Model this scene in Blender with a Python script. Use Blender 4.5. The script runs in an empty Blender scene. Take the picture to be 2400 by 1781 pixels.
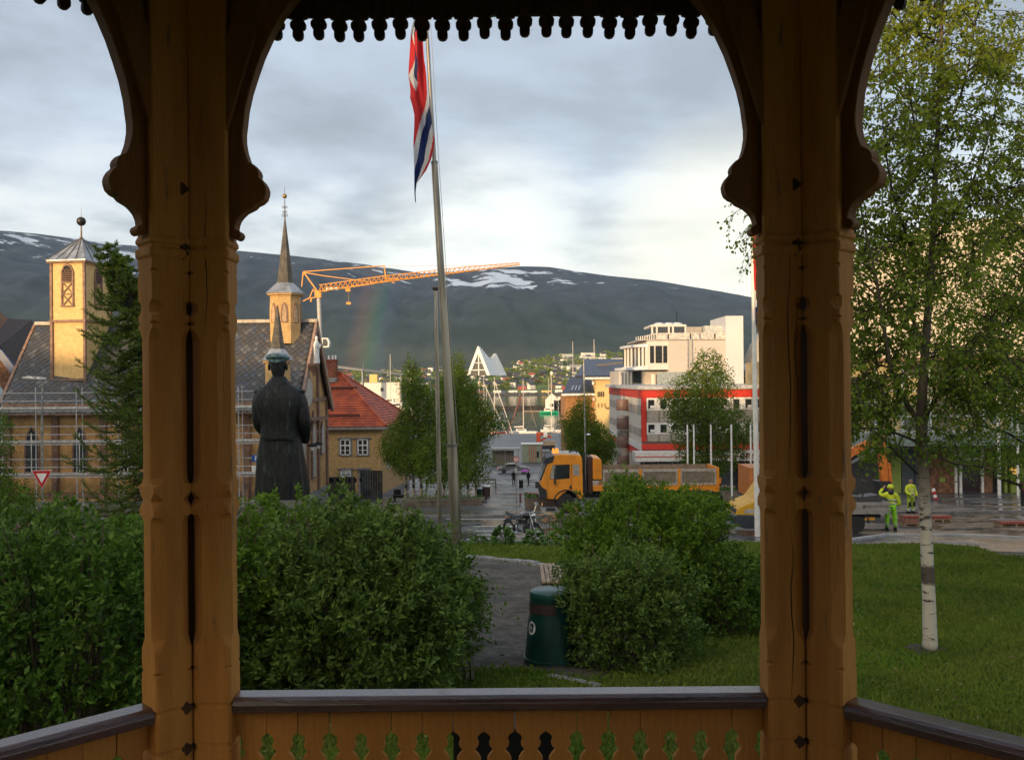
import bpy, bmesh, math, random
import numpy as np
from mathutils import Vector, Matrix, noise as mnoise
random.seed(7); RNG = np.random.default_rng(7)
SC = bpy.context.scene
COL = SC.collection
rad = math.radians

# ------------------------------------------------------------------ camera
F = 2184.0                     # focal length in photo pixels (photo 2400 wide)
ROLL = rad(0.5)
cam_d = bpy.data.cameras.new("camera"); cam = bpy.data.objects.new("camera", cam_d)
COL.objects.link(cam); SC.camera = cam
cam_d.sensor_width = 36.0; cam_d.lens = 36.0*F/2400.0
cam_d.clip_start = 0.05; cam_d.clip_end = 30000
cr, sr = math.cos(ROLL), math.sin(ROLL)
cam.matrix_world = Matrix(((cr, sr, 0, 0), (0, 0, -1, 0), (-sr, cr, 0, 0), (0, 0, 0, 1)))

# ------------------------------------------------------------------ sun
SUN_AZ, SUN_EL = rad(32), rad(5.5)          # light travels towards +x sin, +y cos
LDIR = Vector((math.sin(SUN_AZ)*math.cos(SUN_EL), math.cos(SUN_AZ)*math.cos(SUN_EL), -math.sin(SUN_EL)))
sun_d = bpy.data.lights.new("sun", 'SUN'); sun = bpy.data.objects.new("sun", sun_d); COL.objects.link(sun)
sun_d.energy = 4.8; sun_d.angle = rad(0.5); sun_d.color = (1.0, 0.66, 0.34)
sun.rotation_euler = LDIR.to_track_quat('-Z', 'Y').to_euler()

# ------------------------------------------------------------------ world
world = bpy.data.worlds.new("World"); SC.world = world; world.use_nodes = True
wt = world.node_tree; wt.nodes.clear()
def N(t, kind, **kw):
    n = t.nodes.new(kind)
    for k, v in kw.items():
        if k.startswith('i_'):
            key = k[2:]; key = int(key) if key.isdigit() else key
            n.inputs[key].default_value = v
        else: setattr(n, k, v)
    return n
def L(t, a, b): t.links.new(a, b)
def math_node(t, op, a, b=None, clamp=False):
    n = t.nodes.new('ShaderNodeMath'); n.operation = op; n.use_clamp = clamp
    for i, x in enumerate((a, b)):
        if x is None: continue
        if isinstance(x, (int, float)): n.inputs[i].default_value = x
        else: L(t, x, n.inputs[i])
    return n.outputs[0]
def mixc(t, fac, a, b, mode='MIX'):
    n = t.nodes.new('ShaderNodeMix'); n.data_type = 'RGBA'; n.blend_type = mode
    for s, x in ((0, fac), (6, a), (7, b)):
        if isinstance(x, (int, float)): n.inputs[s].default_value = x
        elif isinstance(x, tuple): n.inputs[s].default_value = (*x, 1)
        else: L(t, x, n.inputs[s])
    return n.outputs[2]
def smooth(t, x, lo, hi, a=0.0, b=1.0):
    n = t.nodes.new('ShaderNodeMapRange'); n.interpolation_type = 'SMOOTHSTEP'
    L(t, x, n.inputs[0]); n.inputs[1].default_value = lo; n.inputs[2].default_value = hi
    n.inputs[3].default_value = a; n.inputs[4].default_value = b
    return n.outputs[0]
sky = N(wt, 'ShaderNodeTexSky', sky_type='NISHITA', sun_disc=False, sun_elevation=SUN_EL, sun_rotation=SUN_AZ+math.pi)
tc = N(wt, 'ShaderNodeTexCoord'); sep = N(wt, 'ShaderNodeSeparateXYZ'); L(wt, tc.outputs['Generated'], sep.inputs[0])
dx, dy, dz = sep.outputs
# cloud deck: project the direction on a flat layer so clouds flatten towards the horizon
den = math_node(wt, 'ADD', math_node(wt, 'MAXIMUM', dz, 0.0), 0.16)
cmb = N(wt, 'ShaderNodeCombineXYZ')
L(wt, math_node(wt, 'DIVIDE', dx, den), cmb.inputs[0]); L(wt, math_node(wt, 'DIVIDE', dy, den), cmb.inputs[1])
nz1 = N(wt, 'ShaderNodeTexNoise', i_Scale=1.05, i_Detail=6.0, i_Roughness=0.5, i_Distortion=0.25); L(wt, cmb.outputs[0], nz1.inputs['Vector'])
nz2 = N(wt, 'ShaderNodeTexNoise', i_Scale=3.1, i_Detail=5.0, i_Roughness=0.55); L(wt, cmb.outputs[0], nz2.inputs['Vector'])
mixn = math_node(wt, 'ADD', math_node(wt, 'MULTIPLY', nz1.outputs[0], 0.72), math_node(wt, 'MULTIPLY', nz2.outputs[0], 0.28))
cl = smooth(wt, mixn, 0.38, 0.62)
cloud = mixc(wt, cl, (0.34, 0.37, 0.43), (0.57, 0.645, 0.765))
elev = math_node(wt, 'MAXIMUM', dz, 0.0)
band = smooth(wt, elev, 0.30, 0.10)                     # paler, greyer clouds low down
cloud = mixc(wt, math_node(wt, 'MULTIPLY', band, 0.55), cloud, mixc(wt, cl, (0.42, 0.45, 0.51), (0.80, 0.835, 0.90)))
lown = smooth(wt, math_node(wt, 'SUBTRACT', mixn, math_node(wt, 'MULTIPLY', elev, 1.6)), 0.16, 0.40)
cloud = mixc(wt, math_node(wt, 'MULTIPLY', lown, 0.8), cloud, (0.93, 0.94, 0.93))
# thin, bright and faintly yellow cloud low to the right of the view
def glow(az, el, p, q):
    v = Vector((math.sin(rad(az))*math.cos(rad(el)), math.cos(rad(az))*math.cos(rad(el)), math.sin(rad(el))))
    dp = N(wt, 'ShaderNodeVectorMath', operation='DOT_PRODUCT'); L(wt, tc.outputs['Generated'], dp.inputs[0]); dp.inputs[1].default_value = v
    return smooth(wt, dp.outputs['Value'], math.cos(rad(p)), math.cos(rad(q)))
g = glow(13.5, 7.0, 9.5, 1.5)
g2 = math_node(wt, 'MULTIPLY', glow(-1.5, 7.6, 8, 1), smooth(wt, mixn, 0.35, 0.55, 0.25, 1.0))
gn = math_node(wt, 'MULTIPLY', g, smooth(wt, mixn, 0.25, 0.6, 0.55, 1.0))
cloud = mixc(wt, g2, cloud, (1.0, 1.0, 0.97))
cloud = mixc(wt, gn, cloud, (1.10, 1.04, 0.90))
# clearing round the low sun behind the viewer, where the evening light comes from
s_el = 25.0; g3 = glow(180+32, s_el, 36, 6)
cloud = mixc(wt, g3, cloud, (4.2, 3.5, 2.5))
bg = N(wt, 'ShaderNodeBackground'); bgc = N(wt, 'ShaderNodeBackground'); add = N(wt, 'ShaderNodeAddShader')
L(wt, sky.outputs[0], bg.inputs[0]); bg.inputs[1].default_value = 0.05
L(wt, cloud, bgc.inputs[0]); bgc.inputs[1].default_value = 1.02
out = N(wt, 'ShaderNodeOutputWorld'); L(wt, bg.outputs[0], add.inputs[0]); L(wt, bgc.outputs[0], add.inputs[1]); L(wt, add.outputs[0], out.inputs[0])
vs = SC.view_settings
vs.view_transform = 'Standard'; vs.look = 'None'; vs.exposure = 0.0; vs.gamma = 1.0; vs.use_curve_mapping = False
SC.cycles.max_bounces = 6; SC.cycles.diffuse_bounces = 3; SC.cycles.transparent_max_bounces = 12
SC.cycles.use_denoising = True

# ------------------------------------------------------------------ space helpers
KN = [(-600, -1.0), (-20, -1.6), (-6, -2.55), (0, -2.7), (116, -13.14), (136, -13.5), (165, -14.5), (300, -17.3)]
SEA = -19.0
def gz(y):
    if y <= KN[0][0]: return KN[0][1]
    for (a, za), (b, zb) in zip(KN, KN[1:]):
        if y <= b: return za+(zb-za)*(y-a)/(b-a)
    return KN[-1][1]
def W(px, py, d):
    "photo pixel + distance ahead -> world point"
    u = (px-1200)/F; v = (890.5-py)/F
    return Vector(((u*cr+v*sr)*d, d, (-u*sr+v*cr)*d))
def WX(px, d): return (px-1200)/F*d
def WZ(px, py, d): return W(px, py, d).z
def G(px, py, lift=0.0):
    "where the ray through a pixel meets the ground"
    d = 2.0
    while d < 300:
        p = W(px, py, d)
        if p.z <= gz(d)+lift: return Vector((p.x, d, gz(d)+lift))
        d += 0.1
    return p

# ------------------------------------------------------------------ materials
MATS = {}
def mat(name, base, rough=0.7, metal=0.0, var=0.12, scale=4.0, bump=0.0, bscale=40.0, col2=None, spec=0.5,
        stripe=None, joint=0.6, emit=None, coat=0.0, transl=0.0, tint=None, alpha=None, wet=None, stretch=None, stain=None):
    if name in MATS: return MATS[name]
    m = bpy.data.materials.new(name); m.use_nodes = True; t = m.node_tree
    b = t.nodes['Principled BSDF']; o = t.nodes['Material Output']
    tc = N(t, 'ShaderNodeTexCoord'); vec = tc.outputs['Object']
    if stretch:
        mp = N(t, 'ShaderNodeMapping'); L(t, vec, mp.inputs[0]); mp.inputs['Scale'].default_value = stretch; nv = mp.outputs[0]
    else: nv = vec
    n = N(t, 'ShaderNodeTexNoise', i_Scale=scale, i_Detail=5.0, i_Roughness=0.6); L(t, nv, n.inputs['Vector'])
    c2 = col2 if col2 else tuple(max(0, c*(1-var*2.2)) for c in base)
    c1 = base if col2 else tuple(min(1, c*(1+var)) for c in base)
    f = smooth(t, n.outputs[0], 0.35, 0.65)
    c = mixc(t, f, c2, c1)
    if stain:
        ns = N(t, 'ShaderNodeTexNoise', i_Scale=stain[1], i_Detail=8.0, i_Roughness=0.7); L(t, nv, ns.inputs['Vector'])
        c = mixc(t, smooth(t, ns.outputs[0], stain[2], stain[2]+0.1), c, stain[0])
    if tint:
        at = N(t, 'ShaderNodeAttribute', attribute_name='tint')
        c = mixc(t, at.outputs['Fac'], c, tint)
    hgt = None
    if stripe:
        s = N(t, 'ShaderNodeSeparateXYZ'); L(t, vec, s.inputs[0])
        for ax, per, wid in stripe:
            fr = math_node(t, 'FRACT', math_node(t, 'DIVIDE', s.outputs['xyz'.index(ax)], per))
            k = smooth(t, math_node(t, 'ABSOLUTE', math_node(t, 'SUBTRACT', fr, 0.5)), 0.5-wid, 0.5-wid*0.3)
            c = mixc(t, math_node(t, 'MULTIPLY', k, joint), c, tuple(x*0.45 for x in base))
            k2 = math_node(t, 'SUBTRACT', 1.0, k); hgt = k2 if hgt is None else math_node(t, 'MINIMUM', hgt, k2)
    L(t, c, b.inputs['Base Color'])
    b.inputs['Roughness'].default_value = rough; b.inputs['Metallic'].default_value = metal
    b.inputs['Specular IOR Level'].default_value = spec
    if coat: b.inputs['Coat Weight'].default_value = coat; b.inputs['Coat Roughness'].default_value = 0.1
    if wet:
        n2 = N(t, 'ShaderNodeTexNoise', i_Scale=wet[0], i_Detail=4.0); L(t, vec, n2.inputs['Vector'])
        L(t, smooth(t, n2.outputs[0], 0.40, 0.62, wet[1], wet[2]), b.inputs['Roughness'])
    if bump:
        nb = N(t, 'ShaderNodeTexNoise', i_Scale=bscale, i_Detail=6.0, i_Roughness=0.65); L(t, nv, nb.inputs['Vector'])
        h = nb.outputs[0]
        if hgt is not None: h = math_node(t, 'ADD', math_node(t, 'MULTIPLY', h, 0.3), hgt)
        bp = N(t, 'ShaderNodeBump', i_Strength=min(1.0, bump), i_Distance=0.02); L(t, h, bp.inputs['Height']); L(t, bp.outputs[0], b.inputs['Normal'])
    elif hgt is not None:
        bp = N(t, 'ShaderNodeBump', i_Strength=0.8, i_Distance=0.02); L(t, hgt, bp.inputs['Height']); L(t, bp.outputs[0], b.inputs['Normal'])
    if emit: b.inputs['Emission Color'].default_value = (*emit[0], 1); b.inputs['Emission Strength'].default_value = emit[1]
    if alpha is not None: b.inputs['Alpha'].default_value = alpha
    if transl:
        tr = N(t, 'ShaderNodeBsdfTranslucent'); mx = N(t, 'ShaderNodeMixShader', i_0=transl)
        L(t, mixc(t, 0.5, c, (0.25, 0.33, 0.03), 'MIX') if False else c, tr.inputs[0])
        L(t, b.outputs[0], mx.inputs[1]); L(t, tr.outputs[0], mx.inputs[2]); L(t, mx.outputs[0], o.inputs[0])
    MATS[name] = m; return m
def paint(name, c, rough=0.45, **k): return mat(name, c, rough=rough, var=k.pop('var', 0.06), **k)

# ------------------------------------------------------------------ mesh builder
def rotz(a): return Matrix.Rotation(a, 4, 'Z')
class MB:
    def __init__(s, M=None): s.v = []; s.f = []; s.m = []; s.M = M; s.mi = 0
    def add(s, vs, fs):
        o = len(s.v)
        if s.M is not None: vs = [s.M @ Vector(v) for v in vs]
        s.v += [tuple(v) for v in vs]; s.f += [tuple(i+o for i in f) for f in fs]; s.m += [s.mi]*len(fs); return s
    def box(s, c, d, rz=0.0, R=None):
        x, y, z = d[0]/2, d[1]/2, d[2]/2
        vs = [Vector(((i & 1)*2*x-x, (i >> 1 & 1)*2*y-y, (i >> 2)*2*z-z)) for i in range(8)]
        if rz: R = Matrix.Rotation(rz, 3, 'Z')
        if R is not None: vs = [R @ v for v in vs]
        return s.add([v+Vector(c) for v in vs], [(0, 2, 3, 1), (4, 5, 7, 6), (0, 1, 5, 4), (2, 6, 7, 3), (0, 4, 6, 2), (1, 3, 7, 5)])
    def bb(s, a, b):
        return s.box([(a[i]+b[i])/2 for i in range(3)], [abs(b[i]-a[i]) for i in range(3)])
    def beam(s, p, q, w, h=None):
        p, q = Vector(p), Vector(q); h = h or w; d = (q-p); Lg = d.length
        if Lg < 1e-6: return s
        R = d.to_track_quat('X', 'Z').to_matrix()
        return s.box((p+q)/2, (Lg, w, h), R=R)
    def loft(s, rings, cap=True, closed=True):
        n = len(rings[0]); vs = [v for r in rings for v in r]; fs = []
        for k in range(len(rings)-1):
            for i in range(n if closed else n-1):
                j = (i+1) % n; fs.append((k*n+i, k*n+j, (k+1)*n+j, (k+1)*n+i))
        if cap: fs += [tuple(range(n-1, -1, -1)), tuple(range((len(rings)-1)*n, len(rings)*n))]
        return s.add(vs, fs)
    def tube(s, pts, r, n=8, cap=True):
        pts = [Vector(p) for p in pts]
        if not isinstance(r, (list, tuple)): r = [r]*len(pts)
        rings = []; up = None
        for i, p in enumerate(pts):
            d = (pts[min(i+1, len(pts)-1)]-pts[max(i-1, 0)]).normalized()
            if up is None: up = d.orthogonal().normalized()
            up = (up-d*up.dot(d)); up = up.normalized() if up.length > 1e-6 else d.orthogonal().normalized()
            sd = d.cross(up)
            rings.append([p+(up*math.cos(2*math.pi*k/n)+sd*math.sin(2*math.pi*k/n))*r[i] for k in range(n)])
        return s.loft(rings, cap)
    def lathe(s, prof, c=(0, 0, 0), n=16, sx=1, sy=1, a0=0.0):
        c = Vector(c)
        return s.loft([[c+Vector((r*sx*math.cos(a0+2*math.pi*k/n), r*sy*math.sin(a0+2*math.pi*k/n), z)) for k in range(n)] for r, z in prof])
    def ball(s, c, r, n=12, m=8):
        if not isinstance(r, (tuple, list)): r = (r, r, r)
        return s.loft([[Vector(c)+Vector((r[0]*math.sin(t)*math.cos(2*math.pi*k/n), r[1]*math.sin(t)*math.sin(2*math.pi*k/n), -r[2]*math.cos(t))) for k in range(n)]
                       for t in [max(0.02, min(math.pi-0.02, math.pi*i/m)) for i in range(m+1)]])
    def prism(s, poly, a, b, ax='y'):
        "polygon in the plane normal to ax, extruded from a to b"
        def P(u, w, t): return {'y': (u, t, w), 'x': (t, u, w), 'z': (u, w, t)}[ax]
        n = len(poly); vs = [P(u, w, a) for u, w in poly]+[P(u, w, b) for u, w in poly]
        fs = [tuple(range(n)), tuple(range(2*n-1, n-1, -1))]+[(i, i+n, (i+1) % n+n, (i+1) % n) for i in range(n)]
        return s.add(vs, fs)
    def torus(s, c, R, r, ax='y', n=24, m=6):
        rings = []
        for k in range(n):
            a = 2*math.pi*k/n; ring = []
            for j in range(m):
                b = 2*math.pi*j/m; rr = R+r*math.cos(b); q = (rr*math.cos(a), r*math.sin(b), rr*math.sin(a))
                q = {'y': q, 'x': (q[1], q[0], q[2]), 'z': (q[0], q[2], q[1])}[ax]; ring.append(Vector(c)+Vector(q))
            rings.append(ring)
        rings.append(rings[0]); return s.loft(rings, cap=False)
    def disc(s, c, r, h, ax='y', n=20):
        p = [(math.cos(2*math.pi*i/n)*r, math.sin(2*math.pi*i/n)*r) for i in range(n)]
        k = {'y': 1, 'x': 0, 'z': 2}[ax]; o = [c[i] for i in range(3) if i != k]
        return s.prism([(a+o[0], b+o[1]) for a, b in p], c[k]-h/2, c[k]+h/2, ax)
    def build(s, name, m, parent=None, smooth_=None, recalc=True, loc=None):
        me = bpy.data.meshes.new(name); me.from_pydata(s.v, [], s.f)
        ms = m if isinstance(m, (list, tuple)) else [m]
        for x in ms: me.materials.append(x)
        if len(ms) > 1: me.polygons.foreach_set('material_index', s.m)
        if recalc:
            bm = bmesh.new(); bm.from_mesh(me); bmesh.ops.recalc_face_normals(bm, faces=bm.faces); bm.to_mesh(me); bm.free()
        if smooth_ is not None:
            me.shade_smooth() if hasattr(me, 'shade_smooth') else None
            me.set_sharp_from_angle(angle=rad(smooth_))
        me.update(); o = bpy.data.objects.new(name, me); COL.objects.link(o)
        if parent is not None: o.parent = parent
        if loc is not None: o.location = loc
        return o
def tag(o, label, cat, group=None, kind=None):
    if label: o['label'] = label
    if cat: o['category'] = cat
    if group: o['group'] = group
    if kind: o['kind'] = kind
    return o
def thing(name, label, cat, loc=(0, 0, 0), rz=0.0, group=None):
    o = bpy.data.objects.new(name, None); COL.objects.link(o); o.empty_display_size = 0.1
    o.location = loc; o.rotation_euler = (0, 0, rz); return tag(o, label, cat, group)
def structure(o): o['kind'] = 'structure'; return o
def stuff(o): o['kind'] = 'stuff'; return o
def dup(root, loc=None, rz=None, label=None, group=None, scale=None):
    r = root.copy(); COL.objects.link(r)
    if loc is not None: r.location = loc
    if rz is not None: r.rotation_euler = (0, 0, rz)
    if scale is not None: r.scale = scale if isinstance(scale, (tuple, list)) else (scale,)*3
    if label: r['label'] = label
    if group: r['group'] = group
    for ch in list(root.children):
        c = ch.copy(); COL.objects.link(c); c.parent = r
        for gch in list(ch.children):
            q = gch.copy(); COL.objects.link(q); q.parent = c
    return r
def copy_part(o, loc=None, M=None):
    c = o.copy(); COL.objects.link(c)
    if loc is not None: c.location = loc
    if M is not None: c.matrix_basis = M
    for g in list(o.children):
        q = g.copy(); COL.objects.link(q); q.parent = c
    return c
def text_part(name, txt, size, m, parent, M, ext=0.004, sub=None):
    cu = bpy.data.curves.new(name, 'FONT'); cu.body = txt; cu.size = size; cu.extrude = ext; cu.align_x = 'CENTER'; cu.align_y = 'CENTER'
    o = bpy.data.objects.new(name, cu); me = bpy.data.meshes.new_from_object(o); bpy.data.objects.remove(o)
    me.materials.append(m); r = bpy.data.objects.new(name, me); COL.objects.link(r); r.parent = parent; r.matrix_basis = M; return r
def sheet(name, pts, dz, m, kn=True):
    bm = bmesh.new(); vs = [bm.verts.new((p[0], p[1], 0)) for p in pts]; bm.faces.new(vs)
    for y, _ in KN:
        if min(p[1] for p in pts) < y < max(p[1] for p in pts):
            bmesh.ops.bisect_plane(bm, geom=bm.verts[:]+bm.edges[:]+bm.faces[:], plane_co=(0, y, 0), plane_no=(0, 1, 0))
    bmesh.ops.triangulate(bm, faces=bm.faces)
    for v in bm.verts: v.co.z = gz(v.co.y)+dz
    bmesh.ops.recalc_face_normals(bm, faces=bm.faces)
    for f in bm.faces:
        if f.normal.z < 0: f.normal_flip()
    me = bpy.data.meshes.new(name); bm.to_mesh(me); bm.free(); me.materials.append(m)
    o = bpy.data.objects.new(name, me); COL.objects.link(o); return structure(o)
def npmesh(name, V, Q, m, parent=None, tint=None):
    "V (n,3), Q (k,3 or 4)"
    me = bpy.data.meshes.new(name); k = Q.shape[1]
    me.vertices.add(len(V)); me.vertices.foreach_set('co', V.astype(np.float32).ravel())
    me.loops.add(Q.size); me.loops.foreach_set('vertex_index', Q.astype(np.int32).ravel())
    me.polygons.add(len(Q)); me.polygons.foreach_set('loop_start', np.arange(0, Q.size, k, dtype=np.int32))
    me.update(calc_edges=True)
    if tint is not None:
        a = me.attributes.new('tint', 'FLOAT', 'FACE'); a.data.foreach_set('value', tint.astype(np.float32))
    me.materials.append(m); o = bpy.data.objects.new(name, me); COL.objects.link(o)
    if parent is not None: o.parent = parent
    return o
def unit(a): return a/np.maximum(np.linalg.norm(a, axis=1, keepdims=True), 1e-9)
def leaves(name, P, D, S, m, parent=None, w=0.42, bend=0.25, tintp=None):
    "rhombic folded leaves from base P along D with length S"
    n = len(P); D = unit(D); side = unit(np.cross(D, RNG.normal(size=(n, 3))))
    up = np.cross(side, D); S = S[:, None]
    mid = P+D*S*0.5
    V = np.concatenate([P, mid+side*S*w*0.5+up*S*bend*0.2, P+D*S-up*S*bend*0.25, mid-side*S*w*0.5+up*S*bend*0.2], axis=0)
    i = np.arange(n); Q = np.stack([i, i+n, i+2*n, i+3*n], axis=1)
    t = RNG.random(n) if tintp is None else tintp
    return npmesh(name, V, Q, m, parent, t)
def skin(name, joints, edges, m, parent=None, sub=2, root=0):
    "joints: [(pos, radius)]; one continuous surface grown round a skeleton"
    me = bpy.data.meshes.new(name); me.from_pydata([tuple(j[0]) for j in joints], edges, [])
    o = bpy.data.objects.new(name, me); COL.objects.link(o)
    o.modifiers.new('skin', 'SKIN').use_smooth_shade = True
    sk = me.skin_vertices[0].data
    for i, j in enumerate(joints):
        r = j[1]; sk[i].radius = (r, r) if not isinstance(r, (tuple, list)) else r
        sk[i].use_root = (i == root)
    sb = o.modifiers.new('sub', 'SUBSURF'); sb.levels = sub; sb.render_levels = sub
    dg = bpy.context.evaluated_depsgraph_get()
    me2 = bpy.data.meshes.new_from_object(o.evaluated_get(dg)); me2.name = name
    bpy.data.objects.remove(o); me2.materials.clear(); me2.materials.append(m)
    for p in me2.polygons: p.use_smooth = True
    r = bpy.data.objects.new(name, me2); COL.objects.link(r)
    if parent is not None: r.parent = parent
    return r
# ================================================================== MATERIALS
m_ground = mat('earth', (0.10, 0.085, 0.06), 0.95, bump=0.4)
m_lawn = mat('lawn_turf', (0.06, 0.115, 0.014), 0.95, var=0.25, scale=1.3, bump=0.6, bscale=60, col2=(0.038, 0.08, 0.010))
m_blade = mat('grass_blade', (0.105, 0.20, 0.016), 0.8, transl=0.35, tint=(0.19, 0.22, 0.04), scale=0.5, col2=(0.050, 0.115, 0.012), spec=.15)
m_path = mat('path_gravel', (0.105, 0.090, 0.070), 0.85, var=0.25, scale=7, bump=1.0, bscale=70, stain=((0.045, 0.040, 0.034), 1.1, 0.50), wet=(.5, .75, .95))
m_road = mat('wet_asphalt', (0.055, 0.056, 0.060), 0.3, var=0.2, scale=0.7, bump=0.10, bscale=50, wet=(0.35, 0.10, 0.42))
m_plaza = mat('wet_paving', (0.085, 0.083, 0.085), 0.3, var=0.22, scale=0.5, bump=0.2, bscale=30, wet=(0.25, 0.12, 0.45), stripe=[('x', 0.6, 0.05), ('y', 0.9, 0.05)])
m_stone = mat('granite', (0.27, 0.265, 0.26), 0.75, var=0.2, scale=9, bump=0.5, bscale=30, spec=0.4)
m_kerb = mat('kerb_granite', (0.16, 0.155, 0.15), 0.6, var=0.2, scale=6, bump=0.3)
m_line = mat('road_paint', (0.55, 0.55, 0.52), 0.5, var=0.15, scale=8)
m_water = None
def water_mat():
    m = bpy.data.materials.new('sea_water'); m.use_nodes = True; t = m.node_tree; b = t.nodes['Principled BSDF']
    b.inputs['Base Color'].default_value = (0.02, 0.03, 0.035, 1); b.inputs['Roughness'].default_value = 0.08
    tc = N(t, 'ShaderNodeTexCoord'); mp = N(t, 'ShaderNodeMapping'); L(t, tc.outputs['Object'], mp.inputs[0]); mp.inputs['Scale'].default_value = (0.35, 0.12, 1)
    n = N(t, 'ShaderNodeTexNoise', i_Scale=1.0, i_Detail=4.0); L(t, mp.outputs[0], n.inputs['Vector'])
    bp = N(t, 'ShaderNodeBump', i_Strength=0.22, i_Distance=0.5); L(t, n.outputs[0], bp.inputs['Height']); L(t, bp.outputs[0], b.inputs['Normal'])
    return m
m_water = water_mat()

# ================================================================== GROUND, ROAD, PLAZA
gr = [(-700, -600), (700, -600), (700, 300), (-700, 300)]
ground = sheet('ground', gr, 0, m_ground)
mb = MB(); mb.bb((-700, 300, -26), (700, 301.5, -17.35)); structure(mb.build('quay_wall', mat('quay_concrete', (0.2, 0.19, 0.17), 0.8, bump=0.3)))
mb = MB(); mb.add([(-9000, 301, SEA), (9000, 301, SEA), (9000, 1400, SEA), (-9000, 1400, SEA)], [(0, 1, 2, 3)]); structure(mb.build('water', m_water, recalc=False))
# lawn with its far edge traced on the ground
lawn_far = [G(-500, 1262), G(400, 1268), G(1000, 1273), G(1300, 1271), G(1700, 1274), G(1990, 1281), G(2180, 1279), G(2290, 1287), G(2345, 1306), G(2420, 1312), G(2900, 1345)]
lawn_xy = [(-60, -16)]+[(p.x, p.y) for p in [Vector((-60, 31, 0))]+lawn_far]+[(50, 20), (50, -16)]
lawn = sheet('lawn', lawn_xy, 0.05, m_lawn)
pth_px = [(760, 1330), (900, 1318), (1050, 1311), (1120, 1314), (1200, 1322), (1320, 1340), (1450, 1380), (1560, 1450), (1560, 1530), (1470, 1580), (1372, 1612), (1290, 1590), (1215, 1577), (1120, 1580), (1010, 1592), (900, 1640), (700, 1660), (560, 1560), (600, 1400)]
PATH = [(G(a, b).x, G(a, b).y) for a, b in pth_px]
path = sheet('path', PATH, 0.056, m_path)
road = sheet('road', [(-120, 28), (120, 28), (120, 47.3), (-120, 47.3)], 0.004, m_road)
m_pave = mat('wet_pavement', (0.12, 0.115, 0.11), 0.3, var=0.2, scale=0.9, bump=0.25, bscale=30, wet=(0.4, 0.15, 0.5))
pavement = sheet('pavement', [(G(1990, 1275).x, G(1990, 1275).y-1.2), (G(2080, 1256).x, G(2080, 1256).y), (G(2400, 1263).x, G(2400, 1263).y), (40, 33), (40, 16), (24, 22)], 0.012, m_pave)
mb = MB(); a = G(2075, 1255); 
pp = [G(1990, 1268), G(2080, 1255), G(2240, 1256), G(2400, 1263), G(2800, 1285)]
mb = MB()
for p, q in zip(pp, pp[1:]): mb.beam(p+Vector((0, 0, 0.03)), q+Vector((0, 0, 0.03)), 0.14, 0.10)
structure(mb.build('kerb', mat('pale_kerb', (0.42, 0.41, 0.39), 0.6)))
plaza = sheet('plaza', [(-120, 47.6), (120, 47.6), (120, 135), (-120, 135)], 0.11, m_plaza)
mb = MB(); mb.box((0, 47.45, gz(47.45)+0.02), (240, 0.3, 0.2)); structure(mb.build('plaza_kerb', m_kerb))
quay = sheet('quay_street', [(-120, 135), (120, 135), (120, 299.8), (-120, 299.8)], 0.02, mat('quay_asphalt', (0.06, 0.06, 0.06), 0.4, var=.2, scale=.08))
for k, (d, px0, px1, w) in enumerate([(45.6, 1040, 1225, 0.45), (40.3, 1105, 1235, 0.35), (37.5, 1110, 1205, 0.35), (35.4, 1115, 1200, 0.35), (33.4, 1090, 1180, 0.3)]):
    x0, x1 = WX(px0, d), WX(px1, d); o = sheet('crossing_stripe', [(x0, d), (x1, d), (x1, d+w), (x0, d+w)], 0.008, m_line)
# stones edging the far side and the near side of the path
def edging(pxs, w=0.26, label=None, name='edge_stones'):
    r = thing(name, label, 'edging', (G(*pxs[0]).x, G(*pxs[0]).y, G(*pxs[0]).z)); o = r.location.copy()
    pts = [G(a, b) for a, b in pxs]
    for p, q in zip(pts, pts[1:]):
        n = max(1, int((q-p).length/0.55))
        for i in range(n):
            a = p.lerp(q, i/n); b = p.lerp(q, (i+0.93)/n); c = (a+b)/2-o; d = (b-a); h = random.uniform(0.17, 0.22)
            s = MB(); s.box((0, 0, 0), (d.length, w*random.uniform(.8, 1.15), h), R=d.to_track_quat('X', 'Z').to_matrix())
            st = s.build('stone', m_stone, r); st.location = c+Vector((random.uniform(-.02, .02), random.uniform(-.04, .04), (h/2-0.05 if w > .2 else -h/2+.075)+random.uniform(-.01, .02)))
            bv = st.modifiers.new('bevel', 'BEVEL'); bv.width = 0.02; bv.segments = 2
    return r
edging([(1060, 1312), (1125, 1314), (1200, 1322), (1320, 1341), (1420, 1368)], label='row of rough pale stones between gravel path and far lawn')
edging([(1285, 1596), (1330, 1606), (1374, 1614), (1400, 1622)], 0.12, label='flat edge stones half sunk in grass beyond the railing')

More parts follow.
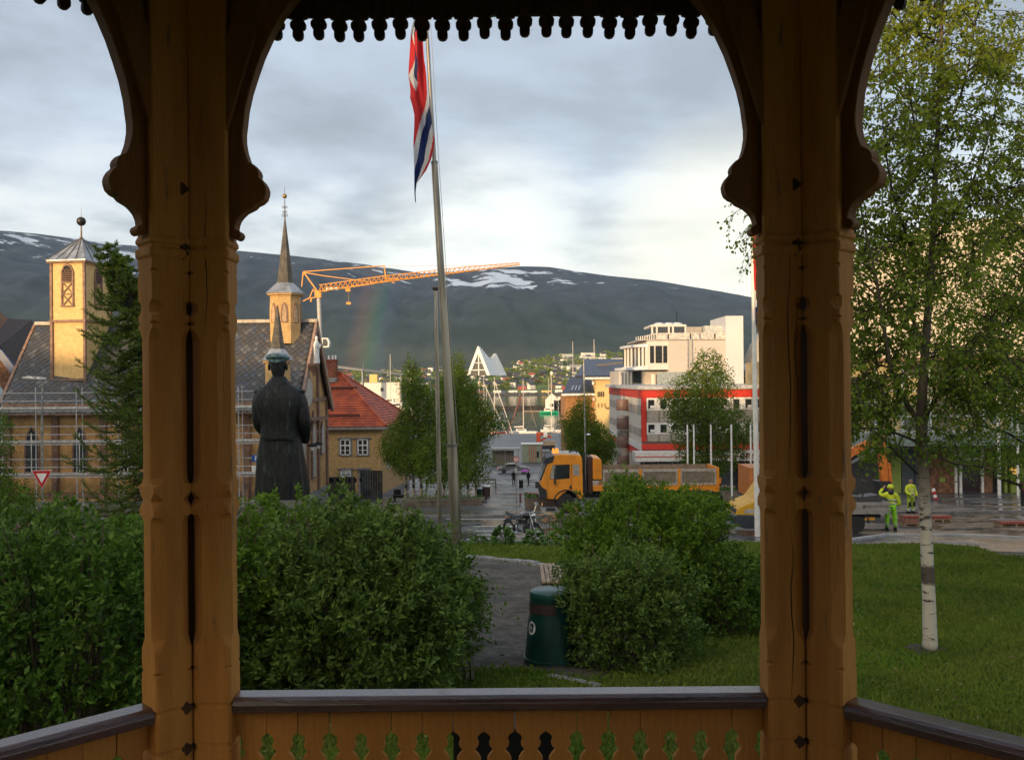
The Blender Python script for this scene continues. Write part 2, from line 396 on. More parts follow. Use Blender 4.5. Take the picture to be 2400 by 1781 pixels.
# grass blades on the nearer lawn (nobody could count them)
def inpoly(x, y, poly):
    c = np.zeros(len(x), bool); n = len(poly)
    for i in range(n):
        x0, y0 = poly[i]; x1, y1 = poly[(i+1) % n]
        if y0 == y1: continue
        c ^= ((y0 > y) != (y1 > y)) & (x < (x1-x0)*(y-y0)/(y1-y0)+x0)
    return c
def grass(n, dmin, dmax, size):
    d = dmin*(dmax/dmin)**RNG.random(n)
    x = (RNG.random(n)*1.3-0.65)*d
    ok = inpoly(x, d, lawn_xy) & ~inpoly(x+RNG.normal(size=len(x))*.10, d+RNG.normal(size=len(x))*.16, PATH) & (((x*d > -1e9)))
    bare = np.array([mnoise.noise(Vector((a*0.35, b*0.35, 3.0))) for a, b in zip(x, d)])
    ok &= bare < 0.42+.25*RNG.random(len(bare))
    x, d = x[ok], d[ok]; n = len(x)
    z = np.interp(d, [k[0] for k in KN], [k[1] for k in KN])+0.05
    h = size*(0.5+0.8*RNG.random(n))*(0.7+d/25); a = RNG.random(n)*6.283; wd = 0.008+0.0012*d
    P = np.stack([x, d, z], 1); lean = np.stack([RNG.normal(size=n)*0.35, RNG.normal(size=n)*0.35, np.ones(n)], 1)*h[:, None]
    s = np.stack([np.cos(a), np.sin(a), np.zeros(n)], 1)*wd[:, None]
    V = np.concatenate([P-s, P+s, P+lean], 0); i = np.arange(n)
    clump = 0.5+0.5*np.sin(x*1.7+np.sin(d*1.3)*2)*np.sin(d*0.9)
    o = npmesh('grass', V, np.stack([i, i+n, i+2*n], 1), m_blade, None, np.clip(RNG.random(n)*0.6+clump*0.4, 0, 1)); return tag(o, 'short green grass covering the park lawn', 'grass', kind='stuff')
grass(330000, 5.5, 31, 0.045)

# ================================================================== HILL BEHIND THE PARK (casts the evening shade)
def to_s(s, w): return Vector((s*math.sin(SUN_AZ)+w*math.cos(SUN_AZ), s*math.cos(SUN_AZ)-w*math.sin(SUN_AZ), 0))
V = []; Fc = []; prof = [(-26, -2.4), (-36, 3.0), (-46, 8.6), (-70, 11.3), (-100, 14.6), (-130, 17.6), (-150, 19.9), (-170, 19.5), (-230, 12), (-300, -1.5)]
ws = np.arange(-520, 521, 13)
for j, w in enumerate(ws):
    for s, z in prof:
        p = to_s(s, w); zz = z+(mnoise.noise(Vector((w*0.03, s*0.02, 0)))*1.2 if z > 1 else 0); V.append((p.x, p.y, zz))
n = len(prof)
for j in range(len(ws)-1):
    for i in range(n-1): Fc.append((j*n+i, j*n+i+1, (j+1)*n+i+1, (j+1)*n+i))
mb = MB(); mb.add(V, Fc); structure(mb.build('hill', mat('hill_turf', (0.05, 0.07, 0.02), 0.95), smooth_=60))
# low cloud bank far behind, which keeps the sun off the mountain across the sound
mb = MB(); ws = list(range(-7000, 7001, 500)); rings = []
for w in ws:
    a = mnoise.noise(Vector((w*0.0011, 1.7, 0)))*4; b = mnoise.noise(Vector((w*0.0011, 9.7, 0)))*120
    ring = []
    for s, z in ((-2500, 441+a), (-2420, 700), (-2480, 1150+b), (-2700, 1300+b), (-2950, 1150), (-2950, 700), (-2750, 470+a)):
        p = to_s(s, w); ring.append(Vector((p.x, p.y, z)))
    rings.append(ring)
mb.loft(rings); o = mb.build('clouds', mat('cloud', (0.9, 0.9, 0.92), 1.0, spec=0.0), smooth_=80); structure(o)

HAZE = 0.00005
# ================================================================== MOUNTAIN
SKY_L = [(-900, 470), (-400, 505), (0, 540), (90, 548), (190, 562), (330, 578), (480, 585), (560, 588), (640, 597), (700, 601), (760, 606), (860, 620), (920, 630), (990, 642), (1060, 636), (1140, 629), (1220, 625), (1290, 628), (1350, 636), (1440, 646), (1520, 655), (1600, 668), (1700, 685), (1790, 705), (1900, 730), (2100, 760), (2500, 800), (3200, 830)]
def sky_y(px): return float(np.interp(px, [a for a, _ in SKY_L], [b for _, b in SKY_L]))
def mountain_mat():
    m = bpy.data.materials.new('mountain'); m.use_nodes = True; t = m.node_tree; b = t.nodes['Principled BSDF']
    b.inputs['Roughness'].default_value = 0.95; b.inputs['Specular IOR Level'].default_value = 0.1
    geo = N(t, 'ShaderNodeNewGeometry'); s = N(t, 'ShaderNodeSeparateXYZ'); L(t, geo.outputs['Position'], s.inputs[0])
    n = N(t, 'ShaderNodeTexNoise', i_Scale=0.008, i_Detail=8.0, i_Roughness=0.6); L(t, geo.outputs['Position'], n.inputs['Vector'])
    n3 = N(t, 'ShaderNodeTexNoise', i_Scale=0.05, i_Detail=5.0, i_Roughness=0.7); L(t, geo.outputs['Position'], n3.inputs['Vector'])
    low = mixc(t, smooth(t, n.outputs[0], 0.35, 0.65), (0.048, 0.062, 0.054), (0.068, 0.084, 0.070))
    hi = mixc(t, smooth(t, n.outputs[0], 0.35, 0.65), (0.060, 0.068, 0.086), (0.086, 0.094, 0.114))
    tl = smooth(t, math_node(t, 'ADD', s.outputs[2], math_node(t, 'MULTIPLY', n.outputs[0], 220)), 150, 420)
    c = mixc(t, tl, low, hi)
    c = mixc(t, math_node(t, 'MULTIPLY', smooth(t, n3.outputs[0], 0.5, 0.7), 0.35), c, (0.025, 0.035, 0.04))
    at = N(t, 'ShaderNodeAttribute', attribute_name='snow')
    mp = N(t, 'ShaderNodeMapping'); L(t, geo.outputs['Position'], mp.inputs[0]); mp.inputs['Scale'].default_value = (0.0095, 0.006, 0.036); mp.inputs['Rotation'].default_value = (0, rad(14), 0)
    n2 = N(t, 'ShaderNodeTexNoise', i_Scale=1.0, i_Detail=7.0, i_Roughness=0.62, i_Distortion=0.3); L(t, mp.outputs[0], n2.inputs['Vector'])
    sn = smooth(t, math_node(t, 'ADD', n2.outputs[0], at.outputs['Fac']), 0.70, 0.735)
    c = mixc(t, sn, c, (0.70, 0.74, 0.80)); L(t, c, b.inputs['Base Color'])
    return m
V = []; S = []; us = np.linspace(-900, 3200, 620); ts = np.linspace(0, 1, 84); R0, R1 = 1480.0, 3300.0
for px in us:
    top = W(px, sky_y(px), R1).z
    for t in ts:
        r = R0+(R1-R0)*t; base = -8
        k = t**0.85; z = base+(top-base)*k
        amp = math.sin(math.pi*min(1, t))*0.16*(top-base)
        x = WX(px, r); z += amp*(mnoise.noise(Vector((x*0.0022, r*0.0012, 1)))+0.4*mnoise.noise(Vector((x*0.007, r*0.004, 5)))+0.30*mnoise.noise(Vector((x*0.016+r*.003, r*0.0016, 8)))+.12*mnoise.noise(Vector((x*0.04, r*0.006, 2))))
        if t == 1: z = top+6*mnoise.noise(Vector((x*0.004, 0, 0)))
        V.append((x, r, z))
        y_img = 890-z/r*F
        s = -0.6
        if t > 0.30:
            s = 0.03+0.10*min(1, (t-0.3)/0.5)
            s -= 0.2*math.exp(-((t-0.45)/0.15)**2)
            # the wide snowfield right of the flagpole, thinning downhill
            s += 0.17*math.exp(-((px-1150)/120)**2)*math.exp(-((y_img-658)/24)**2)
            if px > 560 and px < 980: s -= 0.03
            if px < 560: s += 0.035
            if px > 1380: s -= 0.05
        S.append(s)
nu, nt = len(us), len(ts)
idx = np.arange(nu*nt).reshape(nu, nt)
Q = np.stack([idx[:-1, :-1].ravel(), idx[1:, :-1].ravel(), idx[1:, 1:].ravel(), idx[:-1, 1:].ravel()], 1)
o = npmesh('mountain', np.array(V), Q, mountain_mat())
a = o.data.attributes.new('snow', 'FLOAT', 'POINT'); a.data.foreach_set('value', np.array(S, np.float32))
for p in o.data.polygons: p.use_smooth = True
structure(o)

# ================================================================== FAR SHORE
def shore_z(x, y):
    px = 1200+x/y*F
    sl = float(np.interp(px, [-600, 700, 950, 1150, 1300, 1480, 1700, 3000], [0.06, 0.075, 0.085, 0.09, 0.135, 0.15, 0.13, 0.1]))
    t = max(0, y-1165); z = -17.2+t*sl*(0.55 if t < 80 else 1)-(0 if t < 80 else 80*sl*0.45)
    return z+1.8*mnoise.noise(Vector((x*0.012, y*0.012, 0)))*min(1, t/50)
V = []; xs = np.arange(-1100, 1101, 22); ys = np.concatenate([[1150, 1164], np.arange(1166, 1640, 22)])
for x in xs:
    for y in ys: V.append((x, y, SEA-2 if y == 1150 else (SEA+1.2 if y == 1164 else shore_z(x, y))))
idx = np.arange(len(V)).reshape(len(xs), len(ys))
Q = np.stack([idx[:-1, :-1].ravel(), idx[1:, :-1].ravel(), idx[1:, 1:].ravel(), idx[:-1, 1:].ravel()], 1)
structure(npmesh('far_shore', np.array(V), Q, mat('shore_meadow', (0.15, 0.21, 0.03), 0.95, var=0.3, scale=0.02, col2=(0.07, 0.11, 0.02))))
# rocky bank at the waterline
n = 9000; x = RNG.random(n)*1200-500; y = 1152+RNG.random(n)*14; z = SEA+0.2+(y-1152)/14*2.2
def rocks(name, x, y, z, s, m):
    n = len(x); base = np.array([(1, 0, 0), (-.6, .8, 0), (-.6, -.8, 0), (0.1, 0, 1)]); V = (base[None]*s[:, None, None]*(0.6+0.8*RNG.random((n, 4, 1)))+np.stack([x, y, z], 1)[:, None])
    f = np.array([(0, 1, 3), (1, 2, 3), (2, 0, 3)]); Q = (f[None]+(np.arange(n)*4)[:, None, None]).reshape(-1, 3)
    return npmesh(name, V.reshape(-1, 3), Q, m)
o = rocks('shore_rocks', x, y, z, 0.5+1.3*RNG.random(n), mat('shore_rock', (0.16, 0.14, 0.11), 0.9)); tag(o, 'grey boulders lining the far waterline', 'rocks', kind='stuff')
# trees of the far shore read as one mass
n = 4200; x = RNG.random(n)*1000-420; y = 1185+RNG.random(n)*420
den_ = np.array([mnoise.noise(Vector((a*0.012, b*0.012, 7))) for a, b in zip(x, y)]); ok = den_ > -0.12; x, y = x[ok], y[ok]
z = np.array([shore_z(a, b) for a, b in zip(x, y)]); n = len(x); k = 46; hh = 4.5+5*RNG.random(n)
P = np.repeat(np.stack([x, y, z], 1), k, 0); hr = np.repeat(hh, k)
d = unit(RNG.normal(size=(n*k, 3))); P = P+d*(hr*0.36)[:, None]*RNG.random((n*k, 1))**0.4; P[:, 2] += hr*0.55
o = leaves('far_trees', P, d+np.array([0, 0, .4]), np.full(n*k, 1.9), mat('far_foliage', (0.075, 0.13, 0.014), 0.9, tint=(0.20, 0.24, 0.025), scale=0.03), w=0.9)
tag(o, 'green trees and scrub between the houses of the far shore', 'trees', kind='stuff')
# small houses
m_hw = paint('far_white_wall', (0.80, 0.78, 0.72)); m_hy = paint('far_yellow_wall', (0.72, 0.52, 0.16)); m_hr = paint('far_red_wall', (0.42, 0.06, 0.03)); m_hb = paint('far_brown_wall', (0.22, 0.12, 0.07))
m_rd = mat('far_dark_roof', (0.06, 0.06, 0.07), 0.7); m_rr = mat('far_red_roof', (0.35, 0.09, 0.05), 0.7)
def far_house(cm, rm, w, dp, h, rh):
    b = MB(); b.bb((-w/2, -dp/2, -3), (w/2, dp/2, h)); b.mi = 0; b.add([(-w/2, -dp/2, h), (-w/2, dp/2, h), (-w/2, 0, h+rh), (w/2, -dp/2, h), (w/2, dp/2, h), (w/2, 0, h+rh)], [(0, 1, 2), (3, 5, 4)])
    r = MB(); e = 0.4; o_ = rh*e/(dp/2)
    r.add([(-w/2-e, -dp/2-e, h-o_), (w/2+e, -dp/2-e, h-o_), (w/2+e, 0, h+rh), (-w/2-e, 0, h+rh), (-w/2-e, dp/2+e, h-o_), (w/2+e, dp/2+e, h-o_),
           (-w/2-e, -dp/2-e, h-o_+.25), (w/2+e, -dp/2-e, h-o_+.25), (w/2+e, 0, h+rh+.25), (-w/2-e, 0, h+rh+.25), (-w/2-e, dp/2+e, h-o_+.25), (w/2+e, dp/2+e, h-o_+.25)],
          [(6, 7, 8, 9), (9, 8, 11, 10), (0, 3, 2, 1), (3, 4, 5, 2), (0, 1, 7, 6), (4, 10, 11, 5), (0, 6, 9, 3), (3, 9, 10, 4), (1, 2, 8, 7), (2, 5, 11, 8)])
    wn = MB(); 
    for i in range(3):
        for zz in (1.4, 3.6):
            if zz+1.2 < h+0.3: wn.box((-w/2+w*(i+0.5)/3, -dp/2-0.02, zz), (1.1, 0.1, 1.2))
    return b, r, wn, cm, rm
protos = []
m_wn = mat('far_glass', (0.05, 0.05, 0.06), 0.2)
kinds = [(m_hw, m_rd, 10, 8, 4.5, 3, 'white house with dark roof'), (m_hw, m_rr, 9, 8, 5, 3, 'white house with red roof'), (m_hy, m_rd, 10, 8, 4.8, 2.8, 'yellow house with dark roof'), (m_hr, m_rd, 11, 8, 4, 3, 'red house with dark roof'),
         (m_hw, m_rd, 22, 10, 7.5, 0.6, 'long white apartment block'), (m_hb, m_rd, 9, 8, 4.6, 3, 'brown house with dark roof'), (m_hw, m_rd, 8, 7, 6.5, 2.6, 'tall narrow white house')]
def mk_far(kind, loc, rz, label, group='houses on the far shore'):
    if kind not in protos_d:
        cm, rm, w, dp, h, rh, _ = kinds[kind]; b, r, wn, cm, rm = far_house(cm, rm, w, dp, h, rh)
        t = thing('far_house', label, 'house', loc, rz, group); b.build('wall', cm, t, recalc=False); r.build('roof', rm, t, recalc=False); stuff(wn.build('window_row', m_wn, t, recalc=False))
        protos_d[kind] = t; return t
    return dup(protos_d[kind], loc, rz, label, group)
protos_d = {}
places = []; random.seed(11)
while len(places) < 250:
    px = random.choice([random.uniform(1085, 1330), random.uniform(1290, 1500), random.uniform(780, 1090), random.uniform(1740, 1800)]); y = random.uniform(1200, 1590)
    x = WX(px, y)
    if abs(x-WX(1140, 1215)) < 36 and y < 1260: continue
    if any((x-a)**2+(y-b)**2 < 13**2 for a, b in places): continue
    places.append((x, y))
for x, y in places:
    px = 1200+x/y*F
    kd = random.choice([0, 0, 1, 2, 3, 5, 6, 0, 6, 0]) if not (px > 1290 and y > 1400) else random.choice([4, 4, 0, 6, 0])
    mk_far(kd, (x, y, shore_z(x, y)), random.uniform(-0.5, 0.7), {0: 'small white house with dark roof on the green far shore', 1: 'white house with red roof on the green far shore', 2: 'yellow house with dark roof on the green far shore', 3: 'red house with dark roof on the green far shore', 4: 'long white apartment block on the far shore', 5: 'brown house with dark roof on the green far shore', 6: 'tall narrow white house on the far shore'}[kd].replace(' on the far shore', '').replace(' on the green far shore', '').replace(' high on the far shore', '')+(', left of' if px < 1090 else ', right of' if px < 1290 else ', far right of' if px < 1700 else ', beyond')+(' the triangular church, ' if px < 1700 else ' the white office tower, ')+('by the waterline' if y < 1260 else 'low on the slope' if y < 1380 else 'halfway up' if y < 1490 else 'highest up'))
# sheds and vans along the far waterfront
for px, w, h, c, lb in [(1118, 14, 4, (0.62, 0.2, 0.05), 'low orange shed at the far waterfront left of the white vans'), (1165, 10, 4.5, m_hw, None), (1202, 11, 4.5, m_hw, None), (1240, 20, 4, m_hw, None), (1280, 12, 4, m_hy, None), (1310, 10, 5, m_hw, None), (1338, 22, 8, m_hr, 'big red warehouse at the far waterfront'), (1365, 16, 6, m_hr, 'smaller red warehouse right of the big one'), (1180, 5, 3, (0.1, 0.15, 0.4), 'small blue shed on the far waterfront')]:
    y = 1172; b = MB(); b.bb((-w/2, -3, 0), (w/2, 3, h)); r = MB(); r.prism([(-3.3, h), (3.3, h), (0, h+1.2)], -w/2-.3, w/2+.3, 'x')
    t = thing('waterfront_shed', lb or 'white shed beside the far waterline', 'shed', (WX(px, y), y, -17.4), 0, 'sheds along the far waterfront')
    b.build('wall', c if not isinstance(c, tuple) else paint('shed_%d' % px, c), t); r.build('roof', m_rd if c is not m_hr else m_rr, t)
# ---- the big white A-shaped church
y0 = 1215; base = WZ(1150, 876, y0)+2.0; cx = WX(1121, y0)
m_cw = paint('cathedral_white', (0.82, 0.82, 0.80), 0.5); m_cg = mat('cathedral_glass', (0.10, 0.09, 0.07), 0.15, spec=0.8)
t = thing('cathedral', 'large white triangular church with stepped roof on the far shore', 'church', (cx, y0, base-2), rad(-28))
segs = [(0, 36, 17.5), (6, 33, 17), (11, 30, 16.5), (16, 27, 16), (21, 24.5, 15.5), (26, 22, 15), (31, 20, 15), (36, 22.5, 15.5), (41, 25, 16), (46, 27.5, 16.5)]
for i, (yy, h, hw) in enumerate(segs):
    s = MB(); e = 1.6; yy *= 0.95
    if i == 0: e = 4.6
    s.prism([(-hw, -2), (-hw+e, -2), (0, h-e*1.9), (hw-e, -2), (hw, -2), (0.7, h), (-0.7, h)], yy, yy+4.3)
    s.build('roof_panel', m_cw, t)
s = MB(); s.prism([(-14.6, -2), (14.6, -2), (0, 21.0)], 4, 49); s.build('glass_slit', m_cg, t)
s = MB(); s.prism([(-15.5, -2), (15.5, -2), (0, 30.5)], 2.2, 2.8); s.build('glass_front', m_cg, t)
s = MB(); s.prism([(-15, -2), (15, -2), (0, 24)], 50, 50.6); s.build('glass_back', m_cg, t)
s = MB(); s.bb((-0.7, 1.2, -2), (0.7, 2.2, 30)); s.bb((-5.5, 1.3, 14), (5.5, 2.1, 14.8)); s.build('cross', m_cw, t)
s = MB(); s.bb((-12, 1.2, 4.5), (12, 2.1, 5.6)); s.build('porch_beam', m_cw, t)
# ---- bridge
t = thing('bridge', 'long grey concrete bridge crossing the sound on slim pillars', 'bridge', (0, 0, 0))
bp = [W(300, 800, 1000), W(560, 832, 1000), W(760, 857, 1000), W(850, 868, 1010), W(940, 878, 1040), W(1010, 890, 1100), W(1060, 897, 1160)]
m_bc = mat('bridge_concrete', (0.30, 0.31, 0.32), 0.7); s = MB(); ra = MB()
for p, q in zip(bp, bp[1:]):
    s.beam(p, q, 9, 1.6)
    for dy_ in (-4.4, 4.4): ra.beam(p+Vector((0, dy_, 1.6)), q+Vector((0, dy_, 1.6)), 0.15, 0.5)
s.build('deck', m_bc, t); ra.build('railing', mat('bridge_rail', (0.25, 0.25, 0.26), 0.5), t)
for p, q in zip(bp, bp[1:]):
    n = max(1, int((q-p).length/32))
    for i in range(n):
        c = p.lerp(q, i/n); s = MB(); s.bb((c.x-.8, c.y-3.4, SEA-2), (c.x+.8, c.y+3.4, c.z-.8)); s.build('pillar', m_bc, t)
        if i % 2 == 0:
            s = MB(); s.tube([(c.x, c.y+4.3, c.z), (c.x, c.y+4.3, c.z+8)], 0.15, 5); s.build('lamp_post', m_bc, t)
# rainbow: a faint arc of colour standing in the rain before the mountain
m = bpy.data.materials.new('rainbow_light'); m.use_nodes = True; tt = m.node_tree; tt.nodes.clear()
uv = N(tt, 'ShaderNodeAttribute', attribute_name='band'); rp = N(tt, 'ShaderNodeValToRGB'); L(tt, uv.outputs['Fac'], rp.inputs[0])
el = rp.color_ramp.elements; el[0].position = 0; el[0].color = (0, 0, 0, 1); el[1].position = 1; el[1].color = (0, 0, 0, 1)
for p_, c_ in ((0.22, (0.008, 0.014, 0.030)), (0.42, (0.004, 0.040, 0.016)), (0.58, (0.040, 0.038, 0.005)), (0.78, (0.060, 0.016, 0.008))): e = el.new(p_); e.color = (*c_, 1)
em = N(tt, 'ShaderNodeEmission'); L(tt, rp.outputs[0], em.inputs[0]); trn = N(tt, 'ShaderNodeBsdfTransparent'); ad = N(tt, 'ShaderNodeAddShader'); oo = N(tt, 'ShaderNodeOutputMaterial')
L(tt, em.outputs[0], ad.inputs[0]); L(tt, trn.outputs[0], ad.inputs[1]); L(tt, ad.outputs[0], oo.inputs[0])
V = []; B = []; cen = W(1200+math.tan(rad(32))*F, 890+0.096*F, 1400); axis = Vector(LDIR).normalized(); e1 = axis.cross(Vector((0, 0, 1))).normalized(); e2 = e1.cross(axis).normalized()
angs = [rad(a) for a in np.linspace(161, 174.5, 24)]; FD = []
dist = 1400
for i, a in enumerate(angs):
    for k in range(9):
        th = rad(40.0+2.8*k/8); dvec = axis*math.cos(th)+(e1*math.cos(a)+e2*math.sin(a))*math.sin(th)
        dvec *= dist/dvec.y; V.append(tuple(dvec)); B.append(k/8); FD.append(min(1, i/10, (len(angs)-1-i)/4))
idx = np.arange(len(V)).reshape(len(angs), 9); Q = np.stack([idx[:-1, :-1].ravel(), idx[1:, :-1].ravel(), idx[1:, 1:].ravel(), idx[:-1, 1:].ravel()], 1)
fa = N(tt, 'ShaderNodeAttribute', attribute_name='fade'); L(tt, fa.outputs['Fac'], em.inputs[1])
o = npmesh('rainbow', np.array(V), Q, m); at = o.data.attributes.new('band', 'FLOAT', 'POINT'); at.data.foreach_set('value', np.array(B, np.float32))
at = o.data.attributes.new('fade', 'FLOAT', 'POINT'); at.data.foreach_set('value', np.array(FD, np.float32))
tag(o, 'faint rainbow standing before the dark mountain', 'rainbow')

# ================================================================== AIR
m = bpy.data.materials.new('haze_air'); m.use_nodes = True; tt = m.node_tree; tt.nodes.clear(); pv_ = N(tt, 'ShaderNodeVolumePrincipled'); pv_.inputs['Color'].default_value = (.55, .78, 1, 1); pv_.inputs['Density'].default_value = HAZE
L(tt, pv_.outputs[0], N(tt, 'ShaderNodeOutputMaterial').inputs['Volume'])
if HAZE > 0:
    mb = MB(); mb.bb((-3900, -700, -28), (7200, 3500, 560)); stuff(mb.build('haze', m))
# ================================================================== PAVILION
def wood(name, c, dark, rough=0.72, stain=None, spec=0.3):
    return mat(name, c, rough, var=0.16, scale=2.2, bump=0.6, bscale=22, col2=dark, stretch=(6, 6, 0.7), stain=stain, spec=spec)
m_och = wood('ochre_paint', (0.62, 0.275, 0.058), (0.50, 0.205, 0.041), stain=((0.20, 0.125, 0.07), 3.4, 0.60))
m_och_shade = wood('ochre_paint_shaded', (0.30, 0.125, 0.032), (0.22, 0.09, 0.024))  # same ochre as the posts, darkened: shade on brackets and struts put into colour
m_brn = mat('brown_paint', (0.085, 0.034, 0.026), 0.24, var=0.2, scale=3, bump=0.22, bscale=25, stretch=(0.8, 6, 6), spec=1.0, coat=.6, stain=((0.03, 0.012, 0.01), 9, 0.62))
m_dkw = wood('dark_wood', (0.10, 0.05, 0.022), (0.06, 0.03, 0.015))
m_gry = wood('weathered_wood', (0.24, 0.20, 0.15), (0.14, 0.11, 0.08))
m_floor = mat('floor_boards', (0.16, 0.11, 0.07), 0.6, stripe=[('x', 0.12, 0.04)])
XL, XR, YP = -1.185, 1.075, 3.42
SIDE = XR-XL; APO = SIDE/2*(1+math.sqrt(2)); PC = Vector(((XL+XR)/2, YP-APO, 0)); FLOOR = -1.95
pav = thing('pavilion', 'octagonal wooden music pavilion with ochre twin posts, brown handrails and scalloped eaves', 'pavilion', PC)
def frame(k): return Matrix.Rotation(-k*math.pi/4, 4, 'Z')   # k = 0 front, 1 right of it, -1 left of it
# panel frame: x along the side, y outwards (panel plane y=APO), z up
def put(mb, name, m, ks, sm=None, bev=None):
    base = mb.build(name, m, pav, smooth_=sm); 
    if bev: b_ = base.modifiers.new('bevel', 'BEVEL'); b_.width = bev; b_.segments = 2; b_.limit_method = 'ANGLE'
    base.matrix_basis = frame(ks[0]); r = [base]
    for k in ks[1:]: r.append(copy_part(base, M=frame(k)))
    return r
def zy(y): return (890.5-y)*0.001543
ALLK = [0, -1, 1, 2, -2, 3, -3, 4]
lv = [(2060, .080, .010), (1860, .080, .010), (1856, .0765, .012), (1849, .0765, .012), (1845, .080, .010), (1746, .080, .010), (1743, .0755, .012), (1735, .0755, .012), (1732, .080, .010), (1651, .080, .010), (1648, .0755, .012), (1641, .0755, .012), (1638, .080, .010),
      (1562, .080, .010), (1556, .080, .030), (1551, .080, .012), (1505, .080, .012), (1492, .080, .030), (1478, .080, .044), (1210, .080, .044), (1200, .080, .028), (1196, .082, .008), (1180, .082, .008), (1168, .081, .030), (1161, .079, .040), (1154, .081, .030), (1142, .082, .008), (1127, .082, .008), (1122, .080, .030), (1108, .080, .044),
      (790, .080, .044), (772, .080, .026), (764, .081, .008), (758, .081, .008), (753, .081, .032), (748, .081, .010), (735, .081, .010), (728, .081, .034), (716, .080, .038), (706, .081, .034), (700, .081, .008), (640, .081, .008), (634, .081, .026), (628, .081, .008), (604, .081, .008), (600, .088, .008), (596, .090, .012), (586, .090, .012), (582, .088, .008), (579, .079, .008), (573, .079, .008), (568, .088, .008), (560, .088, .008), (552, .081, .008), (-60, .081, .008), (-330, .081, .008)]
def post_mb(cx_):
    p = MB(); rings = []
    for y, w, c in lv:
        z = zy(y); w *= .865; c *= .865; d = w*0.90
        rings.append([Vector((cx_+a*w, APO-0.0+b*d, z)) for a, b in ((1-c/w, -1), (1, -1+c/w), (1, 1-c/w), (1-c/w, 1), (-1+c/w, 1), (-1, 1-c/w), (-1, -1+c/w), (-1+c/w, -1))])
    p.loft(rings); return p
OFF = SIDE/2-0.0925
for s_ in (-1, 1):
    rs = put(post_mb(s_*OFF), 'post', m_och, ALLK, bev=0.0015)
    mat_cycle = rs
# recessed filler strip and black joints between twin posts
p = MB(); p.box((-SIDE/2, APO+0.05, (zy(2000)+zy(-330))/2), (0.10, 0.03, zy(-330)-zy(2000))); put(p, 'filler_strip', m_dkw, ALLK)
for y in (1740, 1645, 1852, 590, 575, 440):
    p = MB(M=Matrix.Translation((-SIDE/2, APO-0.06, zy(y)))@Matrix.Rotation(math.pi/8, 4, 'Z')@Matrix.Rotation(math.pi/4, 4, 'Y')); p.box((0, 0, 0), (0.035, 0.05, 0.035)); put(p, 'joint_block', m_dkw, [0, -1, 1, 2])
# carved bracket between post and beam, traced relative to the post edge (photo px at panel distance)
br = [(545, 545), (552, 554), (560, 557), (567, 554), (571, 546), (568, 538), (557, 532), (559, 520), (563, 510), (570, 501), (580, 492), (594, 485), (600, 482), (606, 475), (616, 471), (626, 462), (630, 450), (631, 440), (628, 430), (622, 420), (612, 410), (614, 402), (611, 393), (603, 383), (590, 376), (585, 362), (581, 349), (577, 325), (577, 305), (579, 290), (584, 250), (593, 210), (606, 170), (622, 125), (646, 73), (668, 35), (694, 0), (730, -45), (775, -95), (800, -120), (545, -120)]
def br_poly(sgn):
    e = SIDE/2-0.163; return [(sgn*(e-(x-545)*0.001567), (890.5-y)*0.001557) for x, y in br]
for s_ in (-1, 1):
    p = MB(); p.prism(br_poly(s_), APO-0.032, APO+0.032); put(p, 'bracket', m_och_shade, ALLK, bev=0.004)
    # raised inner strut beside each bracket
    p = MB(); e = SIDE/2-0.163; p.prism([(s_*(e-0.0), zy(300)), (s_*(e-0.07), zy(150)), (s_*(e-0.20), zy(-120)), (s_*(e-0.10), zy(-120)), (s_*(e+0.0), zy(90))], APO-0.06, APO-0.032); put(p, 'strut', m_och_shade, [0, -1, 1])
# beams above
ZB = 890.5
p = MB(); p.bb((-SIDE/2, APO-0.07, zy(-95)), (SIDE/2, APO+0.07, zy(-330))); put(p, 'beam', m_dkw, ALLK)
# eaves: fascia board and hanging scalloped boards outside the posts
YV = APO+0.16; VS = 2*(YV)*math.tan(math.pi/8)
zv = lambda y: (890.5-y)*(3.58/2184)
p = MB(); p.bb((-VS/2, YV+0.012, zv(30)), (VS/2, YV+0.045, zv(-120))); put(p, 'fascia', m_dkw, ALLK)
p = MB(); p.bb((-VS/2, YV+0.014, zv(85)), (VS/2, YV+0.040, zv(31))); put(p, 'fascia', m_dkw, [2, -2, 3, -3, 4])
nt = 30; pit = VS/nt; k_ = pit/49.4
def tooth_poly(q):
    r = [(-24.3, 0), (-24.3, 30), (-23, 36), (-22, 40), (-12, 43), (-8, 46), (-15.5, 48), (-18.5, 54), (-18, 62), (-14.5, 67), (-11, 68), (-12.5, 76), (-12, 85), (-7.5, 91), (0, 93)]
    r = r+[(-x, y) for x, y in r[-2::-1]]
    return [(x*k_*1.0, zv(y+q)) for x, y in r]
variants = []
for q in (0, -2.5, 2.2, -5):
    p = MB(); p.prism(tooth_poly(q), YV-0.012, YV+0.010); variants.append(p.build('valance_board', m_dkw, pav)); 
used_v = set()
for k in (0, -1, 1):
    for i in range(nt):
        vi = random.randrange(4); M = frame(k)@Matrix.Translation((-VS/2+pit*(i+0.5), random.uniform(-.002, .002), 0))@Matrix.Rotation(random.uniform(-.003, .003), 4, 'Y')
        if vi not in used_v: used_v.add(vi); variants[vi].matrix_basis = M
        else: copy_part(variants[vi], M=M)
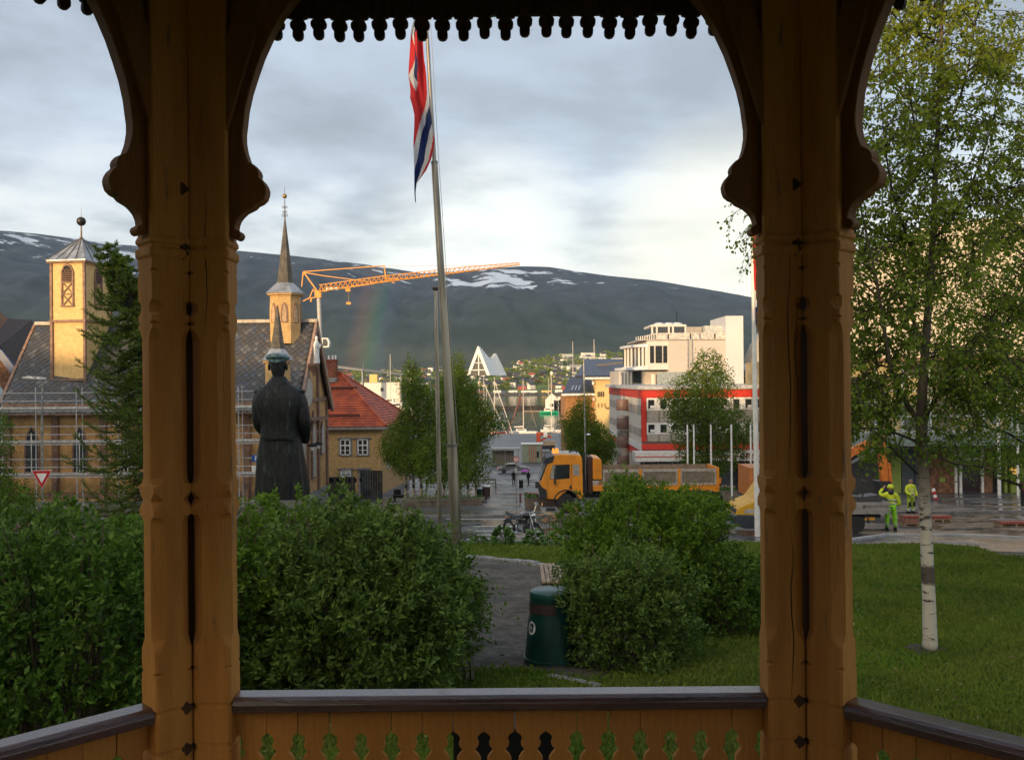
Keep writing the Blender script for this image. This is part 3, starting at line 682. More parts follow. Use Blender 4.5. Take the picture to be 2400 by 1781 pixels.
# roof, ceiling boards and rafters
zr0, zr1 = zy(-330), zy(-330)+1.15
Re = (APO+0.35)/math.cos(math.pi/8)
oct_ = [Vector((Re*math.sin(math.pi/8+k*math.pi/4), Re*math.cos(math.pi/8+k*math.pi/4), 0)) for k in range(8)]
p = MB(); vs_ = [(*v.xy, zr0-0.05) for v in oct_]+[(0, 0, zr1)]+[(*v.xy, zr0+0.03) for v in oct_]+[(0, 0, zr1+0.1)]
p.add(vs_, [(k, (k+1) % 8, 8) for k in range(8)]+[(k+9, (k+1) % 8+9, 17) for k in range(8)]+[(k, k+9, (k+1) % 8+9, (k+1) % 8) for k in range(8)]); p.build('roof', m_dkw, pav)
for k in range(8):
    p = MB(); p.beam((*(oct_[k]*0.93).xy, zr0-0.09), (0, 0, zr1-0.1), 0.07, 0.11); p.build('rafter', m_dkw, pav)
p = MB(); Rf = (APO+0.1)/math.cos(math.pi/8); p.prism([(Rf*math.sin(math.pi/8+k*math.pi/4), Rf*math.cos(math.pi/8+k*math.pi/4)) for k in range(8)], FLOOR-0.08, FLOOR, 'z'); p.build('floor', m_floor, pav)
p = MB(); Rf -= 0.12; p.prism([(Rf*math.sin(math.pi/8+k*math.pi/4), Rf*math.cos(math.pi/8+k*math.pi/4)) for k in range(8)], -3.6, FLOOR-0.08, 'z'); p.build('base', mat('base_stone', (0.15, 0.14, 0.13), 0.85), pav)
# handrail: rounded top
HL = SIDE-2*0.168+0.012
zt = -1.143
prof = [(-0.052, -0.052), (0.052, -0.052), (0.055, -0.03), (0.055, -0.008), (0.045, 0.0), (-0.030, 0.0), (-0.046, -0.010), (-0.055, -0.024)]
p = MB(); p.prism([(a+APO-0.0, b+zt) for a, b in prof], -HL/2, HL/2, 'x'); put(p, 'handrail', m_brn, [0, -1, 1, 2, -2, -3], bev=0.003)
# sawn baluster planks, whose edges leave the cut-outs
pitch = 0.1139
cut = [(1660, .6), (1709, 1.2), (1713, 8), (1718, 14), (1724, 16), (1730, 15.5), (1736, 13), (1741, 14), (1746, 17.5), (1752, 23), (1757, 19), (1762, 14), (1771, 8.5), (1790, 7), (1860, 7), (1880, 9), (1888, 15), (1896, 20), (1904, 15), (1912, 9), (1920, 2), (1935, .6)]
kz = 3.44/2184
def plank_poly():
    Rr_ = [(pitch/2-h*kz, (890.5-y)*kz) for y, h in cut]
    return Rr_+[(-x, z) for x, z in Rr_[::-1]]
p = MB(); p.prism(plank_poly(), APO+0.0, APO+0.022); pl = p.build('plank', m_och, pav); bv = pl.modifiers.new('bevel', 'BEVEL'); bv.width = 0.0015
pl2m = [m_och, wood('ochre_paint_b', (0.54, 0.235, 0.048), (0.45, 0.18, 0.035)), wood('ochre_paint_c', (0.58, 0.25, 0.052), (0.48, 0.195, 0.038))]
first = True; npk = 17
for k in (0, -1, 1, 2, -2):
    for i in range(npk):
        M = frame(k)@Matrix.Translation(((i-(npk-1)/2)*pitch, random.uniform(-.002, .002), 0))@Matrix.Rotation(random.uniform(-.004, .004), 4, 'Y')
        if first: pl.matrix_basis = M; first = False
        else:
            c = copy_part(pl, M=M); r_ = random.random()
            if r_ > 0.4: c.material_slots[0].link = 'OBJECT'; c.material_slots[0].material = pl2m[1 if r_ < 0.7 else 2]
p = MB(); p.bb((-HL/2, APO+0.022, -1.225), (HL/2, APO+0.05, -1.19)); p.bb((-HL/2, APO+0.022, -1.68), (HL/2, APO+0.05, -1.62)); put(p, 'rail_batten', m_brn, [0, -1, 1, 2, -2])
# hairline cracks in the posts, cut as thin dark slivers standing in the wood
p = MB(); rngc = random.Random(4)
def crack(px, y0, y1, d):
    z0, z1 = W(px, y0, d).z, W(px, y1, d).z; x = WX(px, d)-PC.x; pts = []; y = z0
    n = 14; xs = [x+rngc.uniform(-.0025, .0025)+0.004*math.sin(i*.8) for i in range(n+1)]
    for i in range(n):
        za, zb = z0+(z1-z0)*i/n, z0+(z1-z0)*(i+1)/n; w0 = 0.0016*math.sin(math.pi*i/n)+0.0003; w1 = 0.0016*math.sin(math.pi*(i+1)/n)+0.0003
        yy = d-PC.y; p.add([(xs[i]-w0, yy, za), (xs[i]+w0, yy, za), (xs[i+1]+w1, yy, zb), (xs[i+1]-w1, yy, zb)], [(0, 1, 2, 3)])
dpf = PC.y+APO-0.0632
crack(485, 440, 790, dpf); crack(1850, 540, 1120, dpf); crack(1852, 1240, 1640, dpf); crack(1867, 700, 1000, dpf)
stuff(p.build('crack', mat('crack_dark', (0.02, 0.012, 0.008), 0.9), pav))
# black chest outside, seen through the cut-outs
t = thing('cabinet', 'black box standing on the grass behind four middle cutouts of the railing', 'cabinet', (WX(1182, 4.75), 4.75, gz(4.75)))
hb = WZ(1182, 1706, 4.6)-gz(4.75)
m_blk = paint('black_lacquer', (0.004, 0.004, 0.004), 0.7); s = MB(); s.bb((-0.265, -0.15, 0), (0.265, 0.25, hb-0.03)); o = s.build('body', m_blk, t); s = MB(); s.bb((-0.275, -0.16, hb-0.03), (0.275, 0.26, hb)); s.build('lid', m_blk, t)
# ================================================================== FOLIAGE
m_leafA = mat('shrub_leaf', (0.070, 0.155, 0.020), 0.5, var=0.2, scale=1.3, transl=0.3, tint=(0.14, 0.24, 0.03), col2=(0.030, 0.075, 0.014), spec=0.22)
m_leafB = mat('shrub_leaf_blue', (0.085, 0.155, 0.028), 0.5, var=0.2, scale=1.5, transl=0.28, tint=(0.17, 0.25, 0.045), col2=(0.035, 0.078, 0.018), spec=0.22)
m_leafC = mat('shrub_leaf_fresh', (0.10, 0.20, 0.014), 0.5, var=0.2, scale=1.2, transl=0.3, tint=(0.18, 0.29, 0.026), col2=(0.040, 0.10, 0.009), spec=0.22)
m_birchleaf = mat('birch_leaf', (0.12, 0.21, 0.02), 0.5, scale=0.5, transl=0.5, tint=(0.25, 0.31, 0.03), col2=(0.075, 0.16, 0.016), spec=0.25)
m_birchfar = mat('far_birch_leaf', (0.075, 0.145, 0.014), 0.6, scale=0.7, transl=0.38, tint=(0.17, 0.25, 0.025), col2=(0.035, 0.075, 0.010), spec=0.2)
m_needle = mat('larch_needle', (0.10, 0.18, 0.024), 0.6, scale=0.8, transl=0.35, tint=(0.21, 0.29, 0.04), col2=(0.035, 0.075, 0.014), spec=0.2)
m_stem = mat('stem_bark', (0.09, 0.065, 0.045), 0.9, bump=0.4)
def lump(d, seed, f=1.8, a=0.2):
    return np.array([1+a*mnoise.noise(Vector((v[0]*f+seed, v[1]*f, v[2]*f)))+a*0.5*mnoise.noise(Vector((v[0]*f*2.6+seed, v[1]*f*2.6, v[2]*f*2.6))) for v in d])
def bush(name, label, c, r, nclus, leaf, m, seed, per=7, w=0.42, droop=0.1, cut=None):
    "lumpy ellipsoid shell of leaf whorls; c = centre on the ground, r = (rx, ry, height)"
    t = thing(name, label, 'bush', c)
    rng = np.random.default_rng(seed)
    d = unit(rng.normal(size=(nclus, 3))); d[:, 2] = np.abs(d[:, 2])*1.05; dn = rng.random(nclus) < 0.40; d = unit(d); d[dn, 2] = -rng.random(dn.sum())*.92; hn = unit(np.concatenate([d[:, :2], np.zeros((nclus, 1))], 1)); d[dn, :2] = hn[dn, :2]*(.98-.14*(-d[dn, 2:3])**3)
    rr = lump(d, seed, 2.3, 0.32)*(1-0.42*rng.random(nclus)**2.2)
    hz = r[2]*0.47; P = d*rr[:, None]*np.array([r[0], r[1], hz]); P[:, 2] += r[2]*0.42
    # shoots that poke out of the outline
    ns = 15; sdv = unit(np.concatenate([rng.normal(size=(ns, 2)), np.abs(rng.normal(size=(ns, 1)))*.9+.15], 1)); sb_ = sdv*np.array([r[0], r[1], hz])*.95+np.array([0, 0, r[2]*.42]); kk_ = 9
    ext = (sb_[:, None]+(sdv+np.array([0, 0, .35]))[:, None]*(np.arange(kk_)/kk_)[None, :, None]*(.14+.20*rng.random((ns, 1, 1)))).reshape(-1, 3); P = np.concatenate([P, ext]); d = np.concatenate([d, np.repeat(sdv, kk_, 0)]); nclus = len(P)
    m_ = rng.random(nclus) < 0.10; P[m_] += d[m_]*np.array([1, 1, 1.6])*(rng.random((m_.sum(), 1))*0.16)
    ok = P[:, 2] > 0.04; P, d = P[ok], d[ok]; n = len(P)
    shoot = unit(d+np.array([0, 0, 0.9])+rng.normal(size=(n, 3))*0.35)
    P2 = np.repeat(P, per, 0); S2 = np.repeat(shoot, per, 0); k = n*per
    az = rng.random((k, 3))-0.5; side = unit(np.cross(S2, rng.normal(size=(k, 3))))
    ang = 0.45+0.75*rng.random((k, 1)); D = unit(S2*np.cos(ang)+side*np.sin(ang)-np.array([0, 0, droop])*rng.random((k, 1))*2)
    P2 = P2-S2*(rng.random((k, 1))*leaf*1.3)
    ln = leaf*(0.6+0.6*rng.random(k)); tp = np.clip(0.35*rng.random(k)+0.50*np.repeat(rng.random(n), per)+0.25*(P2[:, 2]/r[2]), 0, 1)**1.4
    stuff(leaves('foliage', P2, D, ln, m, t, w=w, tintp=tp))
    s = MB(); R_ = random.Random(seed)
    for i in range(34):
        a = R_.uniform(0, 6.28); q = R_.uniform(.1, .35); e = R_.uniform(.45, .85); p0 = Vector((math.cos(a)*r[0]*q, math.sin(a)*r[1]*q, -0.05)); p2 = Vector((math.cos(a)*r[0]*e, math.sin(a)*r[1]*e, r[2]*R_.uniform(.5, .9)))
        s.tube([p0, p0.lerp(p2, .5)+Vector((R_.uniform(-.1, .1), R_.uniform(-.1, .1), .08)), p2], [0.02, 0.013, 0.005], 5)
    stuff(s.build('stems', m_stem, t)); return t
def at(px, d): return (WX(px, d), d, gz(d)+0.04)
bush('shrub', 'dark leafy shrub filling the lower left corner left of the twin posts', at(150, 9.4), (1.25, 1.0, 2.46), 3200, 0.085, m_leafA, 3)
bush('shrub', 'shrub half hidden behind the left twin posts', at(455, 10.6), (1.15, 0.95, 2.45), 2800, 0.075, m_leafC, 5)
bush('shrub', 'dense green shrub at the very left edge of the frame', at(-140, 9.8), (1.2, 1.0, 2.42), 2000, 0.085, m_leafA, 6)
bush('shrub', 'large round shrub with long leaves between left posts and gravel path', at(840, 10.7), (1.27, 1.15, 2.42), 5800, 0.092, m_leafB, 9, per=7, w=0.36, droop=0.22)
bush('shrub', 'bright green shrub top in front of the bronze statue', at(655, 12.2), (0.95, 0.9, 2.42), 3000, 0.07, m_leafC, 12)
bush('shrub', 'low part of the hedge behind the long-leaved shrub beside the flagpole', at(960, 12.6), (0.85, 0.8, 2.05), 1900, 0.075, m_leafA, 14)
bush('shrub', 'tall dome-shaped fresh green shrub in front of the yellow truck', at(1512, 15.6), (1.40, 1.4, 2.62), 7500, 0.070, m_leafC, 21, per=8)
bush('shrub', 'right flank of the dome shrub reaching the right twin posts', at(1690, 14.6), (0.80, 0.8, 1.55), 2600, 0.07, m_leafA, 23)
bush('shrub', 'lower shrub with arching stems touching the green litter bin', at(1468, 12.4), (0.90, 0.85, 1.70), 3400, 0.078, m_leafB, 31, w=0.36, droop=0.2)
# hostas and flowers at the lawn's far edge
m_hosta = mat('hosta_leaf', (0.06, 0.13, 0.03), 0.4, tint=(0.10, 0.19, 0.04), spec=0.4)
def hosta(px, d, r, h, label, n=150, lf=0.24, col=m_hosta, seed=1):
    t = thing('hosta', label, 'plant', at(px, d)); rng = np.random.default_rng(seed); a = rng.random(n)*6.28; q = rng.random(n)**0.6
    P = np.stack([np.cos(a)*r*q*0.7, np.sin(a)*r*q*0.7, h*(1.0-0.75*q**2)*(0.6+0.4*rng.random(n))-0.02], 1); D = np.stack([np.cos(a)*(.5+q), np.sin(a)*(.5+q), 0.55-q*0.9], 1)
    stuff(leaves('foliage', P, D, lf*(.6+.5*rng.random(n)), col, t, w=0.75))
    s = MB()
    for i in range(20):
        s.tube([(0, 0, 0), tuple(P[i])], 0.008, 4)
    stuff(s.build('stems', m_stem, t)); return t
hosta(1175, 30.6, 0.42, 0.62, 'big-leaved hosta left of the parked motorcycle', seed=2)
hosta(1248, 30.5, 0.38, 0.55, 'leafy plant in front of the motorcycle wheel', seed=3, lf=0.18)
hosta(1296, 30.2, 0.5, 0.45, 'low plant between motorcycle and dome shrub', seed=4, lf=0.16)
hosta(1330, 30.8, 0.4, 0.75, 'plant beside the dome shrub under orange flowers', seed=5, lf=0.14)
hosta(1120, 31.0, 0.45, 0.3, 'small low plant at the lawn edge behind the flagpole', seed=6, lf=0.12)
def flowers(name, label, base, r, h, n, c, seed, group=None, size=0.035):
    t = thing(name, label, 'flowers', base, 0, group); R_ = random.Random(seed); s = MB(); f = MB()
    for i in range(n):
        a = R_.uniform(0, 6.28); q = R_.random()**.5*r; p = Vector((math.cos(a)*q, math.sin(a)*q, h*R_.uniform(.75, 1.1))); s.tube([(p.x*.6, p.y*.6, 0), p], 0.006, 4)
        for k in range(5):
            b = k*1.2566; f.add([p, p+Vector((math.cos(b)*size, math.sin(b)*size, size*.5)), p+Vector((math.cos(b+1)*size, math.sin(b+1)*size, size*.5))], [(0, 1, 2)])
    s.build('stems', m_hosta, t); f.build('blossom', paint('petal_%d' % seed, c, 0.6), t); return t
flowers('flowers', 'orange flowers on thin stems left of the dome shrub', at(1285, 31.2), 0.35, 0.95, 22, (0.75, 0.30, 0.05), 41, size=0.05)
flowers('flowers', 'orange flower heads nearest the dome shrub', at(1340, 31.4), 0.3, 1.1, 16, (0.75, 0.33, 0.07), 42, size=0.05)
flowers('flowers', 'pale yellow flowers at the lawn edge behind the large flagpole', at(1105, 31.2), 0.5, 0.45, 22, (0.7, 0.6, 0.2), 43, size=0.03)

# ------------------------------------------------------------------ trees
def birch_bark():
    m = bpy.data.materials.new('birch_bark'); m.use_nodes = True; t = m.node_tree; b = t.nodes['Principled BSDF']; b.inputs['Roughness'].default_value = 0.8
    tc = N(t, 'ShaderNodeTexCoord'); mp = N(t, 'ShaderNodeMapping'); L(t, tc.outputs['Object'], mp.inputs[0]); mp.inputs['Scale'].default_value = (5, 5, 17)
    n = N(t, 'ShaderNodeTexNoise', i_Scale=1.2, i_Detail=6.0, i_Roughness=0.65); L(t, mp.outputs[0], n.inputs['Vector'])
    n2 = N(t, 'ShaderNodeTexNoise', i_Scale=1.6, i_Detail=3.0); L(t, tc.outputs['Object'], n2.inputs['Vector'])
    c = mixc(t, smooth(t, n.outputs[0], 0.56, 0.62), (0.50, 0.46, 0.38), (0.05, 0.04, 0.035)); c = mixc(t, smooth(t, n2.outputs[0], 0.60, 0.66), c, (0.06, 0.045, 0.035))
    s = N(t, 'ShaderNodeSeparateXYZ'); L(t, tc.outputs['Object'], s.inputs[0]); c = mixc(t, math_node(t, 'MULTIPLY', math_node(t, 'SUBTRACT', 1.0, smooth(t, math_node(t, 'ABSOLUTE', math_node(t, 'ADD', math_node(t, 'SUBTRACT', s.outputs[2], 1.22), math_node(t, 'MULTIPLY', n.outputs[0], -.22 if False else .2))), .10, .16)), .9), c, (0.035, 0.022, 0.018)); c = mixc(t, smooth(t, math_node(t, 'ADD', s.outputs[2], math_node(t, 'MULTIPLY', n2.outputs[0], .3)), .32, .22), c, (0.04, 0.03, 0.025)); c = mixc(t, smooth(t, s.outputs[2], 1.5, 2.9), c, (0.10, 0.078, 0.06))
    L(t, c, b.inputs['Base Color']); bp = N(t, 'ShaderNodeBump', i_Strength=0.6, i_Distance=0.02); L(t, n.outputs[0], bp.inputs['Height']); L(t, bp.outputs[0], b.inputs['Normal']); return m
m_birch = birch_bark(); m_twig = mat('twig_bark', (0.045, 0.032, 0.025), 0.85)
TD = 13.0; tb = G(2178, 1538); TD = tb.y
tree = thing('birch_tree', 'young white-barked birch on the lawn right of the right posts', 'tree', (tb.x, tb.y, tb.z))
def TP(px, py, dd=0.0): return W(px, py, TD+dd)*1.0-Vector(tb)
trunk = [TP(2178, 1542), TP(2180, 1500), TP(2177, 1400), TP(2172, 1280), TP(2166, 1160), TP(2160, 1050), TP(2160, 960), TP(2164, 880), TP(2170, 800), TP(2178, 690), TP(2186, 560), TP(2192, 420), TP(2200, 270), TP(2206, 110), TP(2212, -60), TP(2216, -260), TP(2218, -430)]
s = MB(); s.tube(trunk, [.115, .098, .088, .083, .078, .075, .070, .062, .056, .050, .043, .037, .030, .024, .018, .011, .005], 12); s.build('trunk', m_birch, tree, smooth_=60)
limbs = [([(2150, 985), (2110, 920), (2085, 850), (2072, 770), (2060, 690), (2040, 590), (2015, 480), (1990, 360)], .040, -.5), ([(2165, 840), (2148, 780), (2128, 700), (2105, 610), (2090, 500), (2085, 380)], .030, .5),
         ([(2168, 985), (2200, 925), (2222, 912), (2262, 925), (2320, 895), (2400, 868), (2470, 840)], .022, -.3), ([(2178, 838), (2230, 825), (2290, 800), (2350, 700), (2400, 610)], .024, .3), ([(2172, 830), (2250, 822), (2330, 830), (2420, 850)], .014, -.6),
         ([(2150, 1035), (2090, 1012), (2030, 1003), (1975, 1010), (1930, 1025)], .020, -.2), ([(2150, 1110), (2100, 1060), (2065, 1025), (2040, 1010)], .018, -.5), ([(2168, 1050), (2230, 1085), (2300, 1095), (2370, 1120)], .018, -.4), ([(2168, 1000), (2220, 1010), (2250, 1040)], .010, .4),
         ([(2075, 905), (2050, 900), (2020, 905), (1985, 935)], .014, .2), ([(2085, 860), (2050, 860), (2000, 890), (1970, 880)], .013, -.4), ([(2190, 560), (2240, 500), (2290, 400), (2330, 270), (2350, 130)], .024, .4), ([(2184, 640), (2130, 560), (2090, 440), (2070, 300), (2060, 150)], .022, -.5), ([(2196, 420), (2150, 320), (2130, 200), (2110, 60), (2100, -80)], .02, .4),
         ([(2200, 330), (2250, 230), (2280, 100), (2290, -50)], .018, -.5), ([(2204, 150), (2170, 40), (2150, -80), (2140, -200)], .014, .3), ([(2060, 700), (2010, 650), (1950, 600), (1880, 540), (1820, 510)], .016, .7), ([(2072, 770), (2020, 730), (1960, 720), (1900, 740)], .014, .3), ([(2040, 590), (1985, 520), (1930, 480), (1860, 470), (1800, 500)], .013, .9),
         ([(2300, 790), (2370, 760), (2440, 740)], .012, .3), ([(2240, 500), (2300, 470), (2380, 430), (2450, 380)], .014, -.3), ([(2190, 600), (2260, 600), (2340, 560), (2430, 520)], .016, .2), ([(2015, 480), (1985, 420), (1950, 330), (1930, 230)], .012, -.3), ([(2200, 250), (2270, 190), (2350, 120), (2420, 30)], .014, .2), ([(2212, -50), (2270, -150), (2300, -280)], .012, -.2), ([(2206, 100), (2120, 60), (2040, -30), (2000, -120)], .013, -.3)]
rngt = random.Random(17); twig = MB(); LP = []; LDv = []
def bez(pts, n):
    out = []
    for i in range(len(pts)-1):
        p0 = pts[max(i-1, 0)]; p1 = pts[i]; p2 = pts[i+1]; p3 = pts[min(i+2, len(pts)-1)]
        for k in range(n):
            t = k/n; out.append(0.5*((2*p1)+(-p0+p2)*t+(2*p0-5*p1+4*p2-p3)*t*t+(-p0+3*p1-3*p2+p3)*t**3))
    out.append(pts[-1]); return out
def add_twig(p, d, ln, depth, bare=False):
    n = 5; pts = [p]; q = p.copy(); dd = d.normalized()
    for i in range(n):
        dd = (dd+Vector((rngt.gauss(0, .18), rngt.gauss(0, .18), rngt.gauss(0, .15)-0.09-0.05*i))).normalized(); q = q+dd*ln/n; pts.append(q.copy())
        if not (bare and i < 2):
            for _ in range(2):
                ld = Vector((rngt.gauss(0, 1), rngt.gauss(0, 1), rngt.gauss(-.6, .8))).normalized(); LP.append(tuple(q+ld*rngt.uniform(.01, .06))); LDv.append(tuple((ld+Vector((0, 0, -.7))).normalized()))
        if depth and rngt.random() < 0.8:
            sd = (dd+Vector((rngt.gauss(0, .8), rngt.gauss(0, .8), rngt.gauss(0, .5)))).normalized(); add_twig(q.copy(), sd, ln*rngt.uniform(.4, .65), depth-1)
    twig.tube(pts, [0.0045*(1+depth)*(1-i/(n+1)*.7) for i in range(n+1)], 4, cap=False)
for li, (pp, r0, dd) in enumerate(limbs):
    pts = [TP(x, y, dd*i/(len(pp)-1)*1.5) for i, (x, y) in enumerate(pp)]; bz = bez(pts, 4); m_ = len(bz)
    s = MB(); s.tube(bz, [r0*(1-0.82*i/(m_-1)) for i in range(m_)], 7, cap=False); s.build('branch', m_twig if li not in (0, 1) else m_birch, tree, smooth_=60)
    for i, q in enumerate(bz):
        if i < 2: continue
        dloc = (bz[min(i+1, m_-1)]-bz[i-1]).normalized(); upper = q.z > 3.2
        low = q.z < 3.0
        for _ in range(2 if upper else 1):
            if low and rngt.random() < 0.15: continue
            sd = (dloc*0.5+Vector((rngt.gauss(0, .8), rngt.gauss(0, .8), rngt.gauss(0.12, .5)))).normalized(); add_twig(q.copy(), sd, rngt.uniform(.35, .85)*(1 if upper else .7), 1 if (upper or rngt.random() < .45) else 0)
for q in bez(trunk[9:], 6):
    for _ in range(3):
        a = rngt.uniform(0, 6.28); add_twig(q.copy(), Vector((math.cos(a), math.sin(a), rngt.uniform(0, .8))), rngt.uniform(.5, 1.1), 1)
# upper crown volume, dense and wide
for _ in range(190):
    z = 3.1+rngt.random()**0.9*5.4; c = TP(2200, 400); R_ = 1.75*math.sin(math.pi*min(1, max(.0, (z-1.6)/8.2)))**0.7; a = rngt.uniform(0, 6.28); q = rngt.uniform(.35, 1)
    p = Vector((c.x+math.cos(a)*R_*q*(1.12 if math.cos(a) > 0 else .92), math.sin(a)*R_*q, z)); dv = Vector((math.cos(a), math.sin(a), rngt.uniform(-.2, .7))); add_twig(p, dv, rngt.uniform(.3, .6), 1)
stuff(twig.build('twigs', m_twig, tree, recalc=False))
LP = np.array(LP); LDv = np.array(LDv); print('birch leaves', len(LP))
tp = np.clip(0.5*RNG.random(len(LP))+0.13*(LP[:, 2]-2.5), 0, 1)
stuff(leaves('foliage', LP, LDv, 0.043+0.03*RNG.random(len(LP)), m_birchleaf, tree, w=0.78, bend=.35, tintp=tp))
s = MB(); s.prism([(0.30*math.cos(a)*(.8+.35*math.sin(a*3+1))-.08, 0.26*math.sin(a)*(1+.3*math.sin(a*5))) for a in np.linspace(0, 6.28, 15)[:-1]], 0.07, 0.085, 'z'); s.build('soil_ring', mat('bare_soil', (0.045, 0.035, 0.025), 0.95, bump=0.6), tree)

def crown_tree(name, label, base, h, env, n, leaf, m, seed, trunks=1, tr=0.12, hang=0.0, spread=1.0, group=None, bark=None, per=10, w=0.5, trunk_h=0.9):
    "env: list of (fraction of height, radius); leaves hang in short strands through the crown's volume"
    t = thing(name, label, 'tree', base, 0, group); rng = np.random.default_rng(seed); R_ = random.Random(seed)
    ft = [e[0] for e in env]; fr = [e[1] for e in env]
    f = rng.random(n*3)*(ft[-1]-ft[0])+ft[0]; rr = np.interp(f, ft, fr); keep = rng.random(n*3) < (rr/max(fr))**1.5; f = f[keep][:n]; rr = rr[keep][:n]; k = len(f)
    a = rng.random(k)*6.283; d = np.stack([np.cos(a), np.sin(a), f*3], 1); lm = lump(d, seed, 2.0, 0.55); q = rng.random(k)**0.45*rr*lm
    C = np.stack([np.cos(a)*q, np.sin(a)*q, f*h], 1)
    C[:, 0] += .30*rr*np.sin(f*11+seed); C[:, 1] += .30*rr*np.cos(f*9+seed); P = np.repeat(C, per, 0); j = np.tile(np.arange(per), k)[:, None]/per; out_ = np.repeat(np.stack([np.cos(a), np.sin(a), np.full(k, .3)], 1), per, 0)
    P = P+rng.normal(size=P.shape)*leaf*spread*0.9+out_*j*leaf*1.5-np.array([0, 0, 1])*hang*j*(.5+rng.random((k*per, 1))); P = P[P[:, 2] > .15*h*0.3]
    D = rng.normal(size=P.shape)+np.array([0, 0, -.6-hang])
    rel = np.repeat(rng.random(k), per)[:len(P)]
    stuff(leaves('crown', P, D, leaf*(.6+.6*rng.random(len(P))), m, t, w=w, tintp=np.clip(rel*.8+.2*rng.random(len(P)), 0, 1)))
    for i in range(trunks):
        ox = (i-(trunks-1)/2)*0.55*(1 if trunks > 1 else 0)+R_.uniform(-.05, .05); s = MB(); s.tube([(ox, R_.uniform(-.3, .3)*(trunks > 1), -.1), (ox*0.9, 0, h*.3), (ox*.5, 0, h*.6), (0, 0, h*trunk_h)], [tr, tr*.8, tr*.45, tr*.1], 8); s.build('trunk', bark or m_birch, t, smooth_=60)
    s = MB()
    for i in range(26):
        z = R_.uniform(ft[0]*.9, .9)*h; a_ = R_.uniform(0, 6.28); r_ = np.interp(z/h, ft, fr)*.85; s.tube([(0, 0, z-.15*h*.5), (math.cos(a_)*r_*.5, math.sin(a_)*r_*.5, z), (math.cos(a_)*r_, math.sin(a_)*r_, z+.03*h)], [tr*.3, tr*.2, tr*.06], 5)
    stuff(s.build('branches', m_twig, t)); return t
EG = [(.18, .9), (.3, 1.0), (.5, .85), (.7, .6), (.85, .38), (.95, .16), (1.0, .03)]
def env(sc): return [(a, b*sc) for a, b in EG]
def base_at(px, d, lift=0.11): return (WX(px, d), d, gz(d)+lift)
gp = 'weeping birches on the square'
def ht(px, top, d): return WZ(px, top, d)-gz(d)-0.1
d = 64; crown_tree('weeping_birch', 'narrow weeping birch left of the large flagpole, standing on the square', base_at(968, d), ht(955, 822, d), [(.22, 1.3), (.35, 1.75), (.55, 1.45), (.75, .95), (.9, .42), (1.0, .05)], 2300, 0.15, m_birchfar, 51, trunks=3, tr=.11, hang=.5, group=gp)
d = 62; crown_tree('weeping_birch', 'wide weeping birch clump behind the large flagpole', base_at(1075, d), ht(1040, 812, d), [(.16, 1.9), (.30, 2.45), (.5, 2.2), (.7, 1.6), (.86, .8), (1.0, .1)], 3900, 0.15, m_birchfar, 52, trunks=5, tr=.10, hang=.55, group=gp)
d = 84; crown_tree('weeping_birch', 'broad birch in front of the yellow building, left of the red one', base_at(1368, d), ht(1345, 912, d), [(.12, 2.0), (.30, 2.55), (.5, 2.25), (.7, 1.5), (.86, .7), (1.0, .1)], 3000, 0.19, m_birchfar, 53, trunks=3, tr=.12, hang=.5, group=gp)
m_rowan = mat('rowan_leaf', (0.085, 0.15, 0.016), 0.6, scale=0.7, transl=0.35, tint=(0.14, 0.20, 0.025), col2=(0.045, 0.09, 0.012), spec=0.2)
d = 71; crown_tree('rowan_tree', 'leafy tree in front of the red and white building', base_at(1655, d), ht(1700, 820, d), [(.14, 1.7), (.3, 2.4), (.5, 2.9), (.68, 2.5), (.85, 1.5), (1.0, .4)], 3300, 0.17, m_rowan, 54, trunks=1, tr=.16, group=None, bark=m_twig, per=9, w=.6)
d = 30; crown_tree('garden_tree', 'bright green tree cut by the left edge below the glass stairs', base_at(-45, d, 0.04), 4.9, env(1.35), 1500, 0.10, m_birchfar, 55, bark=m_twig, per=9)
d = 22; crown_tree('garden_tree', 'dark leafy tree at the right edge of the picture beyond the birch', base_at(2500, d, 0.04), 12.5, env(3.3), 6000, 0.095, m_birchfar, 56, bark=m_twig, per=9, tr=.16)
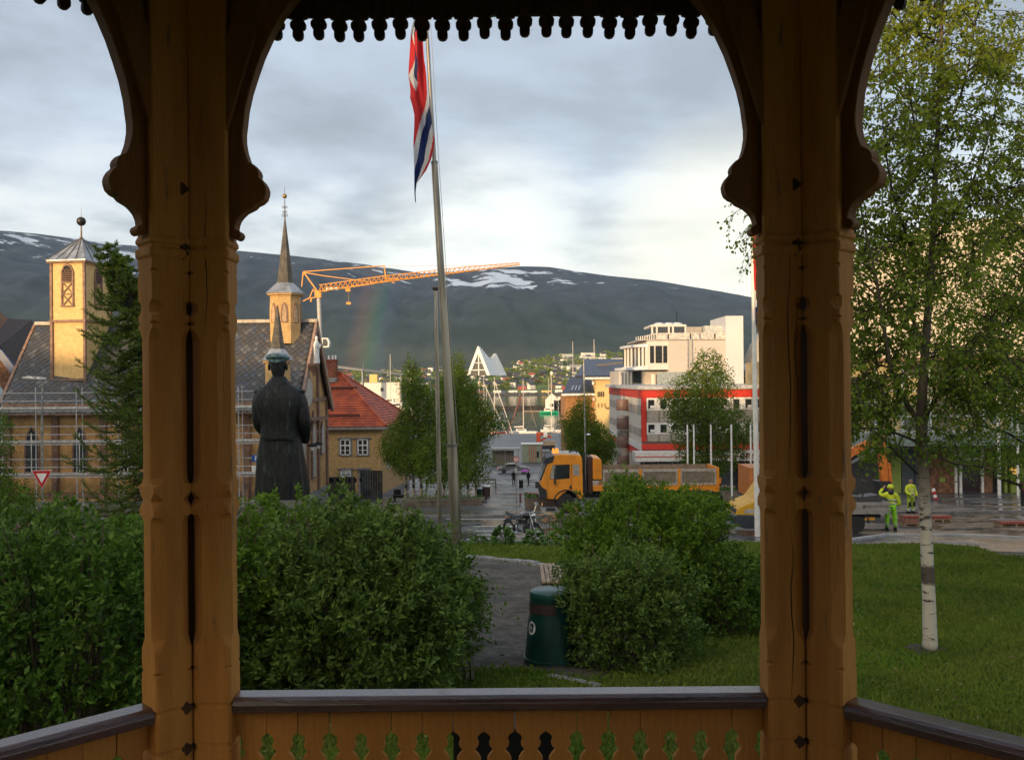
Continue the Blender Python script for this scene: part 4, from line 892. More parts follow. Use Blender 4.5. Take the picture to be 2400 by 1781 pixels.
# larch with layered, upswept boughs, leaning crown
LD0 = 21.0; lb = Vector(base_at(352, LD0, 0.04)); larch = thing('larch_tree', 'ragged green larch between the belfry and the left posts', 'tree', lb)
def lp_(px, py): return W(px, py, LD0)-lb
ax = [lp_(352, 1265), lp_(350, 1100), lp_(342, 950), lp_(330, 820), lp_(312, 720), lp_(296, 650), lp_(286, 600)]
s = MB(); s.tube(ax, [.14, .12, .10, .075, .05, .03, .008], 8); s.build('trunk', m_twig, larch, smooth_=60)
ax2 = [lp_(320, 760), lp_(290, 690), lp_(262, 625), lp_(248, 574)]; s = MB(); s.tube(ax2, [.03, .025, .015, .006], 6); s.build('trunk', m_twig, larch, smooth_=60)
R_ = random.Random(5); bb_ = MB(); P = []; D = []; axb = bez(ax, 12); ax2b = bez(ax2, 8)
def bough(p, a, ln, sag=0.2):
    n = 9; q = p.copy(); dv = Vector((math.cos(a), math.sin(a)*.9, -0.12)).normalized(); pts = [q.copy()]
    for i in range(n):
        dv = (dv+Vector((R_.gauss(0, .06), R_.gauss(0, .06), -sag*.12 if i < 4 else sag*.30))).normalized(); q = q+dv*ln/n; pts.append(q.copy())
        for sgn in (-1, 1):
            sd = (dv*0.8+Vector((-dv.y, dv.x, 0))*sgn*R_.uniform(.4, 1)+Vector((0, 0, R_.uniform(-.2, .35)))).normalized(); l2 = ln*.30*(1-i/n*.6)*R_.uniform(.6, 1.2)
            m_ = max(3, int(l2/.035))
            for k in range(m_):
                c = q+sd*l2*k/m_
                for _ in range(3): P.append(tuple(c)); D.append(tuple((sd*.7+Vector((R_.gauss(0, .6), R_.gauss(0, .6), R_.gauss(.25, .5)))).normalized()))
            bb_.tube([q, q+sd*l2], [.006, .003], 4, cap=False)
    bb_.tube(pts, [.02*(1-i/(n+1)) +.003 for i in range(n+1)], 5, cap=False)
for i, q in enumerate(axb):
    f = i/(len(axb)-1)
    if f < .06: continue
    for _ in range(3 if f < .8 else 2):
        bough(q.copy(), R_.uniform(0, 6.28), (1.80*(1-f)**0.75+.22)*R_.uniform(.6, 1.1), R_.uniform(.6, 1.4))
for q in ax2b[2:]:
    bough(q.copy(), R_.uniform(0, 6.28), .3, 1)
stuff(bb_.build('boughs', m_twig, larch, recalc=False)); P = np.array(P); print('larch', len(P))
stuff(leaves('needles', P, np.array(D), .055+.05*RNG.random(len(P)), m_needle, larch, w=.22, tintp=np.clip(.25+.5*RNG.random(len(P))*(.4+P[:, 2]/7), 0, 1)))
# staked sapling at the edge of the path
sb = G(1092, 1607); t = thing('sapling', 'young grey-stemmed tree tied between two wooden stakes beside the long-leaved shrub', 'tree', sb)
s = MB(); s.tube([(0, 0, -.05), (0.01, 0, .5), (-.02, .02, 1.3)], [.032, .028, .018], 8); s.build('trunk', mat('grey_bark', (0.16, 0.14, 0.11), .9), t)
for sx in (-1, 1):
    s = MB(); s.beam((sx*.085, 0.02*sx, -.05), (sx*.055, 0, .50), .035, .045); s.build('stake', mat('grey_stake', (0.12, 0.10, 0.075), .85, bump=.3), t)
s = MB(); s.box((0, 0, .42), (.15, .02, .03)); s.build('tie', m_blk, t)
rng = np.random.default_rng(8); n = 420; P = np.stack([rng.normal(size=n)*.2-.02, rng.normal(size=n)*.2, 1.0+rng.normal(size=n)*.26], 1); stuff(leaves('foliage', P, rng.normal(size=(n, 3))-np.array([0, 0, .5]), .05+.04*rng.random(n), m_leafA, t))

# unseen trees added behind the pavilion to keep its inside dim
proto = None
for i, (s_, w_, h) in enumerate(((-13, -19, 7.6), (-12, -13, 8.2), (-13, 12, 7.8), (-12, 19, 8.0), (-14, -6.5, 5.6), (-14, 0, 5.4), (-14, 6.2, 5.7))):
    p_ = to_s(s_, w_); p_.z = gz(p_.y)
    if proto is None: proto = crown_tree('shade_tree', 'unseen leafy tree added behind the pavilion for shade', tuple(p_), 8.2, [(.12, 2.6), (.3, 3.9), (.55, 4.0), (.8, 3.0), (1.0, 1.2)], 3000, .26, m_rowan, 71, bark=m_twig, per=7, w=.7, tr=.2, group='added shade trees behind the pavilion')
    else: dup(proto, tuple(p_), s_*w_*.3+i, scale=h/8.2)

# a few fallen leaves on path and lawn
n = 900; d_ = 8+RNG.random(n)**1.3*20; x_ = (RNG.random(n)*1.1-.55)*d_; z_ = np.interp(d_, [k[0] for k in KN], [k[1] for k in KN])+np.where(inpoly(x_, d_, PATH), .062, .085)
o = leaves('fallen_leaves', np.stack([x_, d_, z_], 1), np.concatenate([RNG.normal(size=(n, 2)), RNG.normal(size=(n, 1))*.15], 1), .035+.03*RNG.random(n), mat('fallen_leaf', (0.16, 0.12, 0.05), .8, tint=(0.24, 0.22, 0.10)), w=.7)
tag(o, 'scattered small fallen leaves on gravel path and lawn', 'leaves', kind='stuff')
# ================================================================== CATHOLIC CHURCH with belfry, spire, scaffold
m_cy = mat('church_yellow', (0.56, 0.33, 0.13), 0.7, var=.12, scale=1.5, stripe=[('x', .16, .06)], joint=.35, bump=.2)
m_cyh = mat('church_clapboard', (0.62, 0.40, 0.17), 0.7, var=.1, scale=1.5, stripe=[('z', .17, .08)], joint=.5)
m_trim = mat('church_trim', (0.27, 0.16, 0.11), 0.7, var=.15)
m_slate = mat('slate', (0.070, 0.072, 0.080), 0.5, var=.3, scale=1.2, tint=(0.11, 0.105, 0.10), col2=(0.052, 0.050, 0.048), bump=.3, spec=.5)
m_slate_b = mat('slate_bed', (0.035, 0.034, 0.034), 0.8)
m_lead = mat('sheet_metal', (0.40, 0.41, 0.42), 0.42, metal=.6, var=.15, scale=1.5)
m_white = paint('white_gloss', (0.78, 0.78, 0.76), .4)
m_glass = mat('window_glass', (0.03, 0.035, 0.04), 0.08, spec=1.0)
ph = rad(-1.5); L0, WD, EH, RH = 18.5, 8.6, 6.9, 12.25
O = Vector((-13.7-L0*math.cos(ph), 59-L0*math.sin(ph), 0)); O.z = gz(59.5)-.1
ch = thing('church', 'ochre wooden church with patterned slate roof behind scaffold and statue', 'church', O, ph)
s = MB(); s.bb((0, 0, -.5), (L0, WD, EH)); s.prism([(0, EH), (WD, EH), (WD/2, RH-.15)], .02, L0-.02, 'x'); s.build('wall', m_cy, ch)
s = MB(); s.bb((-.05, -.05, -.6), (L0+.05, WD+.05, .7)); s.build('plinth', m_stone, ch)
for x in [0, 3.1, 6.2, 9.3, 12.4, 15.4, L0]:
    s = MB(); s.box((x, -.06, EH/2+.2), (.42, .28, EH-.3)); s.prism([(-.45, .7), (-.06, .7), (-.06, 3.2)], x-.14, x+.14, 'x'); s.build('pilaster', m_trim, ch)
s = MB(); s.bb((-.1, -.12, .9), (L0+.1, -.01, 1.25)); s.bb((-.1, -.35, EH-.25), (L0+.1, 0, EH)); s.build('cornice', m_trim, ch)
def arch_win(x, z, w, h, name='window', y=-.02):
    pts = [(x-w/2, z), (x+w/2, z), (x+w/2, z+h*.6), (x+w*.32, z+h*.85), (x, z+h), (x-w*.32, z+h*.85), (x-w/2, z+h*.6)]
    f = MB(); f.prism(pts, y-.05, y+.02); o = f.build(name, m_trim, ch); g_ = MB(); g_.prism([(x+(a-x)*.78, z+(b-z)*.9+.06*h) for a, b in pts], y-.07, y-.052); g_.build('pane', m_glass, o); mu = MB(); mu.bb((x-.03, y-.09, z+.15), (x+.03, y-.072, z+h*.85)); mu.build('mullion', m_white, o)
for x in (1.55, 4.65, 7.75, 10.9, 13.9): arch_win(x, 2.4, 1.0, 3.1)
# roof planes
OV = .55; dz = (RH-EH)/(WD/2); ang = math.atan(dz); SL = math.hypot(WD/2+OV, (WD/2+OV)*dz)
def roofM(front=True):
    # local x along the ridge, local y up the slope, local z outwards
    yy = -OV if front else WD+OV; z0 = EH-OV*dz; sg = 1 if front else -1
    ux = Vector((1, 0, 0)); uy = Vector((0, sg*math.cos(ang), math.sin(ang))); uz = ux.cross(uy) if front else uy.cross(ux)*-1
    if uz.z < 0: uz = -uz
    M = Matrix(((ux.x, uy.x, uz.x, 0), (ux.y, uy.y, uz.y, yy), (ux.z, uy.z, uz.z, z0), (0, 0, 0, 1))); return M
for fr in (True, False):
    s = MB(M=roofM(fr)); s.bb((-.5, 0, -.14), (L0+.3, SL, 0)); rp_ = s.build('roof' if fr else 'roof', m_slate_b, ch)
    if fr: roof_front = rp_
M = roofM(True)
# diamond slates: 300 nearest are pieces, the rest one part
def slate_mesh():
    s = MB(); w, h, t_ = .215, .235, .012; s.add([(-w, 0, t_), (0, -h, t_*2.2), (w, 0, t_), (0, h, .004), (-w, 0, .002), (0, -h, .004), (w, 0, .002), (0, h, .001)], [(0, 1, 2, 3), (0, 4, 5, 1), (1, 5, 6, 2)]); return s
px_, py_ = .45, .245; cells = []
for r in range(int(SL/py_)+1):
    for c in range(int((L0+.8)/px_)+1):
        x = -.4+c*px_+(px_/2 if r % 2 else 0); y = .18+r*py_
        if x < L0+.22 and y < SL-.12: cells.append((x, y))
def slate_visible(x, y):
    p = M@Vector((x, y, 0)); wpt = Matrix.Translation(O)@rotz(ph)@p; px = 1200+wpt.x/wpt.y*F; return (px > 556 and px < 745) 
vis = [c for c in cells if slate_visible(*c)]; vis.sort(key=lambda c: -c[0]); near = set(vis[:300])
mats_sl = [m_slate, mat('slate_light', (0.125, 0.123, 0.12), .5, var=.2, scale=3), mat('slate_brown', (0.085, 0.075, 0.068), .6, var=.2, scale=3), mat('slate_blue', (0.075, 0.085, 0.11), .4, var=.2, scale=3)]
sp = slate_mesh().build('slate', m_slate, roof_front, recalc=False); sp['kind'] = 'structure' if False else ''; del sp['kind']
ft = True
for (x, y) in near:
    MM = M@Matrix.Translation((x, y, .004))@Matrix.Rotation(random.uniform(-.06, .06), 4, 'Z')@Matrix.Rotation(random.uniform(-.03, .03), 4, 'X')
    if ft: sp.matrix_basis = MM; ft = False; continue
    c = sp.copy(); COL.objects.link(c); c.matrix_basis = MM; q = random.random()
    if q > .5: c.material_slots[0].link = 'OBJECT'; c.material_slots[0].material = mats_sl[1 if q > .86 else (2 if q > .68 else 3)]
s = MB(M=M); V = []
for (x, y) in cells:
    if (x, y) in near: continue
    w, h, t_ = .215, .235, .012; a = random.uniform(-.015, .015); s.mi = random.choice([0, 0, 0, 1, 2, 3]) if random.random() > .2 else 0
    s.add([(x-w, y, t_+a*.5), (x+a, y-h, t_*2.4), (x+w, y, t_-a*.5), (x, y+h, .004), (x-w, y, .0), (x, y-h, .0), (x+w, y, .0)], [(0, 1, 2, 3), (0, 4, 5, 1), (1, 5, 6, 2)])
stuff(s.build('slates', mats_sl, roof_front, recalc=False))
s = MB(M=M); s.bb((-.62, -.02, -.22), (-.44, SL+.05, .07)); s.build('verge_board', m_trim, ch); s = MB(M=M); s.bb((L0+.28, -.02, -.34), (L0+.44, SL+.08, .10)); s.build('verge_board', mat('verge_paint', (0.36, 0.23, 0.17), .6), ch)
s = MB(M=roofM(False)); s.bb((L0+.28, -.02, -.34), (L0+.44, SL+.08, .10)); s.build('verge_board', MATS['verge_paint'], ch)
s = MB(); s.bb((-.5, WD/2-.14, RH-.06), (L0+.42, WD/2+.14, RH+.16)); s.build('ridge_cap', mat('ridge_metal', (0.45, 0.40, 0.34), .5), ch)
s = MB(); s.tube([(-.5, -OV-.06, EH-OV*dz-.02), (L0+.6, -OV-.06, EH-OV*dz-.02)], .09, 8); s.build('gutter', m_trim, ch)
# gable end on the right
gx = L0
s = MB()
for y in (0.2, WD*.33, WD*.67, WD-.2): s.bb((gx, y-.16, .7), (gx+.14, y+.16, EH+(.5 if y in (.2, WD-.2) else 3.0)))
s.bb((gx, 0, EH-.1), (gx+.12, WD, EH+.15)); s.bb((gx, 0, 4.6), (gx+.10, WD, 4.85)); s.build('gable_frame', m_trim, ch)
s = MB(); s.disc((gx+.09, WD/2-1.6, 7.45), 1.15, .12, 'x', 24); o = s.build('rose_window', m_trim, ch); s = MB(); s.disc((gx+.16, WD/2-1.6, 7.45), .95, .06, 'x', 24); s.build('pane', mat('pale_tracery', (0.55, 0.54, 0.5), .5, var=.3, scale=9), o)
for y, z, h in ((1.5, 3.0, 2.4), (4.3, 1.6, 4.6), (6.9, 3.0, 2.4)):
    pts = [(y-.5, z), (y+.5, z), (y+.5, z+h*.75), (y, z+h), (y-.5, z+h*.75)]; s = MB(); s.prism(pts, gx+.02, gx+.12, 'x'); o = s.build('window', m_trim, ch); s = MB(); s.prism([(y+(a-y)*.75, z+(b-z)*.92+.1) for a, b in pts], gx+.12, gx+.15, 'x'); s.build('pane', MATS['pale_tracery'], o)
s = MB(); s.bb((gx, 2.0, 5.55), (gx+.55, 6.6, 5.72)); s.build('porch_ledge', m_trim, ch)
for y in (1.0, 2.6): 
    s = MB(); s.lathe([(.05, .2), (.28, .1), (.30, 0), (.02, -.02)], (gx+.8, y, 4.0), 10); s.build('lamp_shade', m_blk, ch); s = MB(); s.ball((gx+.8, y, 3.85), .14, 8, 6); s.build('lamp_globe', m_white, ch)
# white figure on its console (stands on the church: a thing of its own)
Mw = Matrix.Translation(O)@rotz(ph)
fp = Mw@Vector((gx+.95, WD/2-2.6, 9.35))
t = thing('figurine', 'white robed stone figure praying on a console high on the church gable', 'statue', fp); s = MB(); s.lathe([(.20, 0), (.22, .1), (.17, .5), (.19, 1.0), (.21, 1.25), (.13, 1.42), (.06, 1.48), (.1, 1.55), (.11, 1.66), (.06, 1.76), (.01, 1.79)], (0, 0, 0), 12); s.build('robe', m_white, t, smooth_=60); s = MB(); s.tube([(.0, -.2, 1.2), (.2, -.12, 1.02), (.26, 0, 1.22)], .06, 6); s.tube([(.0, .2, 1.2), (.2, .12, 1.02), (.26, 0, 1.22)], .06, 6); s.build('arms', m_white, t)
s = MB(); s.lathe([(.05, 8.5), (.15, 8.8), (.38, 9.2), (.40, 9.34)], (gx+.75, WD/2-2.6, 0), 10); s.build('console', m_trim, ch)
# belfry at the left end
def wl(px, py, d):  # world -> church local
    return (Mw.inverted()@W(px, py, d))
bx0 = wl(116, 800, 60.2).x; bw = 2.45; by0 = 1.25
zb = 7.8; zt_ = WZ(150, 612, 60.6)-O.z; zm = WZ(150, 752, 60.5)-O.z
belf = thing('belfry', 'square yellow belfry with louvred openings and grey metal roof topped by a dark ball', 'tower', O, ph)
bw = 2.3; X0, X1, Y0, Y1 = bx0, bx0+bw, by0, by0+3.1
ctr = Vector(((X0+X1)/2, (Y0+Y1)/2, 0)); wc_ = Mw@ctr; belf.rotation_euler = (0, 0, ph-rad(6)); q_ = rotz(ph-rad(6))@ctr; belf.location = (wc_.x-q_.x, wc_.y-q_.y, O.z)
s = MB(); s.bb((X0+.05, Y0+.05, zb), (X1-.05, Y1-.05, zm)); s.build('base_wall', mat('belfry_boards', (0.74, 0.50, 0.20), .65, var=.06, stripe=[('x', .14, .07), ('y', .14, .07)], joint=.4), belf)
s = MB(); s.bb((X0, Y0, zm), (X1, Y1, zt_)); s.build('wall', mat('belfry_clapboard', (0.76, 0.52, 0.21), .65, var=.06, stripe=[('z', .15, .08)], joint=.45), belf)
s = MB()
for x in (X0, X1):
    for y in (Y0, Y1): s.box((x, y, (zb+zt_)/2), (.16, .16, zt_-zb))
s.bb((X0-.12, Y0-.12, zm-.08), (X1+.12, Y1+.12, zm+.08)); s.bb((X0-.2, Y0-.2, zt_-.12), (X1+.2, Y1+.2, zt_+.02)); s.bb((X0-.1, Y0-.14, 8.35), (X1+.1, Y0-.02, 8.5)); s.build('trim', m_trim, belf)
for face in range(2):
    c = ((X0+X1)/2, Y0-.03) if face == 0 else (X1+.03, (Y0+Y1)/2); MMf = Matrix.Translation((c[0], c[1], 0))@(Matrix.Identity(4) if face == 0 else Matrix.Rotation(math.pi/2, 4, 'Z'))
    z0 = zm+1.0; z1 = zt_-.25; w = .34
    s = MB(M=MMf); s.prism([(-w-.1, z0), (-w, z0), (-w, z1-.45), (-w*.6, z1-.12), (0, z1-.03), (w*.6, z1-.12), (w, z1-.45), (w, z0), (w+.1, z0), (w+.1, z1-.42), (w*.7, z1-.02), (0, z1+.1), (-w*.7, z1-.02), (-w-.1, z1-.42)], -.06, .02)
    zmid = z0+(z1-z0)*.58; s.bb((-w, -.05, zmid-.04), (w, .01, zmid+.04)); s.bb((-w-.14, -.09, z0-.08), (w+.14, .02, z0)); zz = (z0+zmid)/2; s.bb((-w, -.05, zz-.03), (w, .01, zz+.03))
    for a, b in ((z0, zz-.03), (zz+.03, zmid-.04)): s.beam((-w, -.025, a), (w, -.025, b), .05, .06); s.beam((-w, -.02, b), (w, -.02, a), .05, .06)
    o = s.build('opening_frame', m_trim, belf)
    s = MB(M=MMf); s.prism([(-w, zmid), (w, zmid), (w, z1-.45), (w*.6, z1-.12), (0, z1-.03), (-w*.6, z1-.12), (-w, z1-.45)], -.005, .0295); s.build('dark_opening', m_blk, o)
    s = MB(M=MMf)
    for i in range(7): s.box((0, -.03, zmid+.1+i*(z1-zmid-.3)/7), (w*2*(1 if i < 5 else .7), .06, .035), R=Matrix.Rotation(.5, 3, 'X'))
    s.build('louvre', m_trim, o)
za = WZ(188, 556, 61.5)-O.z; cx_, cy_ = (X0+X1)/2, (Y0+Y1)/2; rr = bw/2+.22
s = MB(); n8 = 4
def sqring(r, z): return [Vector((cx_+a*r, cy_+b*r*(1+.3*min(1, r)), z)) for a, b in ((-1, -1), (1, -1), (1, 1), (-1, 1))]
s.loft([sqring(rr, zt_+.02), sqring(rr, zt_+.08), sqring(rr*.62, zt_+(za-zt_)*.42), sqring(rr*.12, za-.08), sqring(.02, za)]); s.build('roof', m_lead, belf)
s = MB()
for k in range(4):
    M4 = Matrix.Translation((cx_, cy_, 0))@Matrix.Rotation(k*math.pi/2, 4, 'Z')
    for f in (-1, -.5, 0, .5):
        P3 = [Vector((q_.x, cy_+(q_.y-cy_)*(1+.3*min(1, r_)), q_.z)) for r_, q_ in ((rr, M4@Vector((f*rr, -rr-.01, zt_+.09))), (rr*.62, M4@Vector((f*rr*.62, -rr*.62-.01, zt_+(za-zt_)*.42+.02))), (rr*.12, M4@Vector((f*rr*.12, -rr*.12, za-.06))))]; s.beam(P3[0], P3[1], .035, .05); s.beam(P3[1], P3[2], .035, .05)
s.build('roof_seam', mat('seam', (0.2, 0.19, 0.18), .5, metal=.4), belf)
s = MB(); zb_ = WZ(187, 515, 61.5)-O.z; s.lathe([(.12, za-.1), (.16, za), (.06, za+.12), (.045, zb_-.3)], (cx_, cy_, 0), 8); s.tube([(cx_, cy_, zb_), (cx_, cy_, zb_+.95)], [.015, .008], 5); s.build('rod', mat('gilt_rod', (0.3, 0.2, 0.08), .4, metal=.6), belf); s = MB(); s.ball((cx_, cy_, zb_), .30, 16, 12); s.build('ball', mat('dark_copper', (0.05, 0.04, 0.035), .35, metal=.6), belf, smooth_=60)
# spire turrets
m_dsl = mat('spire_slate', (0.115, 0.105, 0.085), .6, var=.2, scale=2, stripe=[('z', .3, .06)], joint=.35)
def turret(name, label, px, d, ybase, yeave, yflare, yapex, half_px, fl_px, sp_px, wins=True, balls=True):
    c = W(px, ybase, d); t = thing(name, label, 'spire', (c.x, d, c.z-.9)); k = d/F; Z = lambda y: (WZ(px, y, d)-c.z+.9)
    n = 8; a0 = math.pi/8+.15
    s = MB(); s.lathe([(half_px*k, 0), (half_px*k, Z(yeave))], (0, 0, 0), n, a0=a0); s.build('lantern', m_cyh, t)
    s = MB(); s.lathe([(fl_px*k*.96, Z(yeave)-.12), (fl_px*k*.96, Z(yeave))], (0, 0, 0), n, a0=a0); s.build('cornice', m_cyh, t)
    s = MB(); s.lathe([(fl_px*k*1.03, Z(yeave)), (fl_px*k*1.03, Z(yeave)+.05), (sp_px*k*1.25, Z(yflare)-.12), (sp_px*k, Z(yflare))], (0, 0, 0), n, a0=a0); s.build('flared_roof', m_lead, t)
    s = MB(); s.lathe([(sp_px*k, Z(yflare)), (sp_px*k*.96, Z(yflare)+.1), (.05, Z(yapex))], (0, 0, 0), n, a0=a0); s.build('spire', m_dsl, t)
    if wins:
        for i in range(8):
            a = a0+(i+.5)*math.pi/4; Mt = Matrix.Rotation(a+math.pi/2, 4, 'Z'); r = half_px*k*math.cos(math.pi/8)
            z0 = Z(yeave)*.42; h = Z(yeave)*.40; w = .22
            s = MB(M=Mt@Matrix.Translation((0, -r-.0, 0))); pts = [(-w, z0), (w, z0), (w, z0+h*.6), (w*.6, z0+h*.88), (0, z0+h), (-w*.6, z0+h*.88), (-w, z0+h*.6)]; s.prism(pts, -.05, .02); o = s.build('blind_window', m_trim, t)
            s = MB(M=Mt@Matrix.Translation((0, -r, 0))); s.prism([(a_*.62, z0+(b-z0)*.86+.03) for a_, b in pts], -.07, -.052); s.build('panel', mat('blind_panel', (0.50, 0.34, 0.20), .6), o)
    return t, Z
t, Z = turret('church_spire', 'tall slim slate spire with ball and scroll finial on a pale octagonal turret', 670, 62.8, 775, 690, 664, 515, 37, 45, 20)
s = MB(); s.tube([(0, 0, Z(520)), (0, 0, Z(437))], [.05, .012], 6)
for yy, r in ((505, .16), (497, .12), (486, .14)):
    for sx in (-1, 1): s.torus((sx*r*.7, 0, Z(yy)), r*.5, .018, 'y', 12, 4)
s.build('finial', mat('finial_iron', (0.06, 0.05, 0.04), .5, metal=.5), t); s = MB(); s.ball((0, 0, Z(460)), .16, 12, 8); s.build('ball', MATS['gilt_rod'], t, smooth_=60)
t, Z = turret('corner_turret', 'short ochre turret with dark pointed spire right behind the statue cap', 652, 57.3, 930, 846, 818, 716, 30, 37, 17, wins=False)
# scaffold along the front
def scaffold():
    t = thing('scaffold', 'galvanised scaffold with planks and guard rails along the church front', 'scaffold', O, ph)
    m_sc = mat('galvanised', (0.50, 0.51, 0.52), .4, metal=.5, var=.15, scale=5); z0 = 0
    xs = [-1.6, .2, 2.75, 5.3, 7.9, 10.4, 12.9, 15.4, 16.9]
    lift = [WZ(200, 1112, 58)-O.z, WZ(200, 1036, 58)-O.z, WZ(200, 958, 58)-O.z]
    for x in xs:
        for y in (-1.0, -1.75):
            s = MB(); s.tube([(x, y, -.2), (x, y, lift[2]+1.35)], .034, 6); s.build('standard', m_sc, t)
    for zl in lift:
        for i in range(len(xs)-1):
            s = MB(); s.bb((xs[i]+.02, -1.72, zl-.05), (xs[i+1]-.02, -1.02, zl)); s.build('platform', mat('scaffold_plank', (0.33, 0.31, 0.28), .7), t)
        s = MB()
        for dz_ in ((.5, 1.0) if zl != lift[2] else (0.5, 1.0)): s.tube([(xs[0], -1.78, zl+dz_), (xs[-1], -1.78, zl+dz_)], .028, 6)
        s.tube([(xs[0], -1.78, zl-.12), (xs[-1], -1.78, zl-.12)], .03, 6); s.bb((xs[0], -1.79, zl), (xs[-1], -1.77, zl+.16)); s.build('guard_rail', m_sc, t)
    for a, b in ((0, 1), (4, 5), (6, 7)):
        s = MB(); s.tube([(xs[a], -1.8, lift[0]), (xs[b], -1.8, lift[2])], .025, 6); s.build('brace', m_sc, t)
scaffold()
# ================================================================== house with red tiles
d = 77.5; HX0, HX1 = WX(728, d), WX(893, d); hz = gz(d)-.05; house = thing('house', 'ochre wooden house with steep red tiled hip roof beside the church', 'house', (HX0, d, hz))
HW = HX1-HX0; HE = WZ(800, 1001, d)-hz; HD = 11.0; HS = 1.15
m_hc = mat('house_clapboard', (0.56, 0.36, 0.15), .7, var=.08, stripe=[('z', .20, .08)], joint=.5)
s = MB(); s.add([(0, 0, -.5), (HW, 0, -.5), (HW+HS*.9, HD, -.5), (0, HD, -.5), (0, 0, HE), (HW, 0, HE), (HW+HS*.9, HD, HE), (0, HD, HE)], [(0, 1, 5, 4), (1, 2, 6, 5), (2, 3, 7, 6), (3, 0, 4, 7), (4, 5, 6, 7)]); s.build('wall', m_hc, house)
s = MB(); s.add([(-.02, -.05, -.6), (HW+.05, -.05, -.6), (HW+HS*.9+.05, HD, -.6), (-.02, -.05, .35), (HW+.05, -.05, .35), (HW+HS*.9+.05, HD, .35)], [(0, 1, 4, 3), (1, 2, 5, 4)]); s.build('plinth', m_stone, house)
RHt = WZ(793, 876, d+5)-hz; m_tile = mat('red_tile', (0.50, 0.105, 0.035), .65, var=.18, scale=1.2, col2=(0.30, 0.06, 0.03), stripe=[('x', .24, .12)], joint=.35)
ra = (WX(795, d+5)-HX0, HD/2, RHt); e = .4
A, B_, C_, D_ = (-e-1.5, -e, HE), (HW+e, -e, HE), (HW+HS+e, HD+e, HE), (-e-1.5, HD+e, HE); R1_ = (ra[0]-2.6, HD/2, RHt-.0)
s = MB(); rows = 22
def course(p, q, r_, u, sh=.05):
    "roof quad p-q (eave) r_-u (ridge) laid in stepped courses"
    p, q, r_, u = map(Vector, (p, q, r_, u)); nn = (q-p).cross(u-p).normalized()
    if nn.z < 0: nn = -nn
    for i in range(rows):
        a, b = i/rows, (i+1)/rows; P0 = p.lerp(u, a); P1 = q.lerp(r_, a); P2 = q.lerp(r_, b); P3 = p.lerp(u, b)
        s.add([P0+nn*(.07+sh), P1+nn*(.07+sh), P2+nn*.07, P3+nn*.07, P0+nn*.0, P1+nn*0], [(0, 1, 2, 3), (4, 5, 1, 0)])
course(A, B_, ra, R1_); course(B_, C_, ra, ra); course(C_, D_, R1_, ra); s.build('roof', m_tile, house, recalc=False)
s = MB(); s.tube([Vector(B_)+Vector((0, 0, .12)), Vector(ra)+Vector((0, 0, .12))], .13, 8); s.tube([Vector(ra)+Vector((0, 0, .12)), Vector(R1_)+Vector((0, 0, .12))], .13, 8); s.tube([Vector(C_)+Vector((0, 0, .12)), Vector(ra)+Vector((0, 0, .12))], .13, 8); s.build('ridge_tiles', m_tile, house)
s = MB(); s.bb((-2, -e-.08, HE-.2), (HW+e, -e+.05, HE+.02)); s.add([(HW+e, -e-.05, HE-.2), (HW+HS+e, HD+e, HE-.2), (HW+HS+e, HD+e, HE+.02), (HW+e, -e-.05, HE+.02)], [(0, 1, 2, 3)]); s.build('gutter', mat('grey_trim', (0.27, 0.25, 0.24), .5), house)
for zz, x0, x1, yy in ((RHt*.0+HE+3.05, .6, 3.3, None), (HE+.75, .3, 4.0, None)):
    f = (zz-HE)/(RHt-HE); y = -e+(HD/2+e)*f-.12; s = MB(); s.bb((x0, y-.06, zz+.12), (x1, y, zz+.30))
    for i in range(7): s.bb((x0+.1+i*(x1-x0-.25)/6, y-.02, zz-.1), (x0+.16+i*(x1-x0-.25)/6, y+.2, zz+.15))
    s.build('snow_guard', mat('guard_iron', (0.12, 0.03, 0.025), .6), house)
s = MB(); cp = wlh = Vector((WX(777, d+5)-HX0, HD/2-.4, RHt)); s.box((cp.x, cp.y, RHt+.35), (.95, .8, 1.7)); s.box((cp.x, cp.y, RHt+1.2), (1.1, .95, .14)); chm = s.build('chimney', mat('chimney_brick', (0.30, 0.10, 0.055), .85, stripe=[('z', .1, .1), ('x', .25, .05)], var=.2), house)
s = MB(); s.bb((cp.x-.7, cp.y-.9, RHt-.75), (cp.x+.6, cp.y-.1, RHt-.35)); s.build('flashing', m_lead, chm)
for dx_ in (-.25, .1, .35): s = MB(); s.tube([(cp.x+dx_, cp.y, RHt+1.25), (cp.x+dx_, cp.y, RHt+1.65)], .08, 6); s.build('flue', m_white, chm)
def cross_window(xc, z0, z1, w, parent, y=-.01, rows=3, mw=m_white):
    s = MB(); s.bb((xc-w/2-.12, y-.05, z0-.1), (xc+w/2+.12, y-.0, z1+.08)); s.bb((xc-w/2-.26, y-.14, z1+.08), (xc+w/2+.26, y, z1+.18)); o = s.build('window', mat('grey_trim', (0.27, 0.25, 0.24), .5), parent)
    s = MB(); s.bb((xc-w/2+.04, y-.075, z0), (xc+w/2-.04, y-.052, z1)); s.build('pane', m_glass, o)
    s = MB(); 
    for a in (xc-w/2, xc+w/2-.09, xc-.05): s.bb((a, y-.11, z0-.02), (a+.1, y-.078, z1+.02))
    s.bb((xc-w/2, y-.11, z1-.06), (xc+w/2, y-.078, z1+.03)); s.bb((xc-w/2, y-.11, z0-.04), (xc+w/2, y-.078, z0+.06)); zz = z0+(z1-z0)*.62; s.bb((xc-w/2, y-.112, zz-.05), (xc+w/2, y-.078, zz+.05)); s.bb((xc-w/2, y-.10, z0+(z1-z0)*.3-.02), (xc+w/2, y-.079, z0+(z1-z0)*.3+.02)); s.build('sash', mw, o)
    return o
Zh = lambda py: WZ(800, py, d)-hz
